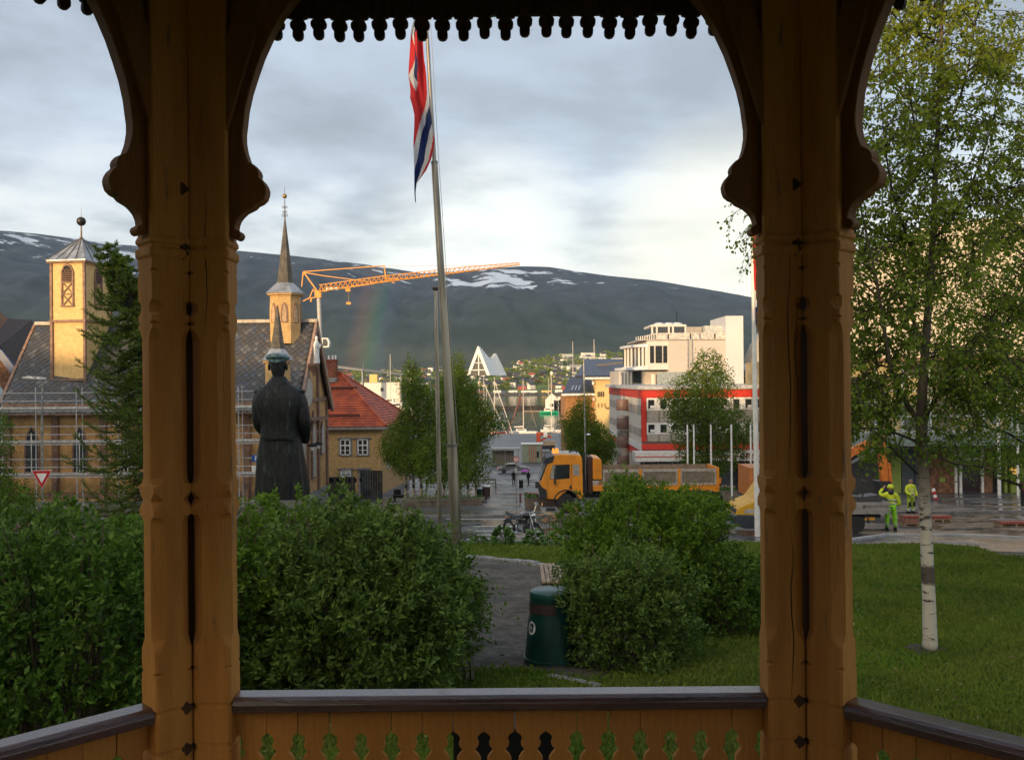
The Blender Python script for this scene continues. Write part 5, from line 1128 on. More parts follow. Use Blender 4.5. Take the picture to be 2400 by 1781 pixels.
for pxc in (808, 849): cross_window(WX(pxc, d)-HX0, Zh(1066), Zh(1030), .86, house)
cross_window(WX(809, d)-HX0, Zh(1116), Zh(1102), .86, house)
s = MB(); s.bb((WX(838, d)-HX0, -.12, 0), (WX(862, d)-HX0, -.01, Zh(1100))); s.bb((WX(834, d)-HX0, -.3, Zh(1100)), (WX(866, d)-HX0, 0, Zh(1096))); s.build('door', MATS['grey_trim'], house)
for y in (2.6, 6.2):
    s = MB(); x = HW+HS*.9*y/HD; s.box((x+.03, y, 3.0), (.1, .9, 1.5), rz=-.09); o = s.build('window', m_white, house); s = MB(); s.box((x+.07, y, 3.0), (.06, .7, 1.3), rz=-.09); s.build('pane', m_glass, o)
# dark board wall in front of the house
t = thing('board_fence', 'dark weathered board enclosure between church and ochre house', 'fence', (WX(765, 70), 70, gz(70)-.1)); m_df = mat('tarred_boards', (0.055, 0.06, 0.055), .7, var=.3, scale=2)
Zf = lambda py, dd=70: WZ(830, py, dd)-gz(dd)+.1
def boards(x0, x1, h, y, w=.19):
    n = int((x1-x0)/w)
    for i in range(n):
        s = MB(); s.bb((x0+i*w+.008, y+random.uniform(-.015, .015), 0), (x0+(i+1)*w-.008, y+.03, h+random.uniform(-.03, .03))); s.build('board', m_df, t)
boards(0, WX(833, 70)-WX(765, 70), Zf(1117), 0); boards(WX(836, 70)-WX(765, 70), WX(893, 70)-WX(765, 70), Zf(1107), 1.2)
s = MB()
for i in range(6): x = .2+i*.45; s.bb((x, -.12, Zf(1117)-.4), (x+.2, -.02, Zf(1117)-.1))
s.build('fixture', m_blk, t)
# ================================================================== brown roofed building and glass stairs at the far left
d = 76; bz0 = gz(d); bb0 = thing('brick_building', 'brown tiled building with blue barge boards and skylights at the far left', 'building', (WX(0, d), d, bz0))
k = d/F; H = lambda py: WZ(0, py, d)-bz0; Xp = lambda px: (px-0)*k
m_rt = mat('brown_tile', (0.050, 0.034, 0.030), .75, var=.2, stripe=[('z', .32, .1)], joint=.5)
s = MB(); s.prism([(Xp(-200), 0), (Xp(85), 0), (Xp(85), H(905)), (Xp(0), H(830)), (Xp(-200), H(660))], .3, 9); s.build('wall', mat('brown_brick', (0.20, 0.10, 0.055), .85, var=.2, stripe=[('z', .09, .1), ('x', .26, .05)], joint=.4), bb0)
bq = lambda px, py, dd: tuple(W(px, py, d+dd)-Vector(bb0.location))
s = MB(); s.add([bq(-300, 560, 0), bq(0, 810, 0), bq(56, 890, 0), bq(130, 850, 5), bq(112, 812, 9), bq(75, 750, 9), bq(0, 745, 9), bq(-300, 735, 9)], [(0, 1, 6, 7), (1, 2, 5, 6), (2, 3, 4, 5)]); s.build('roof', m_rt, bb0, recalc=False)
s = MB(); s.beam((Xp(-300), -.1, H(578)), (Xp(0), -.1, H(824)), .25, .55); s.beam((Xp(0), -.1, H(824)), (Xp(56), -.1, H(900)), .25, .55); s.build('barge_board', paint('blue_board', (0.02, 0.06, 0.16)), bb0)
for i, px in enumerate((32, 52, 74)):
    s = MB(); q4 = [Vector(bq(px+a_, b_, 3.0+c_)) for a_, b_, c_ in ((0, 812, 1), (9, 813, 1), (33, 842, 0), (22, 842, 0))]; s.add(q4+[v_+Vector((0, .3, -.2)) for v_ in q4], [(0, 1, 2, 3), (4, 5, 6, 7), (0, 1, 5, 4), (2, 3, 7, 6)]); s.build('skylight', mat('sky_glass', (0.5, 0.53, 0.56), .1, metal=.6), bb0, recalc=False)
d = 66; gz0 = gz(d); gs = thing('glass_stair', 'slanting glass stair enclosure with grey ribs left of the church', 'staircase', (WX(0, d), d, gz0)); k = d/F; H = lambda py: WZ(0, py, d)-gz0
s = MB(); s.add([(-60*k, 0, H(880)), (45*k, 0, H(1035)), (45*k, 0, H(1075)), (-60*k, 0, H(1000)), (-60*k, 2.4, H(880)), (45*k, 2.4, H(1035)), (45*k, 2.4, H(1075)), (-60*k, 2.4, H(1000))], [(0, 1, 2, 3), (4, 5, 6, 7), (0, 1, 5, 4), (3, 2, 6, 7)]); s.build('glazing', mat('stair_glass', (0.22, 0.30, 0.34), .12, spec=1.0), gs)
for i in range(6):
    s = MB(); s.beam((-60*k, -.06, H(862+i*24)), (46*k, -.06, H(1000+i*15)), .07, .09); s.build('rib', MATS['galvanised'], gs)
s = MB(); s.tube([(36*k, 0, 0), (36*k, 0, H(1045))], .55, 16); s.build('column', mat('steel_column', (0.28, 0.29, 0.30), .4, metal=.4), gs); s = MB(); s.bb((-60*k, -.4, 0), (40*k, 2, H(1105))); s.build('base', mat('dark_navy', (0.012, 0.016, 0.04), .5), gs)
# ================================================================== red, white and grey building on the square
d = 86; bz0 = gz(d)-.1; RX = WX(1503, d); rb = thing('shop_building', 'red and white shop building with grey panels and spiral stair on the square', 'building', (RX, d, bz0)); k = d/F
H = lambda py: WZ(1600, py, d)-bz0; X = lambda px: (px-1503)*k
m_red = paint('signal_red', (0.55, 0.035, 0.020), .45); m_gp = mat('grey_panel', (0.36, 0.33, 0.29), .6, var=.1); m_lp = mat('light_panel', (0.62, 0.58, 0.52), .6, var=.08, stripe=[('y', .6, .04)], joint=.3); m_wp = paint('fascia_white', (0.74, 0.74, 0.73), .4)
# side wall runs back to the left
WL = 29.0; lx = WX(1428, d+WL)-RX
def side(x, z0, z1, m, name, off=0.0, y0=0, y1=1.0):
    s = MB(); y0 = max(y0, .012); a = Vector((lx*y0-off, WL*y0, 0)); b = Vector((lx*y1-off, WL*y1, 0)); s.add([a+Vector((0, 0, z0)), b+Vector((0, 0, z0)), b+Vector((0, 0, z1)), a+Vector((0, 0, z1)), a+Vector((.3, 0, z0)), b+Vector((.3, 0, z0)), b+Vector((.3, 0, z1)), a+Vector((.3, 0, z1))], [(0, 1, 2, 3), (4, 5, 6, 7), (0, 1, 5, 4), (3, 2, 6, 7), (0, 3, 7, 4), (1, 2, 6, 5)]); return s.build(name, m, rb)
FW = X(1990)
s = MB(); s.add([(0.0, .3, 0), (FW, .3, 0), (FW, WL, 0), (lx+.3, WL, 0), (0.0, .3, H(912)), (FW, .3, H(912)), (FW, WL, H(912)), (lx+.3, WL, H(912))], [(0, 1, 5, 4), (1, 2, 6, 5), (2, 3, 7, 6), (3, 0, 4, 7), (4, 5, 6, 7)]); s.build('wall', m_gp, rb)
side(0, H(933), H(913), m_red, 'red_band', .06); side(0, H(1040), H(933), m_lp, 'side_panel', .02)
for a, b in ((H(972), H(950)), (H(1024), H(1004))):
    for i in range(9): side(0, a, b, m_gp, 'panel', .05, i/9+.008, (i+1)/9-.008)
side(0, H(1056), H(1040), m_wp, 'sill_band', .05); side(0, H(1072), H(1058), m_red, 'red_band', .05); side(0, 0, H(1074), m_gp, 'lower_wall', .03)
s = MB(); s.bb((-.02, -.02, H(913)), (FW, .3, H(905))); s.build('fascia', m_wp, rb)
s = MB(); s.bb((-.0, .0, H(932)), (FW, .3, H(914))); s.bb((-.01, .01, H(1034)), (X(1514), .3, H(932))); s.bb((0, 0, H(1053)), (FW, .3, H(1040))); s.build('red_frame', m_red, rb)
s = MB(); s.add([(-.5, -.25, H(912)), (FW, -.25, H(912)), (FW, 1, H(912)), (-.5, 1, H(912)), (lx-.5, WL, H(912)), (-.5, -.25, H(904)), (FW, -.25, H(904)), (FW, WL, H(904)), (lx-.5, WL, H(904))], [(5, 6, 7, 8), (0, 1, 6, 5), (0, 5, 8, 4)]); s.build('roof_edge', mat('roof_edge', (0.45, 0.47, 0.5), .5), rb, recalc=False)
for row, (za, zb2) in enumerate(((H(958), H(935)), (H(1014), H(993)))):
    s = MB(); s.bb((X(1515), .02, za-.15), (FW, .28, zb2+.12)); s.build('window_band', m_wp, rb)
    for i in range(16):
        xa = X(1517+i*28.5); s = MB(); s.bb((xa, -.03, za), (xa+17*k, .019, zb2)); o = s.build('window', m_wp, rb); s = MB(); s.bb((xa+.05, -.05, za+.05), (xa+17*k-.05, -.032, zb2-.05)); s.build('pane', m_glass, o)
        if i % 3 != 1: s = MB(); s.bb((xa+.25, -.075, za+.08), (xa+.62, -.052, za+.32)); s.build('notice', m_white, o)
for i in range(15):
    for za, zb2 in ((H(990), H(961)), (H(1034), H(1017))):
        s = MB(); xa = X(1517+i*28.5); s.bb((xa-.02, .0, za), (xa+26*k, .2, zb2)); s.build('panel', m_gp, rb)
s = MB(); s.bb((X(1480), -2.2, H(1076)), (FW, 0, H(1055))); s.build('canopy', m_wp, rb); s = MB(); s.bb((X(1480)-.01, -2.23, H(1066)), (FW, -2.2, H(1064))); s.build('red_line', m_red, rb)
s = MB(); s.bb((X(1500), -.02, 0), (FW, 0.25, H(1078))); s.build('shop_front', m_glass, rb)
for i in range(14): s = MB(); s.bb((X(1505+i*34), -.1, 0), (X(1509+i*34), -.02, H(1078))); s.build('shop_mullion', m_gp, rb)
text_part('lettering', 'ens', 1.15, mat('letter_black', (0.02, 0.02, 0.02), .5), rb, Matrix.Translation((X(1737), -2.28, H(1063)))@Matrix.Rotation(math.pi/2, 4, 'X'), .03)
# spiral stair drum at the side wall
s = MB(); cys = 10.0; cxs = WX(1459, d+cys)-RX
m_drum = mat('drum_metal', (0.36, 0.34, 0.33), .4, metal=.5, var=.25, scale=.8)
s.lathe([(.62, 0), (.62, H(968)-.6)], (cxs, cys, 0), 20); s.build('stair_drum', m_drum, rb, smooth_=60); s = MB()
for i in range(4): s.lathe([(.63, 1.6+i*1.9), (.66, 1.65+i*1.9), (.66, 2.7+i*1.9), (.63, 2.75+i*1.9)], (cxs, cys, 0), 20)
s.build('drum_band', mat('drum_dark', (0.16, 0.10, 0.09), .5), rb, smooth_=40)
# white upper building behind
d = 108; bz0 = gz(d); RX = WX(1480, d); wb = thing('office_building', 'white stepped office building with curved window corner behind the red one', 'building', (RX, d, bz0)); k = d/F
H = lambda py: WZ(1600, py, d)-bz0; X = lambda px: (px-1480)*k; m_ww = mat('render_white', (0.50, 0.465, 0.42), .7, var=.02, scale=.3); m_wh = paint('bright_render', (0.64, 0.61, 0.56), .7, var=.02, scale=.3)
s = MB(); s.bb((X(1567), 0, 0), (X(1735), 12, H(798))); s.build('wall', m_ww, wb)
s = MB(); s.bb((X(1517), .1, H(866)), (X(1567), 12, H(798))); s.build('window_block', m_wh, wb)
s = MB(); s.bb((X(1700), -.4, 0), (X(1741), 8, H(742))); s.build('tower', paint('tower_white', (0.60, 0.61, 0.63), scale=.3, var=.02), wb)
for a, b in ((1524, 1533), (1537, 1552), (1555, 1564)): s = MB(); s.bb((X(a), .0, H(850)), (X(b), .099, H(810))); o = s.build('window', m_glass, wb)
s = MB(); lx2 = X(1482)
for i in range(7):
    a, b = i/7, (i+1)/7; fx = lambda t_: X(1516)+(X(1480)-X(1516))*math.sin(t_*1.45); fy = lambda t_: .3+9*(1-math.cos(t_*1.45)); s = MB(); s.add([(fx(a), fy(a), H(857)), (fx(b), fy(b), H(857)), (fx(b), fy(b), H(816)), (fx(a), fy(a), H(816))], [(0, 1, 2, 3)]); s.build('window', m_glass, wb); s = MB(); s.tube([(fx(a), fy(a)-.06, H(860)), (fx(a), fy(a)-.06, H(812))], .16, 6); s.build('window_post', m_wh, wb)
for z0, z1, g_ in ((812, 806, 8), (862, 857, 2), (866, 860, 22)):
    s = MB(); P = [(fx(t_/8)-(g_*k), fy(t_/8)-g_*k*.3) for t_ in range(9)]; s.prism([(X(1520), .0)]+P+[(X(1520), 10)], H(z0), H(z1), 'z'); s.build('ledge', paint('ledge_white', (0.66, 0.68, 0.72)), wb)
s = MB(); s.bb((X(1455), 2, 0), (X(1600), 12, H(868))); s.build('lower_wall', m_ww, wb); s = MB(); s.bb((X(1540), -.3, H(905)), (X(1705), .0, H(872))); s.build('glass_screen', mat('screen_glass', (0.3, 0.35, 0.36), .15, spec=.8), wb)
for px in (1458, 1466, 1474, 1482): s = MB(); s.bb((X(px), 1.6, H(905)), (X(px+3), 2, H(870))); s.build('pier', m_wh, wb)
for px, w in ((1488, 20),): s = MB(); s.bb((X(px), 1.8, H(896)), (X(px+w), 1.99, H(869))); s.build('window', m_glass, wb)
s = MB(); s.tube([(X(1535), .9, H(905)), (X(1535), .9, H(876))], .35, 10); s.build('column', m_wh, wb)
for a, b in ((1538, 1565), (1569, 1617), (1621, 1640), (1643, 1674), (1678, 1710)): s = MB(); s.bb((X(a), -.1, H(796)), (X(b), .1, H(780))); s.build('parapet_panel', mat('parapet', (0.55, 0.52, 0.48), .7, var=.15), wb)
s = MB(); s.bb((X(1498), .0, H(797)), (X(1712), 11, H(795))); s.build('roof_slab', m_ww, wb)
for i in range(9): s = MB(); t_ = i/9; s.bb((X(1499+i*4.5), 3-2.6*t_, H(796)), (X(1501+i*4.5), 3.2-2.6*t_, H(786-i*.6))); s.build('baluster', m_wh, wb)
s = MB(); s.bb((X(1540), 3, H(780)), (X(1620), 9, H(778))); s.bb((X(1536), 3, H(762)), (X(1620), 9, H(757)))
for px in (1537, 1548, 1577, 1587, 1617): s.bb((X(px), 2.95, H(780)), (X(px+4), 3.3, H(758)))
s.build('penthouse', m_wh, wb); s = MB(); s.bb((X(1541), 3.2, H(780)), (X(1619), 3.4, H(762))); s.build('penthouse_glass', m_glass, wb)
for px in (1560, 1583, 1603): s = MB(); s.ball((X(px), 4.5, H(757)), (.75, 1.5, .35), 12, 8); s.build('roof_dome', MATS['tower_white'], wb, smooth_=60)
s = MB(); s.bb((X(1622), 3, H(780)), (X(1658), 8, H(763))); s.build('plant_room', m_gp, wb); s = MB(); s.bb((X(1660), 1.5, H(782)), (X(1706), 6, H(762))); s.build('screen', mat('screen_pale', (0.5, 0.53, 0.52), .3), wb)
s = MB()
for px in (1612, 1622): s.tube([(X(px), -.15, H(865)), (X(px), -.15, H(790))], .05, 5)
for i in range(14): s.tube([(X(1612), -.15, H(862-i*5)), (X(1622), -.15, H(862-i*5))], .03, 4)
s.build('ladder', MATS['galvanised'], wb); s = MB(); s.tube([(X(1609), 6, H(760)), (X(1609), 6, H(722))], .05, 5); s.build('aerial', m_blk, wb)
# yellow building with dark glazed roof
d = 140; bz0 = gz(d); yb = thing('hotel_building', 'pale yellow building with dark blue stepped roof behind the birch', 'building', (WX(1395, d), d, bz0)); k = d/F; H = lambda py: WZ(1400, py, d)-bz0; X = lambda px: (px-1395)*k
m_yb = mat('pale_yellow_render', (0.70, 0.52, 0.24), .7, var=.05); m_db = mat('dark_blue_roof', (0.035, 0.042, 0.07), .35, var=.1, stripe=[('x', 1.6, .03)])
s = MB(); s.bb((X(1395), 0, 0), (X(1480), 14, H(888))); s.build('wall', m_yb, yb); s = MB(); s.bb((X(1325), 1.5, 0), (X(1396), 14, H(926))); s.build('side_wall', mat('orange_brick', (0.36, 0.18, 0.07), .8), yb)
s = MB(); s.add([(X(1348), -.8, H(886)), (X(1490), -.8, H(886)), (X(1490), 10, H(838)), (X(1385), 10, H(838)), (X(1348), -.8, H(880)), (X(1490), -.8, H(880))], [(4, 5, 2, 3), (0, 1, 5, 4)]); s.build('roof', m_db, yb, recalc=False)
s = MB(); s.bb((X(1370), -.9, H(889)), (X(1490), -.7, H(884))); s.bb((X(1316), .4, H(927)), (X(1398), .6, H(922))); s.build('eave_board', m_wp, yb)
s = MB(); s.add([(X(1318), .5, H(921)), (X(1398), .5, H(921)), (X(1398), 8, H(882)), (X(1343), 8, H(882))], [(0, 1, 2, 3)]); s.build('lower_roof', m_db, yb, recalc=False)
for px in (1345, 1353, 1361): s = MB(); s.add([(X(px-5), 1.5, H(914)), (X(px-2), 1.5, H(914)), (X(px+4), 3.5, H(903)), (X(px+1), 3.5, H(903))], [(0, 1, 2, 3)]); s.build('skylight', MATS['sky_glass'], yb, recalc=False)
s = MB(); s.add([(X(1400), .9, H(880)), (X(1418), .9, H(880)), (X(1440), 5, H(857)), (X(1425), 5, H(857))], [(0, 1, 2, 3)]); s.add([(X(1405), 5, H(853)), (X(1485), 5, H(846)), (X(1485), 5, H(850)), (X(1405), 5, H(856))], [(0, 1, 2, 3)]); s.build('roof_hatch', mat('hatch', (0.16, 0.13, 0.09), .6), yb, recalc=False)
for i in range(4): s = MB(); s.bb((X(1400+i*4.2), -.08, H(930)), (X(1402.6+i*4.2), 0, H(918))); s.build('window', m_glass, yb)
for i in range(3): s = MB(); s.bb((X(1400+i*8), -.05, H(955)), (X(1404+i*8), 0, H(945))); s.build('window', mat('far_win', (0.35, 0.25, 0.12), .3), yb)
for i, w in enumerate((2.6, 2.6, 2.6, 2.6)): s = MB(); x0_ = 1420+i*3.7; s.bb((X(x0_), -.1, H(959.5)), (X(x0_+1), 0, H(954.5))); s.bb((X(x0_), -.1, H(955.7)), (X(x0_+2.6), 0, H(954.5))); s.bb((X(x0_+(1.7 if i % 2 else 0)), -.09, H(957.5)), (X(x0_+2.6), 0, H(956.6))); s.build('wall_letter', m_blk, yb)
for px, py in ((1389, 897), (1390, 935), (1450, 898)): s = MB(); s.bb((X(px-2), -.5, H(py+4)), (X(px+2), -.1, H(py-3))); s.build('wall_lamp', m_white, yb)
# small glimpse of building right of the white tower
d = 112; t = thing('rooftop', 'dark roofed house with skylight seen between white tower and right posts', 'building', (WX(1745, d), d, gz(d))); k = d/F; H = lambda py: WZ(1770, py, d)-gz(d)
s = MB(); s.bb((-.5, 2, 0), (4.5, 10, H(880))); s.build('wall', mat('tan_wall', (0.28, 0.19, 0.11), .8), t); s = MB(); s.add([(-.8, 1.5, H(880)), (5, 1.5, H(880)), (5, 8, H(828)), (-.8, 8, H(828))], [(0, 1, 2, 3)]); s.build('roof', m_db, t, recalc=False); s = MB(); s.add([(0, 1.9, H(866)), (1.4, 1.9, H(866)), (1.4, 3.4, H(852)), (0, 3.4, H(852))], [(0, 1, 2, 3)]); s.build('skylight', MATS['sky_glass'], t, recalc=False); s = MB(); s.bb((-.6, 1.8, H(884)), (5, 1.99, H(880))); s.build('eave_board', m_wp, t); s = MB(); s.bb((.6, 1.9, H(902)), (1.9, 1.99, H(890))); s.build('window', m_glass, t)
# ================================================================== culture hall on the right
d = 74; bz0 = gz(d)-.05; X0_ = WX(1950, d); hall = thing('culture_hall', 'large hall with vast cream arched roof above a glazed facade and canopy', 'building', (X0_, d, bz0)); k = d/F; H = lambda py: WZ(2150, py, d)-bz0; X = lambda px: (px-1950)*k
m_cream = mat('cream_cladding', (0.62, 0.55, 0.43), .7, var=.04, scale=.4, stripe=[('z', 2.4, .006), ('x', 4, .004)], joint=.25)
arc = []
for px, py in [(1870, 838), (1890, 790), (1925, 735), (1965, 685), (2010, 640), (2060, 595), (2110, 560), (2170, 535), (2240, 520), (2320, 512), (2420, 508), (2600, 515), (2800, 545), (3000, 600), (3200, 700), (3250, 838)]: arc.append((X(px)*1.0, H(py)))
s = MB(); kk = 92/74
arc2 = [((px_ - X(1200))*kk + X(1200), (z_+bz0)*kk-bz0) for px_, z_ in arc]
s.prism(arc2, 18, 40); s.build('arched_roof', m_cream, hall)
s = MB(); s.bb((X(1880), .6, 0), (X(3200), 18, H(838))); s.build('wall', mat('hall_tan', (0.30, 0.24, 0.13), .6, var=.2, scale=.3), hall)
s = MB(); s.bb((X(1870), -.2, H(846)), (X(3200), .6, H(838))); s.build('roof_edge', m_trim, hall)
m_fr = mat('hall_frame', (0.40, 0.44, 0.43), .5)
cols_ = list(range(1990, 2520, 64)); rws = [1012, 976, 948, 917, 884, 848]
for i, px in enumerate(cols_):
    s = MB(); s.bb((X(px)-.11, .2, H(1012)), (X(px)+.11, .56, H(846))); s.build('mullion', m_fr, hall)
    for j in range(5):
        m_ = [mat('pane_a', (0.34, 0.27, 0.13), .25, var=.2, scale=.4), mat('pane_b', (0.20, 0.17, 0.11), .15), mat('pane_c', (0.10, 0.10, 0.08), .1, spec=.8), mat('pane_d', (0.42, 0.35, 0.18), .3)][(i*7+j*5+i*j) % 4]
        s = MB(); s.bb((X(px)+.12, .4, H(rws[j])+.08), (X(px+64)-.12, .55, H(rws[j+1])-.06)); s.build('pane', m_, hall)
for y in rws[:-1]: s = MB(); s.bb((X(1985), .25, H(y)-.06), (X(2560), .54, H(y)+.06)); s.build('transom', m_fr, hall)
s = MB(); s.bb((X(1900), -3.2, H(1038)), (X(2700), .5, H(1014))); s.build('canopy', mat('canopy_glass', (0.20, 0.25, 0.235), .25, spec=.7), hall); s = MB(); s.bb((X(1900), -3.3, H(1045)), (X(2700), .4, H(1038))); s.build('canopy_edge', m_blk, hall)
m_bk = mat('hall_brick', (0.26, 0.13, 0.075), .85, var=.25, scale=3, stripe=[('z', .15, .12), ('x', .4, .04)], joint=.5); m_gn = paint('lime_panel', (0.26, 0.34, 0.06), .5); m_ds = mat('slate_panel', (0.07, 0.09, 0.10), .5)
def front(a, b, m, name, y=.0, z0=0, z1=None):
    s = MB(); s.bb((X(a), y, z0), (X(b), y+.5, z1 if z1 else H(1046))); return s.build(name, m, hall)
front(1900, 2085, mat('dark_shopfront', (0.06, 0.055, 0.05), .3), 'shop_front', .05); front(2088, 2110, m_gn, 'green_panel'); front(2112, 2140, m_ds, 'slate_panel'); front(2142, 2170, m_ds, 'slate_panel'); front(2172, 2240, m_bk, 'brick_wall', .1)
front(2302, 2326, m_bk, 'brick_wall', .1); front(2352, 2358, m_gn, 'green_panel', -.05); front(2368, 2420, m_gn, 'green_panel'); front(2422, 2600, m_bk, 'brick_wall', .1); front(2328, 2350, m_blk, 'dark_entrance', .2)
s = MB(); 
for px in (2238, 2249, 2300): s.bb((X(px)-.09, -.1, 0), (X(px)+.09, .1, H(1046)))
s.bb((X(2238), -.12, H(1080)), (X(2302), .12, H(1074))); s.bb((X(2249), -.1, 0), (X(2300), .1, .15)); o = s.build('door_frame', m_white, hall); front(2240, 2301, mat('door_glass', (0.035, 0.02, 0.018), .15, spec=.7), 'door_glass', .12)
s = MB(); s.bb((X(2200), .02, H(1130)), (X(2214), .1, H(1120))); s.build('wall_vent', m_gn, hall)
s = MB(); s.lathe([(.3, 0), (.34, .3), (.1, .5)], (X(2356), -1.2, H(1108)), 10); s.build('lamp_shade', mat('amber_lamp', (0.7, 0.4, 0.1), .5, emit=((1.0, .55, .12), .5)), hall)
# ================================================================== BIN, BENCH
b0 = G(1292, 1562); m_bin = mat('bin_green', (0.004, 0.034, 0.027), .38, var=.15, scale=3, spec=.5); m_bdk = mat('bin_dark', (0.008, 0.009, 0.009), .5)
t = thing('litter_bin', 'tapered dark green litter bin with round white pictogram by the gravel path', 'bin', b0)
D_ = b0.y; hB = WZ(1292, 1380, D_)-b0.z
s = MB(); s.lathe([(.345, 0), (.36, .03), (.36, .10), (.352, .12)], n=40); s.build('foot', mat('bin_foot', (0.035, 0.035, 0.035), .6), t, smooth_=40)
s = MB(); s.lathe([(.352, .12), (.368, .125), (.366, .15), (.352, .155)], n=40); s.build('rim', m_bin, t, smooth_=40)
s = MB(); s.lathe([(.352, .155), (.335, .30), (.30, hB*.62), (.283, hB-.33), (.278, hB-.08)], n=40); s.build('body', m_bin, t, smooth_=40)
s = MB(); s.lathe([(.278, hB-.08), (.282, hB-.05), (.272, hB-.02), (.24, hB-.002), (.05, hB+.005), (.01, hB+.005)], n=40); s.build('lid', mat('bin_lid', (0.012, 0.062, 0.052), .32, var=.2, scale=4), t, smooth_=40)
s = MB(); a0 = rad(-160); vs = []; 
for i in range(15):
    a = rad(-172)+rad(92)*i/14
    for z in (hB-.28, hB-.15): r = .286+.0015; vs.append((r*math.cos(a)*1.004, r*math.sin(a)*1.004, z))
s.add(vs, [(2*i, 2*i+2, 2*i+3, 2*i+1) for i in range(14)]); s.build('slot', mat('slot_rust', (0.035, 0.018, 0.014), .7), t)
def on_bin(a, z, off):
    r = np.interp(z, [.155, .30, hB*.62, hB-.33, hB-.08], [.352, .335, .30, .283, .278])+off; return Vector((r*math.cos(a), r*math.sin(a), z))
def bin_patch(pts, off, name, m, par=t):
    s = MB(); ac = rad(-147); zc = hB-.47; s.add([on_bin(ac+u/.29, zc+w, off) for u, w in pts], [tuple(range(len(pts)))]); return s.build(name, m, par)
o = bin_patch([(math.cos(a)*.072, math.sin(a)*.086) for a in np.linspace(0, 6.283, 25)[:-1]], .004, 'pictogram', m_white)
pm = mat('pictogram_ink', (0.02, 0.04, 0.06), .6)
for k_, pts in enumerate([[(-.002, -.055), (.030, -.055), (.034, -.005), (-.004, -.005)], [(-.038, -.055), (-.026, -.055), (-.020, .008), (-.034, .014)], [(-.024, -.055), (-.014, -.055), (-.016, .0), (-.024, .01)], [(-.036, .012), (-.018, .012), (-.016, .036), (-.034, .036)], [(-.018, .030), (.012, .012), (.014, .018), (-.016, .040)]]):
    s = MB(); ac = rad(-147); zc = hB-.47; s.add([on_bin(ac+u/.29, zc+w, .006) for u, w in pts], [(0, 1, 2, 3)]); q = s.build('symbol', pm, t)
s = MB(); s.add([on_bin(rad(-147)+math.cos(a)*.010/.29-.026/.29, hB-.47+.048+math.sin(a)*.011, .006) for a in np.linspace(0, 6.28, 11)[:-1]], [tuple(range(10))]); s.build('symbol', pm, t)
p0 = W(1270, 1375, 17.0); t = thing('bench', 'slatted wooden bench seat behind the green bin', 'bench', (p0.x, 17.0, gz(17.0)+.06)); sh = .48; m_sl = mat('bench_slat', (0.30, 0.21, 0.13), .6, var=.2, stretch=(8, 1, 8), scale=3)
for i in range(9): s = MB(); s.bb((i*.085+.006, 0, sh-.035), (i*.085+.072, 1.75, sh)); s.build('slat', m_sl, t)
for y in (.12, 1.55): s = MB(); s.bb((0, y, sh-.09), (.78, y+.06, sh-.036)); s.bb((.04, y, 0), (.10, y+.06, sh-.09)); s.bb((.66, y, 0), (.72, y+.06, sh-.09)); s.build('leg_frame', m_blk, t)
# ================================================================== BRONZE STATUE (seen from behind)
m_brz = mat('bronze', (0.016, 0.019, 0.018), .5, metal=.35, var=.3, scale=7, bump=.9, bscale=16, stretch=(5, 5, .9), stain=((0.055, 0.075, 0.072), 1.6, .56)); m_brl = mat('bronze_patina', (0.20, 0.30, 0.32), .5, metal=.35, var=.25, scale=12, bump=.5, bscale=20)
SD = 16.0; feet = W(662, 1172, SD); st = thing('statue', 'dark bronze statue of a man in long overcoat and peaked cap seen from behind', 'statue', (feet.x, SD, gz(SD)+.04)); zf = feet.z-gz(SD)
S_ = SD/F
def hz_(py): return zf+(1172-py)*S_
def cxp(px): return (px-662)*S_
s = MB(); s.box((0, 0, zf/2), (.95, .95, zf)); s.box((0, 0, zf-.06), (1.0, 1.0, .10)); s.build('pedestal', m_kerb, st)
secs = [(1172, 662, 60, 44), (1150, 662, 60, 43), (1110, 661, 57, 40), (1060, 659, 51, 36), (1022, 658, 45, 33), (1005, 657, 44, 32), (985, 657, 50, 33), (960, 657, 56, 34), (940, 657, 58, 33), (925, 657, 54, 30), (915, 656, 44, 26), (905, 655, 28, 20), (895, 654, 19, 17)]
def body_loft(secs, n=48, fold=.06, seed=1):
    rings = []
    for py, px, rx, ry in secs:
        ring = []
        for k_ in range(n):
            a = 2*math.pi*k_/n; f_ = 1+fold*math.sin(a*9+seed)*max(0, min(1, (py-1000)/120))+.012*math.sin(a*3+py*.05); ca, sa = math.cos(a), math.sin(a)
            e_ = .82; ring.append(Vector((cxp(px)+math.copysign(abs(ca)**e_, ca)*rx*S_*f_, math.copysign(abs(sa)**e_, sa)*ry*S_*f_, hz_(py))))
        rings.append(ring)
    m_ = MB(); m_.loft(rings); return m_
body_loft(secs).build('coat', m_brz, st, smooth_=70)
s = MB(); s.loft([[Vector((cxp(656)+r*math.cos(a), r*.8*math.sin(a), hz_(y))) for a in np.linspace(0, 6.283, 21)[:-1]] for y, r in ((912, .22), (903, .21), (893, .135), (888, .125))]); s.build('collar', m_brz, st, smooth_=60)
skin('body', [((cxp(655), 0, hz_(905)), .10), ((cxp(655), .01, hz_(888)), .095), ((cxp(654), .02, hz_(876)), (.13, .13)), ((cxp(653), .03, hz_(862)), (.15, .15)), ((cxp(653), .03, hz_(850)), (.135, .135))], [(0, 1), (1, 2), (2, 3), (3, 4)], m_brz, st)
for sx in (-1, 1): s = MB(); s.ball((cxp(653)+sx*.15, .03, hz_(866)), (.025, .045, .06), 8, 6); s.build('ear', m_brz, st)
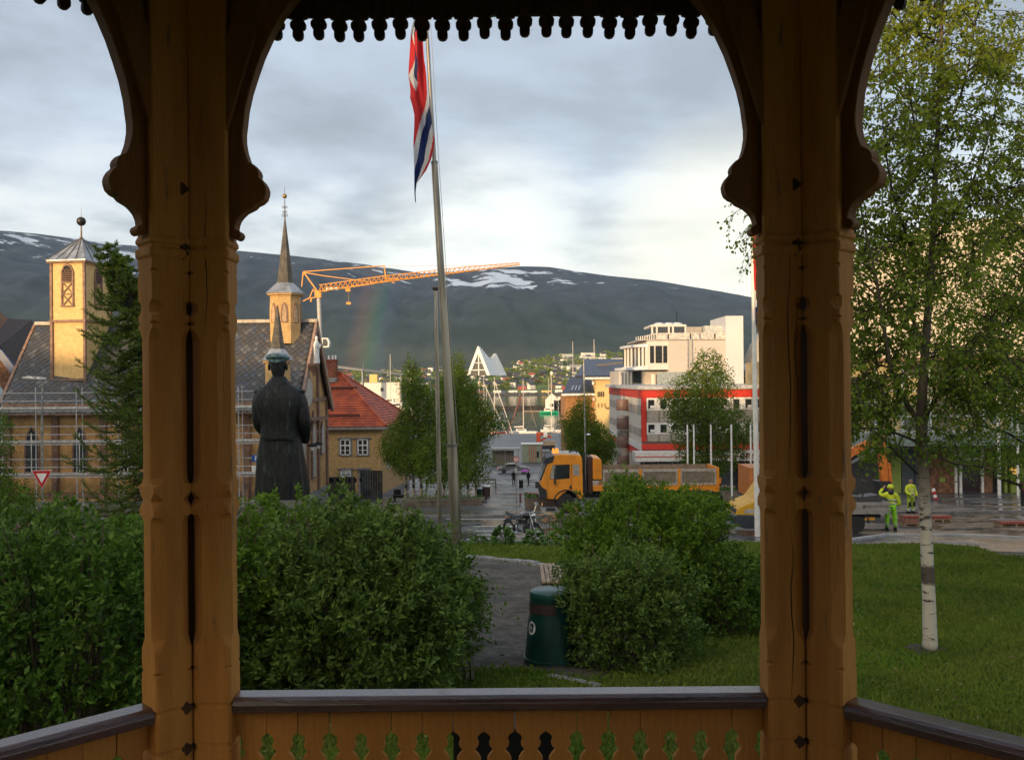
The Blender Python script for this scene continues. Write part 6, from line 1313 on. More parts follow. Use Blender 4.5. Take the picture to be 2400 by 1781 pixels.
s = MB(); cl_ = [(0.02, 858, 18), (0.02, 853, 19), (.03, 850, 20), (.05, 846, 27.5), (.05, 843, 28), (.04, 838, 25), (.03, 834, 14), (.03, 833, 2)]
s.loft([[Vector((cxp(652)+math.cos(a)*r*S_, dy_+math.sin(a)*r*S_*1.05, hz_(y)+math.sin(a)*-.02*(r/28)+math.cos(a)*-.0)) for a in np.linspace(0, 6.283, 29)[:-1]] for dy_, y, r in cl_]); s.build('cap', m_brl, st, smooth_=50)
s = MB(); s.loft([[Vector((cxp(652)+math.cos(a)*20.5*S_, .03+math.sin(a)*20.5*S_, hz_(y))) for a in np.linspace(0, 6.283, 29)[:-1]] for y in (858, 852)]); s.build('cap_band', m_brz, st, smooth_=50)
for sx in (-1, 1):
    sh_ = Vector((cxp(657)+sx*.36, .0, hz_(935))); el = Vector((cxp(657)+sx*(.44 if sx > 0 else .36), -.02, hz_(1000))); ha = Vector((cxp(657)+sx*(.38 if sx > 0 else .26), .26, hz_(1045) if sx > 0 else hz_(1030)))
    skin('sleeve', [(sh_+Vector((-sx*.12, 0, .03)), .13), (sh_, .135), (sh_.lerp(el, .5), .125), (el, .115), (el.lerp(ha, .5), .10), (ha, .085)], [(0, 1), (1, 2), (2, 3), (3, 4), (4, 5)], m_brz, st)
    s = MB(); s.ball(sh_+Vector((-sx*.05, 0, .085)), (.14, .10, .05), 12, 8); s.build('shoulder', m_brz, st, smooth_=60)
s = MB(); s.bb((cxp(624), -.292, hz_(1032)), (cxp(690), -.25, hz_(1027))); s.build('half_belt', m_brz, st)
# ================================================================== FLAGPOLES
m_pole = mat('pole_steel', (0.42, 0.38, 0.31), .32, metal=.75, var=.2, scale=1.5, stretch=(6, 6, .5)); m_polew = paint('pole_white', (0.74, 0.73, 0.70), .35)
fd = 14.4; fb = Vector((WX(1078, fd), fd, gz(fd))); fl = thing('flagpole', 'tall tapering steel flagpole leaning slightly left, its flag near the top', 'flagpole', fb)
q = [W(1079, 1258, fd), W(1059, 1044, fd), W(1018, 380, fd), W(1000, 60, fd), W(998, -60, fd)]; q = [p_-fb for p_ in q]; q[0].z = -.1
s = MB(); s.tube([q[0], q[1]], [.092, .079], 20); s.build('lower_tube', m_pole, fl, smooth_=50); s = MB(); s.tube([q[1], q[2]], [.066, .050], 20); s.build('middle_tube', m_pole, fl, smooth_=50); s = MB(); s.tube([q[2], q[3], q[4]], [.034, .026, .022], 14); s.build('upper_tube', m_pole, fl, smooth_=50)
s = MB(); dv = (q[1]-q[0]).normalized(); s.tube([q[1]-dv*.02, q[1]+dv*.02], .085, 20); dv = (q[2]-q[1]).normalized(); s.tube([q[2]-dv*.03, q[2]+dv*.01], .054, 20); s.build('joint_ring', mat('steel_ring', (0.25, 0.24, 0.22), .3, metal=.8), fl, smooth_=50)
s = MB(); s.tube([q[1]+Vector((.10, 0, 0)), q[2]+Vector((.07, 0, 0)), q[4]+Vector((.03, 0, 0))], .004, 5); s.build('halyard', mat('rope', (0.3, 0.3, 0.3), .8), fl)
# hanging folded flag: columns of the cloth traced between left and right fold edges
def flag_mat(name):
    m = bpy.data.materials.new(name); m.use_nodes = True; t_ = m.node_tree; b = t_.nodes['Principled BSDF']; b.inputs['Roughness'].default_value = .75
    at = N(t_, 'ShaderNodeAttribute', attribute_name='fc'); L(t_, at.outputs['Color'], b.inputs['Base Color']); tr = N(t_, 'ShaderNodeBsdfTranslucent'); L(t_, at.outputs['Color'], tr.inputs[0]); mx = N(t_, 'ShaderNodeMixShader', i_0=.35); L(t_, b.outputs[0], mx.inputs[1]); L(t_, tr.outputs[0], mx.inputs[2]); L(t_, mx.outputs[0], t_.nodes['Material Output'].inputs[0]); return m
RED, WHT, BLU = (0.56, 0.022, 0.028, 1), (0.62, 0.62, 0.63, 1), (0.010, 0.025, 0.12, 1)
CS = (RED, WHT, BLU, RED, WHT, BLU, WHT, RED)
rows_ = [(y, l, list(zip(v, CS))) for y, l, v in [(22,976,[976,976,990,990,990,990,990,990]),(40,972,[972,972,988,988,988,988,988,988]),(60,966,[966,974,984,990,990,990,990,990]),(78,963,[963,970,972,990,990,990,990,990]),(110,961,[972,972,972,992,992,992,992,992]),(140,959,[973,973,978,994,994,994,994,994]),(158,958,[967,971,979,997,997,997,997,997]),(178,957,[957,970,978,999,999,999,999,999]),(195,960,[964,979,979,1000,1000,1000,1000,1000]),(215,962,[975,975,975,1001,1001,1001,1001,1001]),(230,961,[975,975,975,1000,1003,1003,1003,1003]),(250,967,[975,975,975,997,1006,1006,1006,1006]),(270,971,[975,975,975,990,999,1010,1010,1010]),(290,971,[975,975,975,984,997,1012,1012,1012]),(310,970,[974,974,974,979,989,1006,1014,1014]),(330,969,[971,971,971,974,985,1002,1014,1019]),(350,969,[969,969,969,969,982,998,1010,1016]),(375,970,[970,970,970,970,978,995,1005,1010]),(400,971,[971,971,971,971,971,986,993,999]),(415,971,[971,971,971,971,971,981,986,988]),(430,971,[971,971,971,971,971,976,977,977]),(450,971,[971,971,971,971,971,974,974,974]),(475,973,[973,973,973,973,973,975,975,975])]]
def make_flag(rows_, d, name, label, nseg=44, wav=.05):
    V = []; C = []; nr = (len(rows_)-1)*12+1; L_ = []
    ys_ = [r[0] for r in rows_]; lf = [r[1] for r in rows_]; rt = [r[2][-1][0] for r in rows_]
    for i in range(nr):
        y = ys_[0]+(ys_[-1]-ys_[0])*i/(nr-1); a, b = np.interp(y, ys_, lf), np.interp(y, ys_, rt); j = min(range(len(ys_)), key=lambda q_: abs(ys_[q_]-y))
        j0 = max([q_ for q_ in range(len(ys_)) if ys_[q_] <= y]); j1 = min(j0+1, len(ys_)-1); f_ = 0 if j1 == j0 else (y-ys_[j0])/(ys_[j1]-ys_[j0])
        for k_ in range(nseg+1):
            u = k_/nseg; px = a+(b-a)*u; dd = d+wav*(math.sin(u*7+y*.012)+.5*math.sin(u*13-y*.02))*min(1, (b-a)/30)-.03
            V.append(tuple(W(px, y, dd)))
    for i in range(nr-1):
        y = ys_[0]+(ys_[-1]-ys_[0])*(i+.5)/(nr-1); a, b = np.interp(y, ys_, lf), np.interp(y, ys_, rt); j0 = max([q_ for q_ in range(len(ys_)) if ys_[q_] <= y]); j1 = j0+1; f_ = (y-ys_[j0])/(ys_[j1]-ys_[j0]); j = j0 if f_ < .5 else j1
        for k_ in range(nseg):
            px = a+(b-a)*(k_+.5)/nseg; r0 = rows_[j0]; r1 = rows_[j1]; c = None
            if [x[1] for x in r0[2]] == [x[1] for x in r1[2]]:
                for (p0_, c0), (p1_, _) in zip(r0[2], r1[2]):
                    if px <= p0_+(p1_-p0_)*f_+.01: c = c0; break
            else:
                rj = rows_[j]; sc_ = (b-a)/(rj[2][-1][0]-rj[1])
                for p0_, c0 in rj[2]:
                    if (px-a)/max(sc_, 1e-3)+rj[1] <= p0_+.01: c = c0; break
            C.append(c or rows_[j][2][-1][1])
    idx = np.arange(nr*(nseg+1)).reshape(nr, nseg+1); Q = np.stack([idx[:-1, :-1].ravel(), idx[:-1, 1:].ravel(), idx[1:, 1:].ravel(), idx[1:, :-1].ravel()], 1)
    o = npmesh(name, np.array(V), Q, flag_mat(name+'_cloth')); at = o.data.attributes.new('fc', 'FLOAT_COLOR', 'CORNER'); buf = np.repeat(np.array(C, np.float32), 4, 0); at.data.foreach_set('color', buf.ravel())
    for p_ in o.data.polygons: p_.use_smooth = True
    return tag(o, label, 'flag', 'limp flags')
make_flag(rows_, fd-.06, 'flag', 'limp red, white and blue cross flag on the steel pole', 44)
p2 = 20.5; pb = Vector((WX(1032, p2), p2, gz(p2))); t = thing('flagpole', 'slender steel pole with ball top just left of the big flagpole, without flag', 'flagpole', pb)
q = [W(1033, 1250, p2)-pb, W(1026, 960, p2)-pb, W(1021, 678, p2)-pb]; q[0].z = -.1; s = MB(); s.tube(q, [.056, .046, .034], 14); s.build('pole', m_pole, t, smooth_=50); s = MB(); s.lathe([(.03, -.04), (.075, 0), (.085, .03), (.06, .06), (.01, .07)], q[2], 12); s.build('cap', mat('dark_cap', (0.1, 0.09, 0.08), .4), t); s = MB(); s.tube([q[1]-Vector((0, 0, .03)), q[1]+Vector((0, 0, .03))], .055, 14); s.build('collar', m_pole, t)
wd = 33.7; wb_ = Vector((WX(1778, wd), wd, gz(wd))); t = thing('flagpole', 'white flagpole left of the right twin posts with flag half hidden', 'flagpole', wb_)
q = [W(1776, 1262, wd)-wb_, W(1769, 900, wd)-wb_, W(1763, 488, wd)-wb_]; q[0].z = -.05; s = MB(); s.tube(q, [.105, .088, .055], 16); s.build('pole', m_polew, t, smooth_=50); s = MB(); s.ball(q[2], .09, 10, 8); s.build('ball', mat('gilt_ball', (0.6, 0.42, 0.12), .3, metal=.8), t, smooth_=60)
make_flag([(528, 1764, [(1772, WHT), (1780, RED)]), (570, 1764, [(1786, RED)]), (620, 1766, [(1785, RED)]), (660, 1767, [(1774, RED), (1778, WHT), (1786, BLU)]), (700, 1770, [(1774, WHT), (1784, BLU)]), (740, 1770, [(1781, BLU)]), (762, 1771, [(1774, BLU)])], wd-.15, 'flag', 'limp flag on the white pole beside the right twin posts', 30)
wd = 30.0; wb_ = Vector((WX(1989, wd), wd, gz(wd))); t = thing('flagpole', 'white pole peeping out right of the right twin posts', 'flagpole', wb_); q = [Vector((0, 0, -.05)), W(1984, 900, wd)-wb_, W(1980, 520, wd)-wb_]; s = MB(); s.tube(q, [.075, .06, .04], 14); s.build('pole', m_polew, t, smooth_=50)
proto = None
for i, (px, d, lb) in enumerate([(1609, 61, 'first'), (1624, 66, 'second'), (1664, 60, 'third'), (1712, 57, 'fourth'), (1757, 62, 'fifth')]):
    b_ = Vector((WX(px+1, d), d, gz(d)+.1)); h = WZ(px, 995, d)-b_.z; s = MB(); s.tube([(0, 0, 0), (0, 0, h)], [.062, .05], 10); o = s.build('short_flagpole', m_polew, None, loc=b_); tag(o, '%s from left of the short white flagless poles before the red building' % lb, 'flagpole', 'short white poles on the square')
b_ = Vector((WX(2340, 68), 68, gz(68)+.1)); t = thing('banner_pole', 'white pole with a narrow dark hanging banner before the hall', 'flagpole', b_); s = MB(); s.tube([(0, 0, 0), (-.05, 0, 11.3)], [.13, .09], 12); s.build('pole', m_polew, t); s = MB(); s.box((-.42, 0, 6.6), (.38, .02, 2.7)); s.build('banner', mat('banner_cloth', (0.12, 0.13, 0.19), .7, var=.3, scale=4), t); s = MB(); s.box((-.42, 0, 8.1), (.5, .05, .25)); s.build('bracket', m_blk, t)
b_ = Vector((WX(2384, 66), 66, gz(66)+.1)); s = MB(); s.tube([(0, 0, 0), (0, 0, 9)], [.09, .07], 10); o = s.build('short_flagpole', m_polew, None, loc=b_); tag(o, 'thin white pole by the right edge in front of the hall', 'flagpole')
# ================================================================== STREET LAMPS, SIGNS
m_lp = mat('lamp_steel', (0.30, 0.31, 0.29), .45, metal=.4, var=.2); d = 43; lb_ = Vector((WX(99, d), d, gz(d))); t = thing('street_lamp', 'grey street lamp with long pale head before the church roof', 'lamp', lb_)
q = [W(99, 1165, d)-lb_, W(98, 962, d)-lb_, W(101, 898, d)-lb_]; q[0].z = -.1; s = MB(); s.tube(q[:2], [.055, .05], 10); s.tube(q[1:], [.04, .04], 10); s.build('pole', m_lp, t, smooth_=50)
hd = W(80, 889, d)-lb_; s = MB(); s.loft([[hd+Vector((x, .17*w*math.cos(a), .02*(x*-.2)+.11*w*math.sin(a)*(1 if math.sin(a) > 0 else .3)+.02-x*.06)) for a in np.linspace(0, 6.283, 15)[:-1]] for x, w in ((-.56, .15), (-.50, .7), (-.3, 1.1), (0, 1.1), (.35, 1.0), (.52, .9), (.56, .4))]); s.build('lamp_head', mat('lamp_shell', (0.52, 0.48, 0.42), .5, var=.25, scale=6), t, smooth_=50)
st_ = thing('yield_sign', 'red and white triangular yield sign standing before the church scaffold', 'sign', Vector((WX(98, 42.6), 42.6, gz(42.6)))); c = W(98.5, 1119, 42.6)-Vector(st_.location); w = .455; h = .80
tri = lambda f, yy: [(c.x-w*f, c.z+h*.40*f+.03*(1-f)), (c.x+w*f, c.z+h*.40*f+.03*(1-f)), (c.x, c.z-h*.60*f+.03*(1-f))]
s = MB(); s.prism(tri(1.04, 0), -.02, .0); s.build('sign_rim', m_white, st_); s = MB(); s.prism(tri(.98, 0), -.028, -.021); s.build('sign_border', paint('sign_red', (0.50, 0.015, 0.02), .4), st_); s = MB(); s.prism(tri(.55, 0), -.036, -.029); s.build('sign_face', m_white, st_); s = MB(); s.tube([(c.x, .04, 0), (c.x, .04, c.z+.3)], .03, 8); s.build('post', m_lp, st_)
d = 46; pb = Vector((WX(598, d), d, gz(d))); t = thing('parking_sign', 'blue parking sign with white letter P and clock plate left of the statue', 'sign', pb); c = W(600, 1074.5, d)-pb
s = MB(); s.box((c.x, 0, c.z), (.42, .02, .34)); s.build('sign_plate', paint('sign_blue', (0.01, 0.07, 0.30), .4), t); text_part('letter', 'P', .34, m_white, t, Matrix.Translation((c.x+.02, -.02, c.z))@Matrix.Rotation(math.pi/2, 4, 'X')); s = MB(); s.tube([(c.x+.02, .03, 0), (c.x+.02, .03, c.z+.2)], .03, 8); s.build('post', m_lp, t)
c = W(599, 1098, d)-pb; s = MB(); s.box((c.x, 0, c.z), (.36, .02, .30)); o = s.build('clock_plate', m_white, t); s = MB(); s.torus((c.x, -.013, c.z), .10, .008, 'y', 20, 4); s.beam((c.x, -.014, c.z), (c.x+.03, -.014, c.z+.07), .012); s.beam((c.x, -.014, c.z), (c.x+.05, -.014, c.z-.02), .012); s.build('clock_drawing', m_blk, o)
d = 56; pb = Vector((WX(1209, d), d, gz(d)+.11)); t = thing('traffic_sign', 'round red-rimmed prohibition sign on a grey post between motorcycle and square', 'sign', pb); c = W(1210, 1076, d)-pb
s = MB(); s.disc((c.x, 0, c.z), .165, .015, 'y', 28); s.build('sign_face', m_white, t); s = MB(); s.torus((c.x, -.008, c.z), .16, .026, 'y', 28, 6); s.beam((c.x-.11, -.016, c.z+.11), (c.x+.11, -.016, c.z-.11), .03, .01); s.build('sign_border', paint('sign_red', (0.5, .02, .02)), t)
s = MB(); s.bb((c.x-.03, -.014, c.z-.09), (c.x+.0, -.009, c.z+.07)); s.bb((c.x-.03, -.014, c.z+.04), (c.x+.07, -.009, c.z+.07)); s.bb((c.x+.045, -.014, c.z-.0), (c.x+.07, -.009, c.z+.07)); s.build('arrow', m_blk, t); s = MB(); s.tube([(c.x, .03, 0), (c.x, .03, c.z+.22)], .035, 8); s.build('post', m_lp, t)
s = MB(); s.lathe([(.18, 0), (.16, .12), (.04, .14)], (c.x, .03, 0), 10); s.build('foot', m_stone, t); c2 = W(1209, 1102, d)-pb; s = MB(); s.box((c2.x, -.01, c2.z), (.16, .02, .26)); s.build('lower_plate', mat('plate_grey', (0.4, 0.4, 0.4), .5), t)
for px, y0_, y1_, d, lb in ((1371, 843, 1150, 70, 'tall slender lamp mast in front of the broad birch'),):
    pb = Vector((WX(px, d), d, gz(d)+.1)); t = thing('lamp_mast', lb, 'lamp', pb); s = MB(); top = WZ(px, y0_, d)-pb.z; s.tube([(0, 0, 0), (-.08, 0, top)], [.07, .035], 8); s.build('mast', m_lp, t); s = MB(); s.ball((.22, -.05, WZ(px, 1018, d)-pb.z), (.16, .12, .08), 10, 6); s.build('lamp_head', m_white, t)
# ================================================================== CRANE
m_or = mat('crane_orange', (0.74, 0.33, 0.05), .5, var=.1); d = 205; cb = Vector((WX(752, d), d, gz(d))); cr_ = thing('tower_crane', 'orange tower crane with long trussed jib behind the church', 'crane', cb)
CP = lambda px, py, dd=0: W(px, py, d+dd)-cb
s = MB(); s.tube([CP(762, 1050), CP(757, 860)], .75, 8); s.build('lower_mast', mat('mast_grey', (0.45, 0.45, 0.43), .5), cr_); s = MB(); s.tube([CP(754, 880), CP(747, 694)], .48, 8); s.build('mast', MATS['mast_grey'], cr_, smooth_=60)
def truss(p, q, w0, w1, n, name):
    s = MB(); p, q = Vector(p), Vector(q)
    for c in (Vector((0, -.5, 0)), Vector((0, .5, 0)), Vector((0, 0, 1))): s.beam(p+c*w0, q+c*w1, .17)
    for i in range(n):
        a, b = p.lerp(q, i/n), p.lerp(q, (i+1)/n); m_ = a.lerp(b, .5); w = w0+(w1-w0)*(i+.5)/n
        for sy in (-.5, .5): s.beam(a+Vector((0, sy*w, 0)), m_+Vector((0, 0, w)), .11); s.beam(m_+Vector((0, 0, w)), b+Vector((0, sy*w, 0)), .11)
    return s.build(name, m_or, cr_)
truss(CP(748, 684), CP(905, 660), 1.5, 1.3, 14, 'inner_jib'); truss(CP(905, 660), CP(1095, 636, 4), 1.3, 1.0, 16, 'middle_jib'); truss(CP(1095, 636, 4), CP(1218, 621, 8), 1.0, .5, 10, 'outer_jib')
s = MB()
for a, b, w in (((746, 686), (711, 637), .28), ((711, 637), (707, 672), .22), ((711, 637), (900, 623), .20), ((900, 623), (905, 655), .26), ((714, 639), (755, 646), .2), ((755, 646), (890, 664), .18), ((905, 653), (935, 653), .2), ((905, 654), (925, 664), .2), ((746, 690), (733, 678), .24), ((733, 680), (726, 697), .22), ((748, 696), (726, 699), .22), ((728, 697), (710, 706), .22), ((730, 700), (728, 708), .3), ((900, 624), (1218, 622), .05)): s.beam(CP(*a), CP(*b), w)
s.box(CP(746, 690), (1.4, 1.2, 1.5)); s.build('tie_bars', m_or, cr_)
s = MB(); s.box(CP(779, 677), (2.7, .5, .6)); s.build('name_board', m_white, cr_); s = MB(); s.box(CP(816, 680), (1.0, .8, .7)); s.tube([CP(816, 683), CP(817, 710)], .03, 4); s.box(CP(817, 711), (1.0, .4, .5)); s.build('trolley', m_or, cr_)
s = MB(); c = CP(762, 804); s.prism([(c.x-.9, c.z-1.0), (c.x+.9, c.z-1.0), (c.x+1.1, c.z+.1), (c.x+.7, c.z+1.1), (c.x-.7, c.z+1.1), (c.x-.9, c.z)], c.y-.8, c.y+.8); s.build('cab', m_white, cr_); s = MB(); s.prism([(c.x-.35, c.z-.7), (c.x+.65, c.z-.7), (c.x+.75, c.z+.1), (c.x+.45, c.z+.85), (c.x-.35, c.z+.85)], c.y-.85, c.y-.8); s.build('cab_window', m_glass, cr_)
# ================================================================== DUMP TRUCK
m_ty = mat('truck_yellow', (0.74, 0.27, 0.018), .4, var=.06, scale=2, coat=.3); m_tyre = mat('tyre', (0.02, 0.02, 0.02), .8); m_bp = mat('black_plastic', (0.025, 0.026, 0.03), .5); m_rim = mat('rim_steel', (0.28, 0.28, 0.28), .4, metal=.5)
d = 49.2; tk = thing('dump_truck', 'yellow dump truck with grey side boards parked along the square', 'truck', (WX(1262, d), d, gz(d)+.11)); TW = 2.45
XX = lambda zx: -1.391+.00605*zx
HH = lambda zy: 4.60-.00605*zy
def cabp(pts): return [(XX(a), HH(b)) for a, b in pts]
s = MB(); s.prism(cabp([(240, 500), (300, 340), (318, 318), (355, 262), (420, 250), (592, 262), (606, 300), (612, 600), (600, 645), (560, 640), (530, 585), (480, 572), (430, 600), (385, 648), (262, 640), (228, 560)]), 0, TW); cab_ = s.build('cab', m_ty, tk); bv = cab_.modifiers.new('bevel', 'BEVEL'); bv.width = .05; bv.segments = 3; bv.limit_method = 'ANGLE'
s = MB(); s.prism(cabp([(232, 480), (288, 338), (306, 342), (262, 492)]), .06, TW-.06); s.build('windscreen', mat('truck_glass', (0.015, 0.02, 0.02), .06, spec=1.0), tk)
s = MB(); s.prism(cabp([(262, 330), (292, 285), (365, 262), (350, 318), (300, 338)]), -.03, TW+.03); s.build('sun_visor', m_bp, tk)
s = MB(); s.prism(cabp([(350, 248), (585, 252), (592, 270), (575, 262), (352, 262)]), .1, TW-.1); s.build('roof_rim', mat('pale_rim', (0.45, 0.43, 0.38), .5), tk)
s = MB(); s.prism(cabp([(318, 465), (346, 345), (495, 340), (495, 462), (380, 470)]), -.012, .0); o = s.build('side_window', MATS['truck_glass'], tk); s = MB(); s.prism(cabp([(322, 462), (346, 348), (372, 347), (372, 420), (356, 464)]), -.022, -.013); s.build('quarter_light', mat('bright_glass', (0.75, 0.70, 0.6), .15, metal=.8), o)
s = MB(); s.prism(cabp([(527, 438), (525, 342), (579, 342), (580, 438)]), -.012, .0); s.build('rear_window', mat('pale_glass', (0.55, 0.53, 0.48), .2, metal=.5), tk)
s = MB(); s.beam((XX(303), -.012, HH(640)), (XX(303), -.012, HH(480)), .012); s.beam((XX(512), -.012, HH(330)), (XX(512), -.012, HH(560)), .012); s.box((XX(502), -.02, HH(540)), (.11, .03, .2)); s.build('door_seam', m_bp, tk)
s = MB(); s.prism(cabp([(192, 492), (215, 488), (240, 520), (255, 540), (290, 560), (296, 630), (262, 640), (230, 590), (222, 545), (200, 520)]), -.05, .35); s.prism(cabp([(222, 545), (296, 560), (296, 632), (262, 640), (225, 580)]), .35, TW+.04); s.build('grille', m_bp, tk); s = MB(); s.box((XX(205), .1, HH(520)), (.12, .2, .3)); s.build('mirror', m_bp, tk)
s = MB(); s.tube([(XX(363), -.12, HH(470)), (XX(363), -.12, HH(370))], .03, 6); s.box((XX(363), -.16, HH(490)), (.1, .14, .22)); s.build('side_mirror', m_bp, tk)
s = MB(); s.prism(cabp([(225, 645), (300, 648), (300, 712), (255, 712), (225, 680)]), 0, TW); s.bb((XX(300), .1, HH(715)), (XX(400), TW-.1, HH(650))); s.build('bumper', mat('bumper_brown', (0.05, 0.028, 0.022), .6), tk); s = MB(); s.box((XX(252), -.02, HH(685)), (.07, .03, .14)); s.build('headlight', mat('lamp_amber', (0.8, 0.45, 0.25), .3), tk)
s = MB(); s.box((XX(330), .1, HH(735)), (.5, .4, .12)); s.build('step', m_bp, tk)
for px, r in ((388, .10), (357, .06)):
    s = MB(); s.lathe([(r, HH(250)), (r*1.05, HH(225)), (r*.8, HH(208)), (.02, HH(203))], (XX(px), .5, 0), 14); s.build('beacon', mat('beacon_amber', (0.9, 0.30, 0.03), .3, emit=((1.0, .35, .04), .9)), tk, smooth_=60)
s = MB(); s.tube([(XX(500), 1.0, HH(250)), (XX(520), 1.0, HH(235)), (XX(560), 1.0, HH(233)), (XX(570), 1.0, HH(250))], .05, 6); s.build('horn', m_bp, tk)
s = MB(); s.tube([(XX(626), .4, HH(600)), (XX(626), .4, HH(275)), (XX(630), .4, HH(240))], .06, 10); s.bb((XX(615), .3, HH(600)), (XX(650), 2.1, HH(470))); s.build('exhaust', m_bp, tk)
s = MB(); s.bb((XX(660), .35, HH(600)), (XX(700), 1.9, HH(285))); s.build('hydraulic_housing', mat('dark_brown_metal', (0.055, 0.025, 0.018), .6), tk)
s = MB(); s.prism(cabp([(700, 475), (700, 295), (712, 286), (768, 296), (776, 320), (778, 475)]), 0, TW); o = s.build('headboard', m_ty, tk); bv = o.modifiers.new('bevel', 'BEVEL'); bv.width = .03
for a in (718, 740): s = MB(); s.bb((XX(a), -.02, HH(470)), (XX(a+5), 0, HH(320))); s.build('rib', m_ty, o)
m_al = mat('grey_board', (0.20, 0.165, 0.12), .6, var=.12); m_alf = mat('board_frame', (0.42, 0.38, 0.32), .5)
for a, b in ((785, 1098), (1128, 1436), (1462, 1774)):
    s = MB(); s.bb((XX(a), 0, HH(525)), (XX(b), .05, HH(388))); o = s.build('side_board', m_al, tk)
    s = MB(); s.bb((XX(a), -.03, HH(412)), (XX(b), .0, HH(388))); s.bb((XX(a), -.03, HH(528)), (XX(b), .0, HH(512))); s.bb((XX(a), -.03, HH(512)), (XX(a+14), .0, HH(412))); s.bb((XX(b-14), -.03, HH(512)), (XX(b), .0, HH(412))); s.build('board_frame', m_alf, o)
for a in (1100, 1440, 1776): s = MB(); s.bb((XX(a), -.05, HH(560)), (XX(a+22), .08, HH(385 if a < 1700 else 376))); s.build('stake_post', m_ty, tk)
s = MB(); s.bb((XX(784), TW-.05, HH(525)), (XX(1774), TW, HH(384))); s.build('far_board', m_al, tk); s = MB(); s.bb((XX(1780), 0, HH(560)), (XX(1800), TW, HH(380))); s.build('tailgate', m_ty, tk)
s = MB(); s.bb((XX(700), .0, HH(575)), (XX(1800), TW, HH(530))); s.prism([(XX(1740), HH(575)), (XX(1800), HH(575)), (XX(1790), HH(590)), (XX(1752), HH(590))], 0, .1); s.build('bed_frame', m_ty, tk); s = MB(); s.bb((XX(420), .7, HH(650)), (XX(1700), 1.0, HH(578))); s.bb((XX(420), 1.5, HH(650)), (XX(1700), 1.8, HH(578))); s.build('chassis', m_bp, tk)
s = MB(); s.box((XX(1815), .3, HH(500)), (.12, .2, .3)); s.build('tail_lamp', m_ty, tk); s = MB(); s.bb((XX(1560), -.02, HH(660)), (XX(1645), .5, HH(575))); s.build('mudguard', m_bp, tk)
def wheel(parent, x, y, r, w, out=-1):
    s = MB(); s.M = Matrix.Translation((x, y, r))@Matrix.Rotation(math.pi/2, 4, 'X'); s.lathe([(r*.55, -w/2), (r*.9, -w/2), (r, -w*.35), (r, w*.35), (r*.9, w/2), (r*.55, w/2)], n=28); o = s.build('wheel', m_tyre, parent, smooth_=40)
    s = MB(); s.M = Matrix.Translation((x, y, r))@Matrix.Rotation(math.pi/2, 4, 'X'); s.lathe([(.02, w*.30), (r*.2, w*.36), (r*.22, w*.30), (r*.42, w*.22), (r*.52, w*.46), (r*.58, w*.48), (r*.58, -w*.48), (.02, -w*.48)], n=24); s.build('rim', m_rim, o, smooth_=40)
for x in (XX(455), XX(1330), XX(1560)):
    wheel(tk, x, .22, .5, .35); wheel(tk, x, TW-.22, .5, .35)
s = MB(); s.M = Matrix.Translation((XX(465), .0, .5)); s.lathe([(.6, 0)], n=3) if False else s.tube([(.68*math.cos(a), .02, .68*math.sin(a)) for a in np.linspace(0, math.pi, 12)], .05, 6); s.build('wheel_arch', m_bp, tk)
# ================================================================== FLATBED PICKUP
d = 34.9; vx = WX(1716, d); pk = thing('flatbed_van', 'yellow flatbed van with grey drop sides stopped behind the right twin posts', 'van', (vx, d, gz(d)+.005)); VW = 1.85; k = d/F
P = lambda px, py: ((px-1716)*k, (1256-py)*k)
pv = lambda pts: [P(*p_) for p_ in pts]
m_vy = mat('van_yellow', (0.62, 0.34, 0.02), .5, var=.06)
s = MB(); s.prism(pv([(1722, 1215), (1724, 1202), (1733, 1192), (1770, 1178), (1800, 1136), (1870, 1130), (1882, 1150), (1884, 1230), (1850, 1232), (1836, 1210), (1812, 1210), (1795, 1236), (1760, 1238)]), 0, VW); o = s.build('cab', m_vy, pk); bv = o.modifiers.new('bevel', 'BEVEL'); bv.width = .06; bv.segments = 3; bv.limit_method = 'ANGLE'
s = MB(); s.prism(pv([(1717, 1214), (1726, 1210), (1775, 1212), (1772, 1243), (1745, 1244), (1722, 1236)]), -.02, VW+.02); o = s.build('bumper', mat('van_bumper', (0.035, 0.045, 0.06), .5), pk); bv = o.modifiers.new('bevel', 'BEVEL'); bv.width = .04; bv.segments = 2
s = MB(); x, z = P(1717, 1231); s.box((x-.02, .35, z), (.03, .3, .12)); s.build('number_plate', mat('plate_green', (0.02, .16, .1), .5), pk)
s = MB(); s.prism(pv([(1742, 1207), (1744, 1199), (1770, 1198), (1770, 1208)]), -.015, .06); s.build('headlight', mat('lamp_clear', (0.65, 0.65, 0.62), .12, metal=.4), pk); s = MB(); s.prism(pv([(1722, 1208), (1725, 1199), (1736, 1199), (1736, 1208)]), .1, VW-.1); s.build('grille', m_bp, pk)
s = MB(); s.prism(pv([(1776, 1176), (1803, 1139), (1812, 1138), (1784, 1178)]), .08, VW-.08); s.prism(pv([(1800, 1172), (1816, 1142), (1864, 1138), (1866, 1172)]), -.01, .0); s.build('window', mat('van_glass', (0.2, 0.26, 0.33), .08, spec=1), pk)
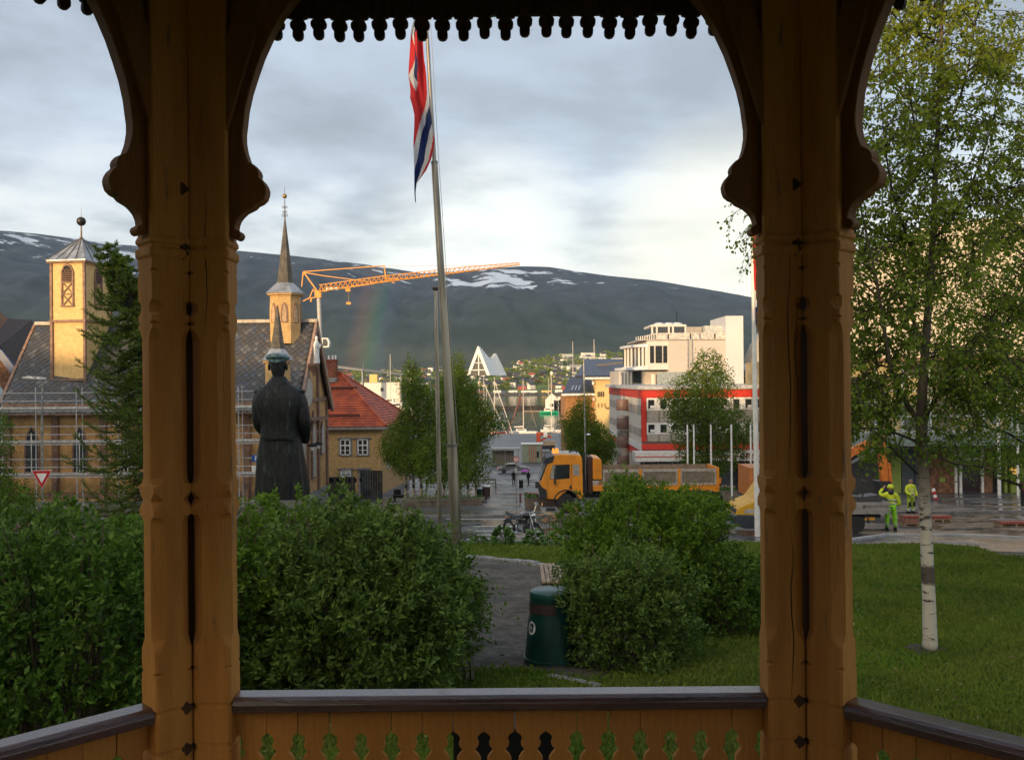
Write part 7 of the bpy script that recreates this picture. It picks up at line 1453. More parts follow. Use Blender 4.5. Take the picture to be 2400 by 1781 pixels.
m_vb = mat('drop_side', (0.30, 0.28, 0.26), .5, var=.08); s = MB(); bx0_, bz1 = P(1895, 1184); bx1_, bz0_ = P(2080, 1204); s.bb((bx0_, -.08, bz0_-.05), (bx1_, -.04, bz1+.0)); s.build('drop_side', m_vb, pk); s = MB(); s.bb((bx0_, VW+.04, bz0_-.05), (bx1_, VW+.08, bz1)); s.build('drop_side', m_vb, pk); s = MB(); s.bb((bx1_-.04, -.04, bz0_-.05), (bx1_, VW+.04, bz1)); s.build('tailboard', m_vb, pk); s = MB(); s.bb((bx0_, -.06, bz0_-.12), (bx1_, VW+.06, bz0_-.04)); s.build('bed', mat('bed_grey', (0.36, 0.34, 0.31), .6), pk)
xt, zt2 = P(2050, 1194); text_part('lettering', 'TRANSPORTER', .135, mat('van_ink', (0.03, .03, .035), .5), pk, Matrix.Translation((xt, -.083, zt2))@Matrix.Rotation(math.pi/2, 4, 'X'), .002)
xt, zt2 = P(2021, 1194); s = MB(); s.torus((xt, -.083, zt2), .058, .007, 'y', 20, 4); 
for a, b in (((-.04, .035), (-.012, -.04)), ((-.012, -.04), (0, -.005)), ((0, -.005), (.012, -.04)), ((.012, -.04), (.04, .035)), ((-.02, .045), (0, .005)), ((0, .005), (.02, .045))): s.beam((xt+a[0], -.083, zt2+a[1]), (xt+b[0], -.083, zt2+b[1]), .009)
s.build('badge', MATS['van_ink'], pk)
s = MB(); s.bb((bx0_+.1, .5, bz0_-.35), (bx1_-.1, .6, bz0_-.12)); s.bb((bx0_+.1, 1.25, bz0_-.35), (bx1_-.1, 1.35, bz0_-.12)); s.build('chassis', m_bp, pk); x, z = P(2036, 1223); s = MB(); s.box((x, .0, z), (.36, .05, .1)); s.build('side_reflector', mat('amber_reflector', (0.6, 0.25, 0.02), .4), pk)
for px in (1820, 2005): x, z = P(px, 1256); wheel(pk, x, .12, .33, .22); wheel(pk, x, VW-.12, .33, .22)
s = MB(); x, z = P(2005, 1225); s.tube([(x+.45*math.cos(a), .0, .35+.45*math.sin(a)) for a in np.linspace(0, math.pi, 10)], .04, 6); s.build('mudguard', m_bp, pk)
for px, c, lb in ((1999, (0.7, .3, .02), 'orange round lamp lying on the flatbed'),):
    x, z = P(px, 1180); s = MB(); s.ball((vx+x, d+.4, gz(d)+z), (.13, .13, .11), 12, 8); o = s.build('warning_lamp', mat('orange_plastic', (0.75, .28, .02), .4), None, smooth_=60); tag(o, lb, 'lamp')
# load on the flatbed: dark engine-like machine
p0 = W(1995, 1176, d+.9); t = thing('compactor', 'dark grey machine with bars lying on the flatbed', 'machine', (p0.x, p0.y, gz(d)+.85)); s = MB(); s.prism([(-.1, 0), (1.3, 0), (1.25, .35), (.9, .5), (.3, .42), (-.1, .45)], -.35, .35); s.build('body', mat('engine_grey', (0.06, .06, .06), .5), t); s = MB(); s.tube([(.3, -.3, .4), (.5, -.3, 1.0)], .03, 6); s.tube([(.3, .3, .4), (.5, .3, 1.0)], .03, 6); s.tube([(.5, -.3, 1.0), (.5, .3, 1.0)], .03, 6); s.build('handle', m_bp, t)
# ================================================================== EXCAVATOR
d = 44; ex = thing('excavator', 'orange wheeled excavator with raised boom behind the flatbed van', 'excavator', (WX(1840, d), d, gz(d)+.01)); Eo = Vector(ex.location); EP = lambda px, py, dd=0: W(px, py, d+dd)-Eo
m_eo = mat('excavator_orange', (0.62, 0.17, 0.02), .5, var=.1)
s = MB(); a = EP(1757, 1165); b = EP(1905, 1095); s.bb((a.x, 0, a.z), (b.x, 2.2, b.z)); s.build('engine_cover', mat('excavator_shell', (0.50, 0.17, 0.04), .5, var=.1), ex); s = MB(); a = EP(1850, 1130); b = EP(1915, 1050); s.bb((a.x, .1, a.z), (b.x, 1.5, b.z)); o = s.build('cab', m_eo, ex); s = MB(); s.bb((a.x+.1, .07, a.z+.5), (b.x-.1, .099, b.z-.1)); s.build('pane', m_glass, o)
s = MB(); s.bb((EP(1770, 0).x, .3, .3), (EP(1900, 0).x, 1.9, .85)); s.build('undercarriage', m_bp, ex)
for px in (1790, 1880): wheel(ex, EP(px, 1200).x, .15, .45, .35); wheel(ex, EP(px, 1200).x, 2.05, .45, .35)
s = MB(); s.beam(EP(1905, 1120, 1), EP(1990, 1062, 1), .35, .4); s.beam(EP(1990, 1062, 1), EP(2062, 1026, 1), .3, .36); s.build('boom', m_eo, ex); s = MB(); s.beam(EP(2064, 1022, 1), EP(2074, 1150, 1), .28, .34); s.beam(EP(2083, 1085, 1), EP(2088, 1145, 1), .12, .14); s.build('stick', m_eo, ex); s = MB(); s.beam(EP(1995, 1085, 1), EP(2058, 1048, 1), .1, .1); s.build('hydraulic_ram', m_rim, ex)
s = MB(); s.prism([(EP(2062, 0).x, EP(0, 1150).z), (EP(2092, 0).x, EP(0, 1150).z), (EP(2100, 0).x, EP(0, 1172).z), (EP(2070, 0).x, EP(0, 1182).z)], .7, 1.5); s.build('bucket', m_bp, ex)
# ================================================================== PEOPLE
m_skin = mat('skin', (0.42, 0.24, 0.17), .6); m_hv = mat('hi_vis_yellow', (0.62, 0.72, 0.02), .6, var=.1, scale=6); m_hg = mat('hi_vis_green', (0.30, 0.75, 0.02), .6, var=.1, scale=6); m_ref = mat('reflective_tape', (0.55, 0.56, 0.54), .3, metal=.3); m_navy = mat('navy_cloth', (0.015, 0.018, 0.03), .8); m_black = mat('black_cloth', (0.012, 0.012, 0.014), .85)
def worker(name, label, px, d, lift, hgt, jacket, trouser, face_dir, pose):
    t = thing(name, label, 'person', (WX(px, d), d, gz(d)+lift), face_dir); s_ = hgt/1.80
    v = lambda x, y, z: Vector((x, y, z))*s_
    # facing -y locally
    hp = [v(.10, 0, .92), v(-.10, 0, .92)]; kn = [v(.13, -.02, .50), v(-.14, -.02, .50)]; an = [v(.15, .02, .10), v(-.16, .02, .10)]
    skin('trousers', [(v(0, 0, .98), .15*s_), (hp[0], .115*s_), (kn[0], .090*s_), (an[0], .080*s_), (hp[1], .115*s_), (kn[1], .090*s_), (an[1], .080*s_)], [(0, 1), (1, 2), (2, 3), (0, 4), (4, 5), (5, 6)], trouser, t)
    for a in an:
        s = MB(); s.loft([[a+v(x*w, y, z) for x, z in ((-1, -.10), (1, -.10), (1, -.03), (.6, .03), (-.6, .03), (-1, -.03))] for y, w in ((.09, .045), (0, .055), (-.12, .055), (-.19, .04))]); s.build('boot', m_black, t, smooth_=50)
    ar = pose
    skin('jacket', [(v(0, 0, .90), (.185*s_, .14*s_)), (v(0, 0, 1.10), (.175*s_, .135*s_)), (v(0, 0, 1.32), (.20*s_, .14*s_)), (v(0, 0, 1.43), (.16*s_, .11*s_)), (v(0, 0, 1.50), .085*s_)]+[(v(*p_), r*s_) for sd in ar for p_, r in zip(sd, (.095, .078, .066, .058))],
         [(0, 1), (1, 2), (2, 3), (3, 4), (3, 5), (5, 6), (6, 7), (7, 8), (3, 9), (9, 10), (10, 11), (11, 12)], jacket, t)
    hands = [sd[-1] for sd in ar]
    js = [(v(0, 0, 1.44), .06*s_), (v(0, -.005, 1.53), .058*s_), (v(0, -.015, 1.60), (.075*s_, .085*s_)), (v(0, -.01, 1.68), (.085*s_, .10*s_)), (v(0, 0, 1.74), (.07*s_, .08*s_))]
    skin('body', js, [(0, 1), (1, 2), (2, 3), (3, 4)], m_skin, t)
    s = MB(); s.ball(v(0, -.108, 1.655), (.012*s_, .022*s_, .022*s_), 6, 5); s.ball(v(.035, -.092, 1.68), .011*s_, 6, 4); s.ball(v(-.035, -.092, 1.68), .011*s_, 6, 4); s.box(v(0, -.098, 1.615), (.045*s_, .012, .008))
    for sx in (-1, 1): s.ball(v(sx*.088, 0, 1.66), (.012*s_, .022*s_, .032*s_), 6, 5)
    s.build('face', m_skin, t)
    for h_, e_ in ((ar[0][3], ar[0][2]), (ar[1][3], ar[1][2])):
        h_, e_ = v(*h_), v(*e_); dv = (h_-e_).normalized(); sd_ = dv.orthogonal().normalized(); s = MB(); s.tube([h_, h_+dv*.05, h_+dv*.09], [.032, .04, .036], 8)
        for f_ in range(4): o_ = sd_*(.027-.018*f_); s.tube([h_+dv*.09+o_, h_+dv*(.125+.01*(f_ in (1, 2)))+o_, h_+dv*.15+o_+dv.cross(sd_)*.02], [.010, .009, .007], 5)
        s.tube([h_+dv*.03+sd_*.035, h_+dv*.07+sd_*.06, h_+dv*.10+sd_*.055], [.011, .010, .008], 5); s.build('hand', m_skin, t)
    return t, v
def bands(t, v, zs, r, m=None):
    for z, rx, ry in zs:
        s = MB(); s.lathe([(1, z*v(0, 0, 1).z-.025), (1, z*v(0, 0, 1).z+.025)], (0, 0, 0), 20, sx=rx, sy=ry); s.build('reflective_band', m_ref, t, smooth_=50)
t, v = worker('person', 'road worker in yellow jacket with bright green trousers beside the flatbed van', 2085, 36.0, .012, 1.78, m_hv, m_hg, math.pi-.2, (((.20, 0, 1.40), (.33, -.02, 1.32), (.36, -.22, 1.45), (.22, -.30, 1.60)), ((-.20, 0, 1.40), (-.30, 0, 1.16), (-.34, -.10, .98), (-.30, -.22, .98))))
bands(t, v, ((1.05, .200, .160), (1.20, .205, .165)), 0)
s = MB(); s.lathe([(.11, 0), (.125, .03), (.12, .08), (.08, .14), (.01, .16)], v(0, 0, 1.64), 14); s.build('hood', m_hv, t, smooth_=60); s = MB(); s.lathe([(.19, -.02), (.20, .03)], v(0, 0, .90), 20, sy=.76); s.build('belt', m_navy, t); s = MB(); s.ball(v(0, .09, 1.48), (.11, .06, .09), 10, 8); s.build('lowered_hood', m_navy, t, smooth_=60)
for sx in (.15, -.16): s = MB(); s.lathe([(.092, -.03), (.090, .03)], v(sx, .01, .24), 14); s.build('reflective_band', m_ref, t)
t, v = worker('person', 'bald road worker in dirty hi-vis suit with black knee pads walking near the birch trunk', 2132, 47.0, .012, 1.80, m_hv, mat('hi_vis_dull', (0.36, 0.48, 0.04), .7, var=.2, scale=6), .35, (((.20, 0, 1.40), (.30, .02, 1.18), (.33, -.05, .96), (.33, -.12, .88)), ((-.20, 0, 1.40), (-.30, 0, 1.18), (-.30, -.14, 1.02), (-.18, -.25, 1.0))))
bands(t, v, ((1.05, .200, .160), (1.22, .208, .168)), 0)
for sx in (.13, -.14): s = MB(); s.box(v(sx, -.09, .50), (.13, .05, .24)); s.build('knee_pad', m_black, t); s = MB(); s.lathe([(.092, -.05), (.090, .05)], v(sx*1.1, .01, .22), 14); s.build('reflective_band', m_ref, t)
def walker(label, px, d, coat, umb_c, umb_label, dirn, bag):
    t = thing('person', label, 'person', (WX(px, d), d, gz(d)+.12), dirn, None); v = lambda x, y, z: Vector((x, y, z))
    skin('body', [(v(0, 0, .92), .14), (v(0, 0, 1.25), .16), (v(0, 0, 1.42), .13), (v(0, 0, 1.52), .06), (v(0, -.02, 1.62), .10), (v(0, -.02, 1.70), .08), (v(.10, -.08, .5), .08), (v(.10, -.02, .08), .06), (v(-.10, .08, .5), .08), (v(-.10, .14, .08), .06), (v(.20, 0, 1.36), .07), (v(.24, -.12, 1.12), .06), (v(.16, -.28, 1.25), .05), (v(-.2, 0, 1.36), .07), (v(-.24, .06, 1.1), .06), (v(-.2, -.1, .95), .05)], [(0, 1), (1, 2), (2, 3), (3, 4), (4, 5), (0, 6), (6, 7), (0, 8), (8, 9), (2, 10), (10, 11), (11, 12), (2, 13), (13, 14), (14, 15)], coat, t, sub=1)
    s = MB(); s.lathe([(.22, .62 if not bag else .85), (.20, 1.0), (.22, 1.3), (.12, 1.46)], (0, 0, 0), 12); s.build('coat', coat, t, smooth_=60); s = MB(); s.ball((0, -.03, 1.63), (.085, .095, .12), 8, 8); s.build('head', mat('dark_hair', (0.03, .02, .015), .8), t)
    if bag: s = MB(); s.ball((0, .2, 1.2), (.17, .13, .26), 10, 8); s.build('backpack', m_black, t)
    for sx, y in ((.1, -.05), (-.1, .11)): s = MB(); s.box((sx, y-.05, .04), (.09, .26, .08)); s.build('shoe', m_black, t)
    ub = Vector((WX(px, d)+(-.15 if not bag else -.35), d-.25, gz(d)+1.2)); u = thing('umbrella', umb_label, 'umbrella', ub); s = MB(); s.tube([(0, 0, -.1), (0.0, 0, .85)], .012, 5); s.build('shaft', m_blk, u); s = MB(); s.lathe([(.55, .60), (.42, .74), (.22, .83), (.02, .87)], (0, 0, 0), 8); s.build('canopy', umb_c, u)
walker('dark clothed walker in long coat under a grey umbrella on the square', 1202, 116, m_black, mat('umbrella_grey', (0.12, .14, .16), .6), 'grey umbrella held by the left walker on the square', .3, False)
walker('dark clothed walker with backpack under a purple umbrella on the square', 1236, 113, m_black, mat('umbrella_purple', (0.35, .08, .42), .6), 'purple umbrella held by the right walker on the square', -.8, True)
# ================================================================== MOTORCYCLE
d = 33.2; mp = G(1232, 1257); mc = thing('motorcycle', 'black motorcycle with round mirrors parked behind the hosta', 'motorcycle', (WX(1222, d), d, gz(d)+.006), rad(-48)); m_mk = mat('motor_black', (0.012, .012, .014), .25, coat=.5); m_chr = mat('chrome', (0.6, .6, .58), .15, metal=1.0)
for x in (-.72, .74):
    s = MB(); s.torus((x, 0, .32), .27, .055, 'y', 28, 8); o = s.build('wheel', m_tyre, mc, smooth_=60); s = MB(); s.torus((x, 0, .32), .21, .018, 'y', 24, 5); s.disc((x, 0, .32), .06, .12, 'y', 12)
    for i in range(9): a = i*.698; s.beam((x, 0, .32), (x+.21*math.cos(a), 0, .32+.21*math.sin(a)), .008)
    s.build('spokes', m_chr, o)
    s = MB(); s.tube([(x+.33*math.cos(a), 0, .33+.33*math.sin(a)) for a in np.linspace(.5, 2.4, 8)], .05, 6); s.build('mudguard', m_mk, mc)
s = MB(); s.loft([[Vector((x, .13*w*math.cos(a), .86+zz+.11*w*math.sin(a))) for a in np.linspace(0, 6.283, 13)[:-1]] for x, w, zz in ((.42, .4, .04), (.34, 1, .03), (.15, 1.15, .0), (-.05, .9, -.05), (-.12, .4, -.06))]); s.build('tank', m_mk, mc, smooth_=60)
s = MB(); s.loft([[Vector((x, .13*w*math.cos(a), .80+zz+.055*math.sin(a))) for a in np.linspace(0, 6.283, 11)[:-1]] for x, w, zz in ((-.08, .6, .02), (-.25, 1, -.02), (-.5, 1.1, 0), (-.72, .8, .05), (-.85, .5, .07))]); s.build('seat', mat('seat_leather', (0.02, .02, .02), .5), mc, smooth_=60)
s = MB(); s.box((.05, 0, .45), (.40, .26, .34)); s.lathe([(.10, .0), (.13, .05), (.10, .07), (.13, .12), (.10, .14), (.13, .19), (.10, .25)], (.12, 0, .55), 12); s.lathe([(.10, .0), (.13, .05), (.10, .07), (.13, .12), (.10, .14), (.13, .19), (.10, .25)], (-.08, 0, .55), 12); s.build('engine', mat('engine_metal', (0.12, .12, .12), .35, metal=.8), mc)
for sy in (-1, 1):
    s = MB(); s.tube([(.74, sy*.09, .32), (.45, sy*.09, .98)], .025, 8); s.build('fork', m_chr, mc); s = MB(); s.tube([(.1, sy*.14, .5), (.2, sy*.17, .25), (-.2, sy*.17, .24), (-.8, sy*.17, .32)], [.025, .025, .035, .04], 8); s.build('exhaust', m_chr, mc); s = MB(); s.disc((.05, sy*.15, .46), .11, .03, 'y', 16); s.build('engine_cover', m_chr, mc)
    s = MB(); s.tube([(.40, sy*.20, 1.02), (.38, sy*.30, 1.22)], .008, 5); s.M = Matrix.Translation((.38, sy*.32, 1.27))@Matrix.Rotation(math.pi/2, 4, 'Z'); s.disc((0, 0, 0), .075, .02, 'y', 14); s.build('mirror', m_chr, mc)
s = MB(); s.tube([(.30, -.38, .99), (.38, -.22, 1.03), (.44, 0, 1.0), (.38, .22, 1.03), (.30, .38, .99)], .014, 6); s.build('handlebar', m_chr, mc); s = MB(); s.M = Matrix.Translation((.60, 0, .90))@Matrix.Rotation(math.pi/2, 4, 'Y'); s.lathe([(.03, -.12), (.09, -.06), (.10, .0), (.09, .02), (.01, .03)], n=14); s.build('headlight', m_chr, mc, smooth_=60)
s = MB(); s.ball((-.85, 0, .70), (.04, .05, .04), 8, 6); s.build('tail_lamp', mat('tail_orange', (0.6, .15, .02), .3), mc); s = MB(); s.tube([(0, .1, .25), (-.1, .35, .0)], .014, 5); s.build('side_stand', m_chr, mc); s = MB(); s.tube([(.45, 0, .95), (.2, 0, .72), (-.2, 0, .68), (-.7, 0, .70)], .022, 6); s.tube([(.42, 0, .85), (.25, 0, .3), (-.2, 0, .28), (-.35, 0, .65)], .02, 6); s.tube([(-.72, 0, .32), (-.2, 0, .35)], .025, 6); s.build('frame', m_mk, mc)
# ================================================================== SQUARE FURNITURE
m_pl = mat('planter_stone', (0.15, .125, .10), .85, bump=.4, var=.2)
def planter(px, d, w, h, label, c, seed, m=m_pl, dd=.8, fl_label=None):
    b_ = (WX(px, d), d, gz(d)+.11); t = thing('planter', label, 'planter', b_); s = MB(); s.add([(-w*.44, -dd/2*.9, 0), (w*.44, -dd/2*.9, 0), (w*.44, dd/2*.9, 0), (-w*.44, dd/2*.9, 0), (-w/2, -dd/2, h), (w/2, -dd/2, h), (w/2, dd/2, h), (-w/2, dd/2, h)], [(0, 1, 2, 3), (4, 5, 6, 7), (0, 1, 5, 4), (1, 2, 6, 5), (2, 3, 7, 6), (3, 0, 4, 7)]); s.build('tub', m, t)
    rng = np.random.default_rng(seed); n = 220; P = np.stack([rng.uniform(-w*.45, w*.45, n), rng.uniform(-dd*.4, dd*.4, n), h+rng.random(n)*.22], 1); f = flowers('flowers', fl_label or label.replace('planter', 'plants in the planter'), (b_[0], b_[1], b_[2]+h-.05), w*.4, .32, 22, c, seed, size=.06); stuff(leaves('foliage', P-np.array([0, 0, h-.05]), rng.normal(size=(n, 3))+np.array([0, 0, .6]), .12+.05*rng.random(n), m_leafA, f))
planter(1246, 54, 1.0, .62, 'tapered stone planter with pink flowers left of the truck cab', (0.7, .15, .25), 61)
planter(1702, 60, 1.15, .75, 'large stone planter with pale flowers behind the truck tail', (0.7, .35, .4), 62)
planter(1757, 66, 1.4, .9, 'broad stone planter beside the fifth white pole', (0.5, .2, .15), 63)
planter(1668, 52.5, 1.0, .72, 'dark square planter with red flowers at the rear of the truck', (0.6, .03, .05), 64, mat('planter_dark', (0.03, .028, .025), .7))
planter(1000, 59, 3.2, .42, 'low wide stone bed edge under the narrow weeping birch', (0.6, .2, .3), 65, m_pl, 1.6, 'low flowers in the bed under the narrow weeping birch')
planter(1072, 60, 3.4, .40, 'low wide stone bed edge under the birch clump', (0.5, .3, .1), 66, m_pl, 1.6, 'low flowers in the bed under the birch clump')
d = 92; t = thing('railing', 'black iron railing across the square behind the birches', 'railing', (WX(997, d), d, gz(d)+.12)); Wd = WX(1160, d)-WX(997, d); s = MB(); s.bb((0, -.05, 1.0), (Wd, .05, 1.1)); s.build('top_rail', m_blk, t); s = MB(); s.tube([(0, 0, .7), (Wd, 0, .7)], .02, 5); s.tube([(0, 0, .4), (Wd, 0, .4)], .02, 5); s.build('lower_rail', m_blk, t)
for x in (0, Wd*.26, Wd*.5, Wd*.75, Wd): s = MB(); s.bb((x-.05, -.05, 0), (x+.05, .05, 1.0)); s.build('post', m_blk, t)
for px, d, w, h, c, lb in ((1121, 62, .42, .95, m_bin, 'green waste bin with pale lid under the wide weeping birch'), (1026, 62, .4, .9, mat('bin_brown', (0.07, .03, .025), .6), 'dark waste bin with white lid beside the slender pole'), (1133, 68, .45, .85, MATS['bin_brown'], 'reddish brown bin behind the green waste bin'), (1140, 74, .5, .8, MATS['bin_brown'], 'brown bin with white lid nearest the black railing end')):
    t = thing('waste_bin', lb, 'bin', (WX(px, d), d, gz(d)+.11)); s = MB(); s.lathe([(w*.42, 0), (w*.5, h)], n=18); s.build('body', c, t, smooth_=40); s = MB(); s.lathe([(w*.52, h), (w*.54, h+.05), (w*.3, h+.1), (.01, h+.11)], n=18); s.build('lid', m_white if px != 1133 else c, t, smooth_=40)
d = 96; t = thing('sandwich_board', 'black sandwich board standing between the two umbrella walkers', 'sign', (WX(1219, d), d, gz(d)+.12)); s = MB(); s.box((0, 0, .48), (.42, .04, .82), R=Matrix.Rotation(.12, 3, 'X')); s.build('board', m_blk, t); s = MB(); s.tube([(-.18, .05, 0), (-.18, -.0, .95)], .02, 5); s.tube([(.18, .05, 0), (.18, 0, .95)], .02, 5); s.build('frame', m_blk, t)
d = 63; t = thing('bollard', 'short reddish bollard right of the round traffic sign', 'bollard', (WX(1217, d), d, gz(d)+.11)); s = MB(); s.tube([(0, 0, 0), (0, 0, .5)], .07, 10); s.build('post', mat('bollard_red', (0.16, .06, .04), .6), t); s = MB(); s.ball((0, 0, .52), .07, 10, 6); s.build('cap', MATS['bollard_red'], t)
d = 67; t = thing('street_bench', 'dark low bench beside the corner of the ochre house', 'bench', (WX(936, d), d, gz(d)+.11)); s = MB(); s.bb((-.5, -.3, .25), (.45, .3, .45)); s.build('seat', m_blk, t); s = MB(); s.bb((-.5, .25, .45), (0, .35, .8)); s.build('backrest', m_blk, t); s = MB(); s.bb((-.45, -.25, 0), (-.35, .25, .25)); s.bb((.3, -.25, 0), (.4, .25, .25)); s.build('leg_frame', m_blk, t)
# car
def car(name, label, px, d, m, flip=1, L_=4.7):
    t = thing(name, label, 'car', (WX(px, d), d, gz(d)+.03)); pr = [(-2.3, .35), (-2.32, .72), (-2.2, .88), (-1.55, .98), (-.95, 1.38), (.2, 1.42), (1.0, .98), (1.95, .86), (2.3, .68), (2.34, .35)]
    s = MB(); s.prism([(a*flip*L_/4.7, b) for a, b in pr], 0, 1.75); o = s.build('body', m, t); bv = o.modifiers.new('bevel', 'BEVEL'); bv.width = .08; bv.segments = 3; bv.limit_method = 'ANGLE'
    s = MB(); s.prism([(a*flip, b) for a, b in [(-1.35, .98), (-.9, 1.31), (.17, 1.34), (.78, .98)]], -.012, .0); s.prism([(a*flip, b) for a, b in [(-1.62, .99), (-1.0, 1.37), (-.95, 1.30), (-1.5, .97)]], .1, 1.65); s.build('window', MATS['truck_glass'], t)
    s = MB(); s.box((-2.28*flip, .25, .75), (.12, .5, .14)); s.build('tail_light', mat('tail_red', (0.6, .03, .02), .3, emit=((1, .06, .03), .5)), t); s = MB(); s.box((2.22*flip, .2, .70), (.16, .4, .12)); s.build('headlight', MATS['lamp_clear'], t)
    for x in (-1.4, 1.45): wheel(t, x*flip, .1, .32, .22); wheel(t, x*flip, 1.65, .32, .22)
    return t
car('parked_car', 'grey saloon car driving right beyond the square', 1202, 134, mat('car_silver', (0.20, .20, .20), .25, metal=.6, coat=.4))
car('parked_car', 'small red car half hidden behind the narrow weeping birch', 958, 131, paint('car_red', (0.35, .03, .03), .3), -1, 4.1)
car('parked_car', 'white car behind the narrow weeping birch foliage', 915, 140, paint('car_white', (0.7, .7, .7), .3), -1, 4.1)
# brick stacks and road works at the right
m_pv = mat('paver_red', (0.26, .13, .09), .85, var=.3, scale=6)
def stack(px, d, nx, nz, label, sz=(.2, .1, .08)):
    t = thing('paver_stack', label, 'pavers', (WX(px, d), d, gz(d)+.015)); pr = None
    for k_ in range(nz):
        for i in range(nx):
            for j in range(3):
                s = None
                if pr is None: s = MB(); s.box((0, 0, 0), (sz[0]*.95, sz[1]*1.9, sz[2]*.92)); pr = s.build('brick', m_pv, t); o = pr
                else: o = pr.copy(); COL.objects.link(o)
                o.location = (i*sz[0]+random.uniform(-.01, .01), j*sz[1]*2+random.uniform(-.01, .01), .12+k_*sz[2]+sz[2]/2)
    s = MB(); s.bb((-.12, -.12, 0), (nx*sz[0]-.05, .5, .025)); s.bb((-.12, -.12, .095), (nx*sz[0]-.05, .5, .115)); 
    for x in (-.1, nx*sz[0]/2-.1, nx*sz[0]-.15): s.bb((x, -.12, .025), (x+.08, .5, .095))
    s.build('pallet', m_sl, t); s = MB(); s.bb((-.13, -.14, .12+nz*sz[2]-.06), (nx*sz[0]-.08, -.125, .12+nz*sz[2]-.03)); s.build('strap', MATS['sign_red'], t)
stack(2120, 38.0, 5, 4, 'strapped pallet of red paving bricks left of the birch trunk'); stack(2186, 40.5, 4, 2, 'low stack of red pavers just right of the birch trunk'); stack(2345, 37.5, 6, 1, 'flat pile of loose brown pavers at the right road edge')
s = MB(); 
for i in range(3): s.bb((i*1.4, i*.5, 0), (i*1.4+1.2, i*.5+.8, .06))
t = thing('slab_pile', 'pale stone slabs lying on the dark roadworks surface', 'slabs', (WX(2320, 42), 41.5, gz(42)-.05)); s.build('slab', m_kerb, t)
s = MB(); c_ = G(2260, 1225); s.prism([(6*math.cos(a)*(1+.15*math.sin(3*a)), 1.6*math.sin(a)) for a in np.linspace(0, 6.283, 25)[:-1]], 0, .012, 'z')
o = sheet('roadworks_patch', [(WX(2155, 36.6), 36.6), (WX(2420, 36.8), 36.8), (WX(2420, 45), 45), (WX(2150, 46), 46)], .008, mat('dark_wet_soil', (0.030, .026, .024), .3, var=.3, wet=(0.8, .1, .5), bump=.4, bscale=6))
t = thing('barrier_sign', 'red and white striped traffic marker post behind the birch trunk', 'marker', (WX(2192, 60), 60, gz(60)+.11)); 
for i in range(4): s = MB(); s.M = Matrix.Rotation(-.25, 4, 'Y'); s.bb((-.10, -.02, i*.2), (.10, .02, i*.2+.19)); s.build('stripe', m_white if i % 2 else MATS['sign_red'], t)
s = MB(); s.bb((-.3, -.2, 0), (.3, .2, .06)); s.build('foot', m_bp, t)
t = thing('person', 'person in dark clothes standing by the hall at the right edge', 'person', (WX(2398, 50), 50, gz(50)+.11)); skin('body', [(Vector((0, 0, .92)), .14), (Vector((0, 0, 1.25)), .16), (Vector((0, 0, 1.45)), .12), (Vector((0, 0, 1.52)), .06), (Vector((0, 0, 1.66)), .10), (Vector((.1, 0, .5)), .09), (Vector((.1, 0, .06)), .07), (Vector((-.1, 0, .5)), .09), (Vector((-.1, 0, .06)), .07), (Vector((.25, 0, 1.2)), .07), (Vector((.22, -.1, .95)), .05), (Vector((-.25, 0, 1.2)), .07), (Vector((-.22, -.1, .95)), .05)], [(0, 1), (1, 2), (2, 3), (3, 4), (0, 5), (5, 6), (0, 7), (7, 8), (2, 9), (9, 10), (2, 11), (11, 12)], m_black, t); s = MB(); s.lathe([(.18, .95), (.2, 1.2), (.17, 1.45)], n=12); s.build('jacket', mat('maroon_cloth', (0.15, .02, .03), .8), t)
# ================================================================== QUAY AND HARBOUR
d = 163; t = thing('kiosk', 'pale green hut with red stripes by the quay', 'kiosk', (WX(1222, d), d, gz(d)+.02)); kw = WX(1270, d)-WX(1222, d); kh = WZ(1240, 1042, d)-gz(d); s = MB(); s.bb((0, 0, 0), (kw, 3, kh)); s.build('wall', mat('hut_green', (0.26, .33, .25), .7, stripe=[('x', .5, .04)]), t); s = MB(); s.bb((-.15, -.2, kh), (kw+.15, 3.2, kh+.15)); s.build('roof', m_wp, t)
for x in (.35, .46, .55, .66, .95): s = MB(); s.bb((kw*x, -.04, .1), (kw*x+.08, -.005, kh-.3)); s.build('stripe', MATS['sign_red'], t)
s = MB(); s.bb((kw*.72, -.05, .8), (kw*.82, -.006, 1.9)); s.build('notice', m_blk, t)
d = 155; t = thing('shelter', 'low shelter with flat grey roof left of the green hut', 'shelter', (WX(1148, d), d, gz(d)+.02)); w_ = WX(1217, d)-WX(1148, d); h_ = WZ(1180, 1056, d)-gz(d); s = MB(); s.bb((0, 0, h_), (w_, 3, h_+.35)); s.build('roof', m_lead, t); s = MB(); s.bb((.3, 1, 0), (w_-1, 1.1, h_)); s.build('glass_wall', mat('shelter_glass', (0.16, .15, .13), .2), t)
for x in (.2, w_*.5, w_-.3): s = MB(); s.tube([(x, .4, 0), (x, .4, h_)], .07, 6); s.build('post', m_lp, t)
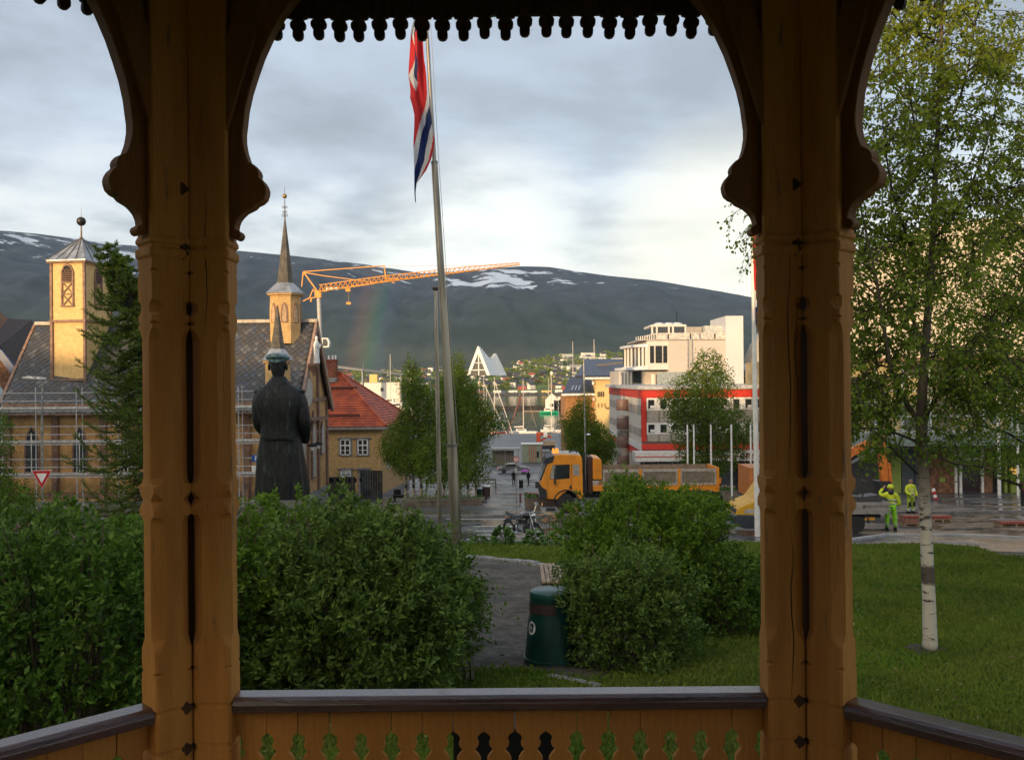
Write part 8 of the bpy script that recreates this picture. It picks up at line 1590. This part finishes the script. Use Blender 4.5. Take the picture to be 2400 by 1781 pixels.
d = 196; t = thing('crane_truck', 'orange machine with folded arm on a flat truck at the quay', 'truck', (WX(1252, d), d, gz(d)+.02)); m_rr2 = paint('machine_red', (0.60, .10, .03), .5); s = MB(); s.bb((.3, 0, .5), (4.2, 2.2, 1.3)); s.build('chassis', m_bp, t); s = MB(); s.bb((1.8, 0, 1.3), (4.4, 2.2, 2.2)); s.build('bed', mat('bed_tan', (0.4, .3, .2), .6), t); s = MB(); s.bb((.4, .2, 1.3), (1.3, 2, 4.0)); s.beam((1, 1, 3.8), (3.6, 1, 3.0), .5); s.beam((1.2, 1, 2.2), (3, 1, 3.2), .35); s.build('arm', m_rr2, t); s = MB(); s.bb((1.9, .3, 3), (2.7, 1.6, 5.1)); s.build('cab', m_white, t)
for x in (1, 3.6): wheel(t, x, .1, .45, .3)
# breakwater with boathouses
d = 600; s = MB(); a = W(1160, 960, d); b = W(1440, 960, d); s.bb((a.x, d, SEA-2), (b.x, d+8, WZ(1200, 952, d))); o = s.build('breakwater', mat('breakwater_dark', (0.035, .03, .026), .9, var=.4, scale=.3)); tag(o, 'dark breakwater crossing the harbour behind the masts', 'breakwater')
pb = W(1225, 967, 560); s = MB(); s.bb((pb.x, 560, SEA-.5), (pb.x+16, 563, SEA+.5)); o = s.build('pontoon', mat('pontoon_wood', (0.25, .2, .15), .8)); tag(o, 'low floating pontoon leading to the green boat', 'pontoon')
for i, (px, w, h, lb) in enumerate(((1293, 8, 6, 'left white boathouse with dark gable roof on the breakwater'), (1309, 6, 5, 'small middle white boathouse on the breakwater'), (1320, 6, 5, 'right white boathouse on the breakwater'))):
    dd = 590; t = thing('boathouse', lb, 'boathouse', (WX(px, dd), dd, WZ(px, 957, dd)), 0, 'white boathouses on the breakwater'); s = MB(); s.bb((-w/2, 0, -.5), (w/2, 8, h)); s.prism([(-w/2, h), (w/2, h), (0, h+w*.45)], 0.01, 8); s.build('wall', m_hw, t); s = MB(); s.add([(-w/2-.5, -.4, h-.4), (0, -.4, h+w*.45+.15), (0, 8.4, h+w*.45+.15), (-w/2-.5, 8.4, h-.4), (w/2+.5, -.4, h-.4), (w/2+.5, 8.4, h-.4)], [(0, 1, 2, 3), (1, 4, 5, 2)]); s.build('roof', m_rd, t, recalc=False); s = MB(); s.bb((-1, -.1, 1), (1, -.01, 3)); s.build('door', m_wn, t)
def hull_loft(Lh, Bh, Hh):
    rings = []
    for f, w, zb_ in ((-.5, .55, .1), (-.3, .95, 0), (0, 1, -.05), (.25, .8, 0), (.42, .35, .12), (.5, .03, .25)):
        rings.append([Vector((f*Lh, -Bh/2*w, Hh)), Vector((f*Lh, -Bh/2*w*.8, Hh*.3)), Vector((f*Lh, 0, -.3+zb_)), Vector((f*Lh, Bh/2*w*.8, Hh*.3)), Vector((f*Lh, Bh/2*w, Hh))])
    return rings
def boat(label, px, d, Lh, Bh, Hh, mh, mast=None, cabin=None, rz=0, extra=None, lean=0, group=None, boom=True):
    t = thing('boat' if mast is None else 'sailing_boat', label, 'boat', (WX(px, d), d, SEA+.1), rz, group); s = MB(); s.loft(hull_loft(Lh, Bh, Hh)); s.build('hull', mh, t)
    if cabin: s = MB(); s.bb((-Lh*.25, -Bh*.3, Hh), (Lh*.1, Bh*.3, Hh+cabin)); o = s.build('cabin', m_hw, t); s = MB(); s.bb((-Lh*.2, -Bh*.31, Hh+cabin*.4), (Lh*.06, -Bh*.301, Hh+cabin*.8)); s.build('window', m_glass, o)
    if mast:
        s = MB(); s.tube([(0, 0, Hh), (lean, 0, mast)], [.20, .12], 6); s.build('mast', mat('mast_pale', (0.62, .58, .52), .5), t)
        s = MB(); s.tube([(0, 0, mast*.97), (Lh*.48, 0, Hh)], .03, 4); s.tube([(0, 0, mast*.97), (-Lh*.48, 0, Hh)], .03, 4); s.tube([(0, -.9, mast*.6), (0, .9, mast*.6)], .05, 4); s.build('rigging', m_lp, t)
        if boom: s = MB(); s.tube([(0, 0, Hh+1.4), (-Lh*.35, 0, Hh+1.3)], .1, 6); s.tube([(-.1, 0, Hh+1.7), (-Lh*.15, 0, Hh+1.45), (-Lh*.34, 0, Hh+1.5)], [.25, .3, .15], 8); s.build('furled_sail', mat('sail_cloth', (0.6, .58, .56), .8), t)
    return t
MT = lambda px, py, d: WZ(px, py, d)-SEA-.1
gb = 'sailing boats in the harbour'
boat('bright green and white fishing boat before the boathouses', 1286, 520, 10.5, 3.2, 1.4, paint('boat_green', (0.02, .42, .22), .4), mast=MT(1290, 885, 520), cabin=1.6, boom=False)
for px, top, d, Lh, lb, c in ((1123, 886, 470, 9, 'sailing boat with the leftmost mast beside the wide weeping birch', m_white), (1134, 884, 455, 9, 'sailing boat with second mast and red trim beside the birch', m_hr), (1140, 905, 480, 8, 'small sailing boat with short mast behind the second mast', m_white), (1159, 884, 318, 9.5, 'sailing boat whose tall mast rises left of the crossed booms', m_hr), (1226, 888, 322, 10, 'sailing boat with tall mast and furled grey sail right of the crossed booms', m_white), (1292, 880, 330, 8, 'sailing boat whose slim mast stands before the green boat', m_white)):
    boat(lb, px, d, Lh, 2.8, 1.2, c, mast=MT(px, top, d), cabin=.7, rz=random.uniform(-.3, .3), group=gb)
boat('red and white motor boat moored by the shelter', 1148, 308, 8.5, 2.8, 1.5, m_hr, cabin=1.3)
# two leaning derrick spars on the quay
d = 303; 
for k_, (a, b, lb, c) in enumerate((((1196, 1035), (1133, 895), 'pale leaning spar crossing left in the harbour', MATS['mast_pale']), ((1208, 1036), (1160, 896), 'second pale leaning spar crossing left in the harbour', MATS['mast_pale']), ((1192, 1010), (1225, 920), 'dark red leaning spar crossing right in the harbour', mat('spar_red', (0.25, .05, .04), .6)))):
    p_ = W(*a, d+k_*.8); q_ = W(*b, d+k_*.8); s = MB(); s.tube([p_, q_], [.17, .13] if k_ < 2 else [.13, .10], 8); o = s.build('spar', c); tag(o, lb, 'spar')
# white terminal and ferry on the left
d = 1040; t = thing('terminal', 'long white harbour terminal building below the bridge', 'building', (WX(845, d), d, SEA+1)); s = MB(); w_ = WX(938, d)-WX(845, d); h1 = WZ(880, 897, d)-SEA-1; s.bb((0, 0, -2), (w_, 14, h1)); s.build('wall', m_hw, t); s = MB(); s.bb((-.4, -.4, h1), (w_+.4, 14.4, h1+.5)); s.build('roof', mat('pale_roof', (0.5, .48, .45), .6), t); s = MB(); s.bb((w_*.5, -.1, h1*.4), (w_*.58, -.01, h1*.65)); s.build('window', m_wn, t)
for px, py, w, h, c, lb in ((875, 884, 9, 9, m_hy, 'yellow block below the bridge left of the birches'), (845, 905, 10, 6, m_hw, 'white block at the left end of the terminal')):
    d = 1080; b_ = W(px, py+8, d); t = thing('harbour_block', lb, 'building', (b_.x, d, b_.z-2)); s = MB(); s.bb((-w/2, 0, -8), (w/2, 10, h)); s.build('wall', c, t); s = MB(); s.bb((-w/2-.2, -.2, h), (w/2+.2, 10.2, h+.3)); s.build('roof', MATS['pale_roof'], t)
d = 560; t = thing('ferry', 'white ferry with two decks seen left of the narrow weeping birch', 'ferry', (WX(900, d), d, SEA+.1)); s = MB(); s.loft(hull_loft(36, 8, 3.2)); s.build('hull', m_hw, t); s = MB(); s.bb((-14, -3.4, 3.2), (11, 3.4, 6)); s.bb((-8, -3, 6), (6, 3, 8.2)); s.build('deckhouse', m_hw, t)
for z in (4.2, 6.8): s = MB(); s.bb((-13 if z < 5 else -7, -3.43 if z < 5 else -3.03, z), (10 if z < 5 else 5, -3.401 if z < 5 else -3.001, z+1)); s.build('window_row', m_wn, t)
s = MB(); s.tube([(-2, 0, 8), (-2, 0, 13)], .2, 6); s.build('mast', MATS['mast_pale'], t)
boat('tall-masted boat left of the narrow weeping birch', 915, 420, 11, 3, 1.4, m_white, mast=MT(915, 830, 420), cabin=.8, group=gb)
for px, top, d in ((1343, 800, 520), (1393, 795, 380)):
    boat('boat whose %s mast rises above the yellow building' % ('thin far' if px < 1380 else 'tall near'), px, d, 10, 3, 1.3, m_white, mast=MT(px, top, d), cabin=.7, group=gb)
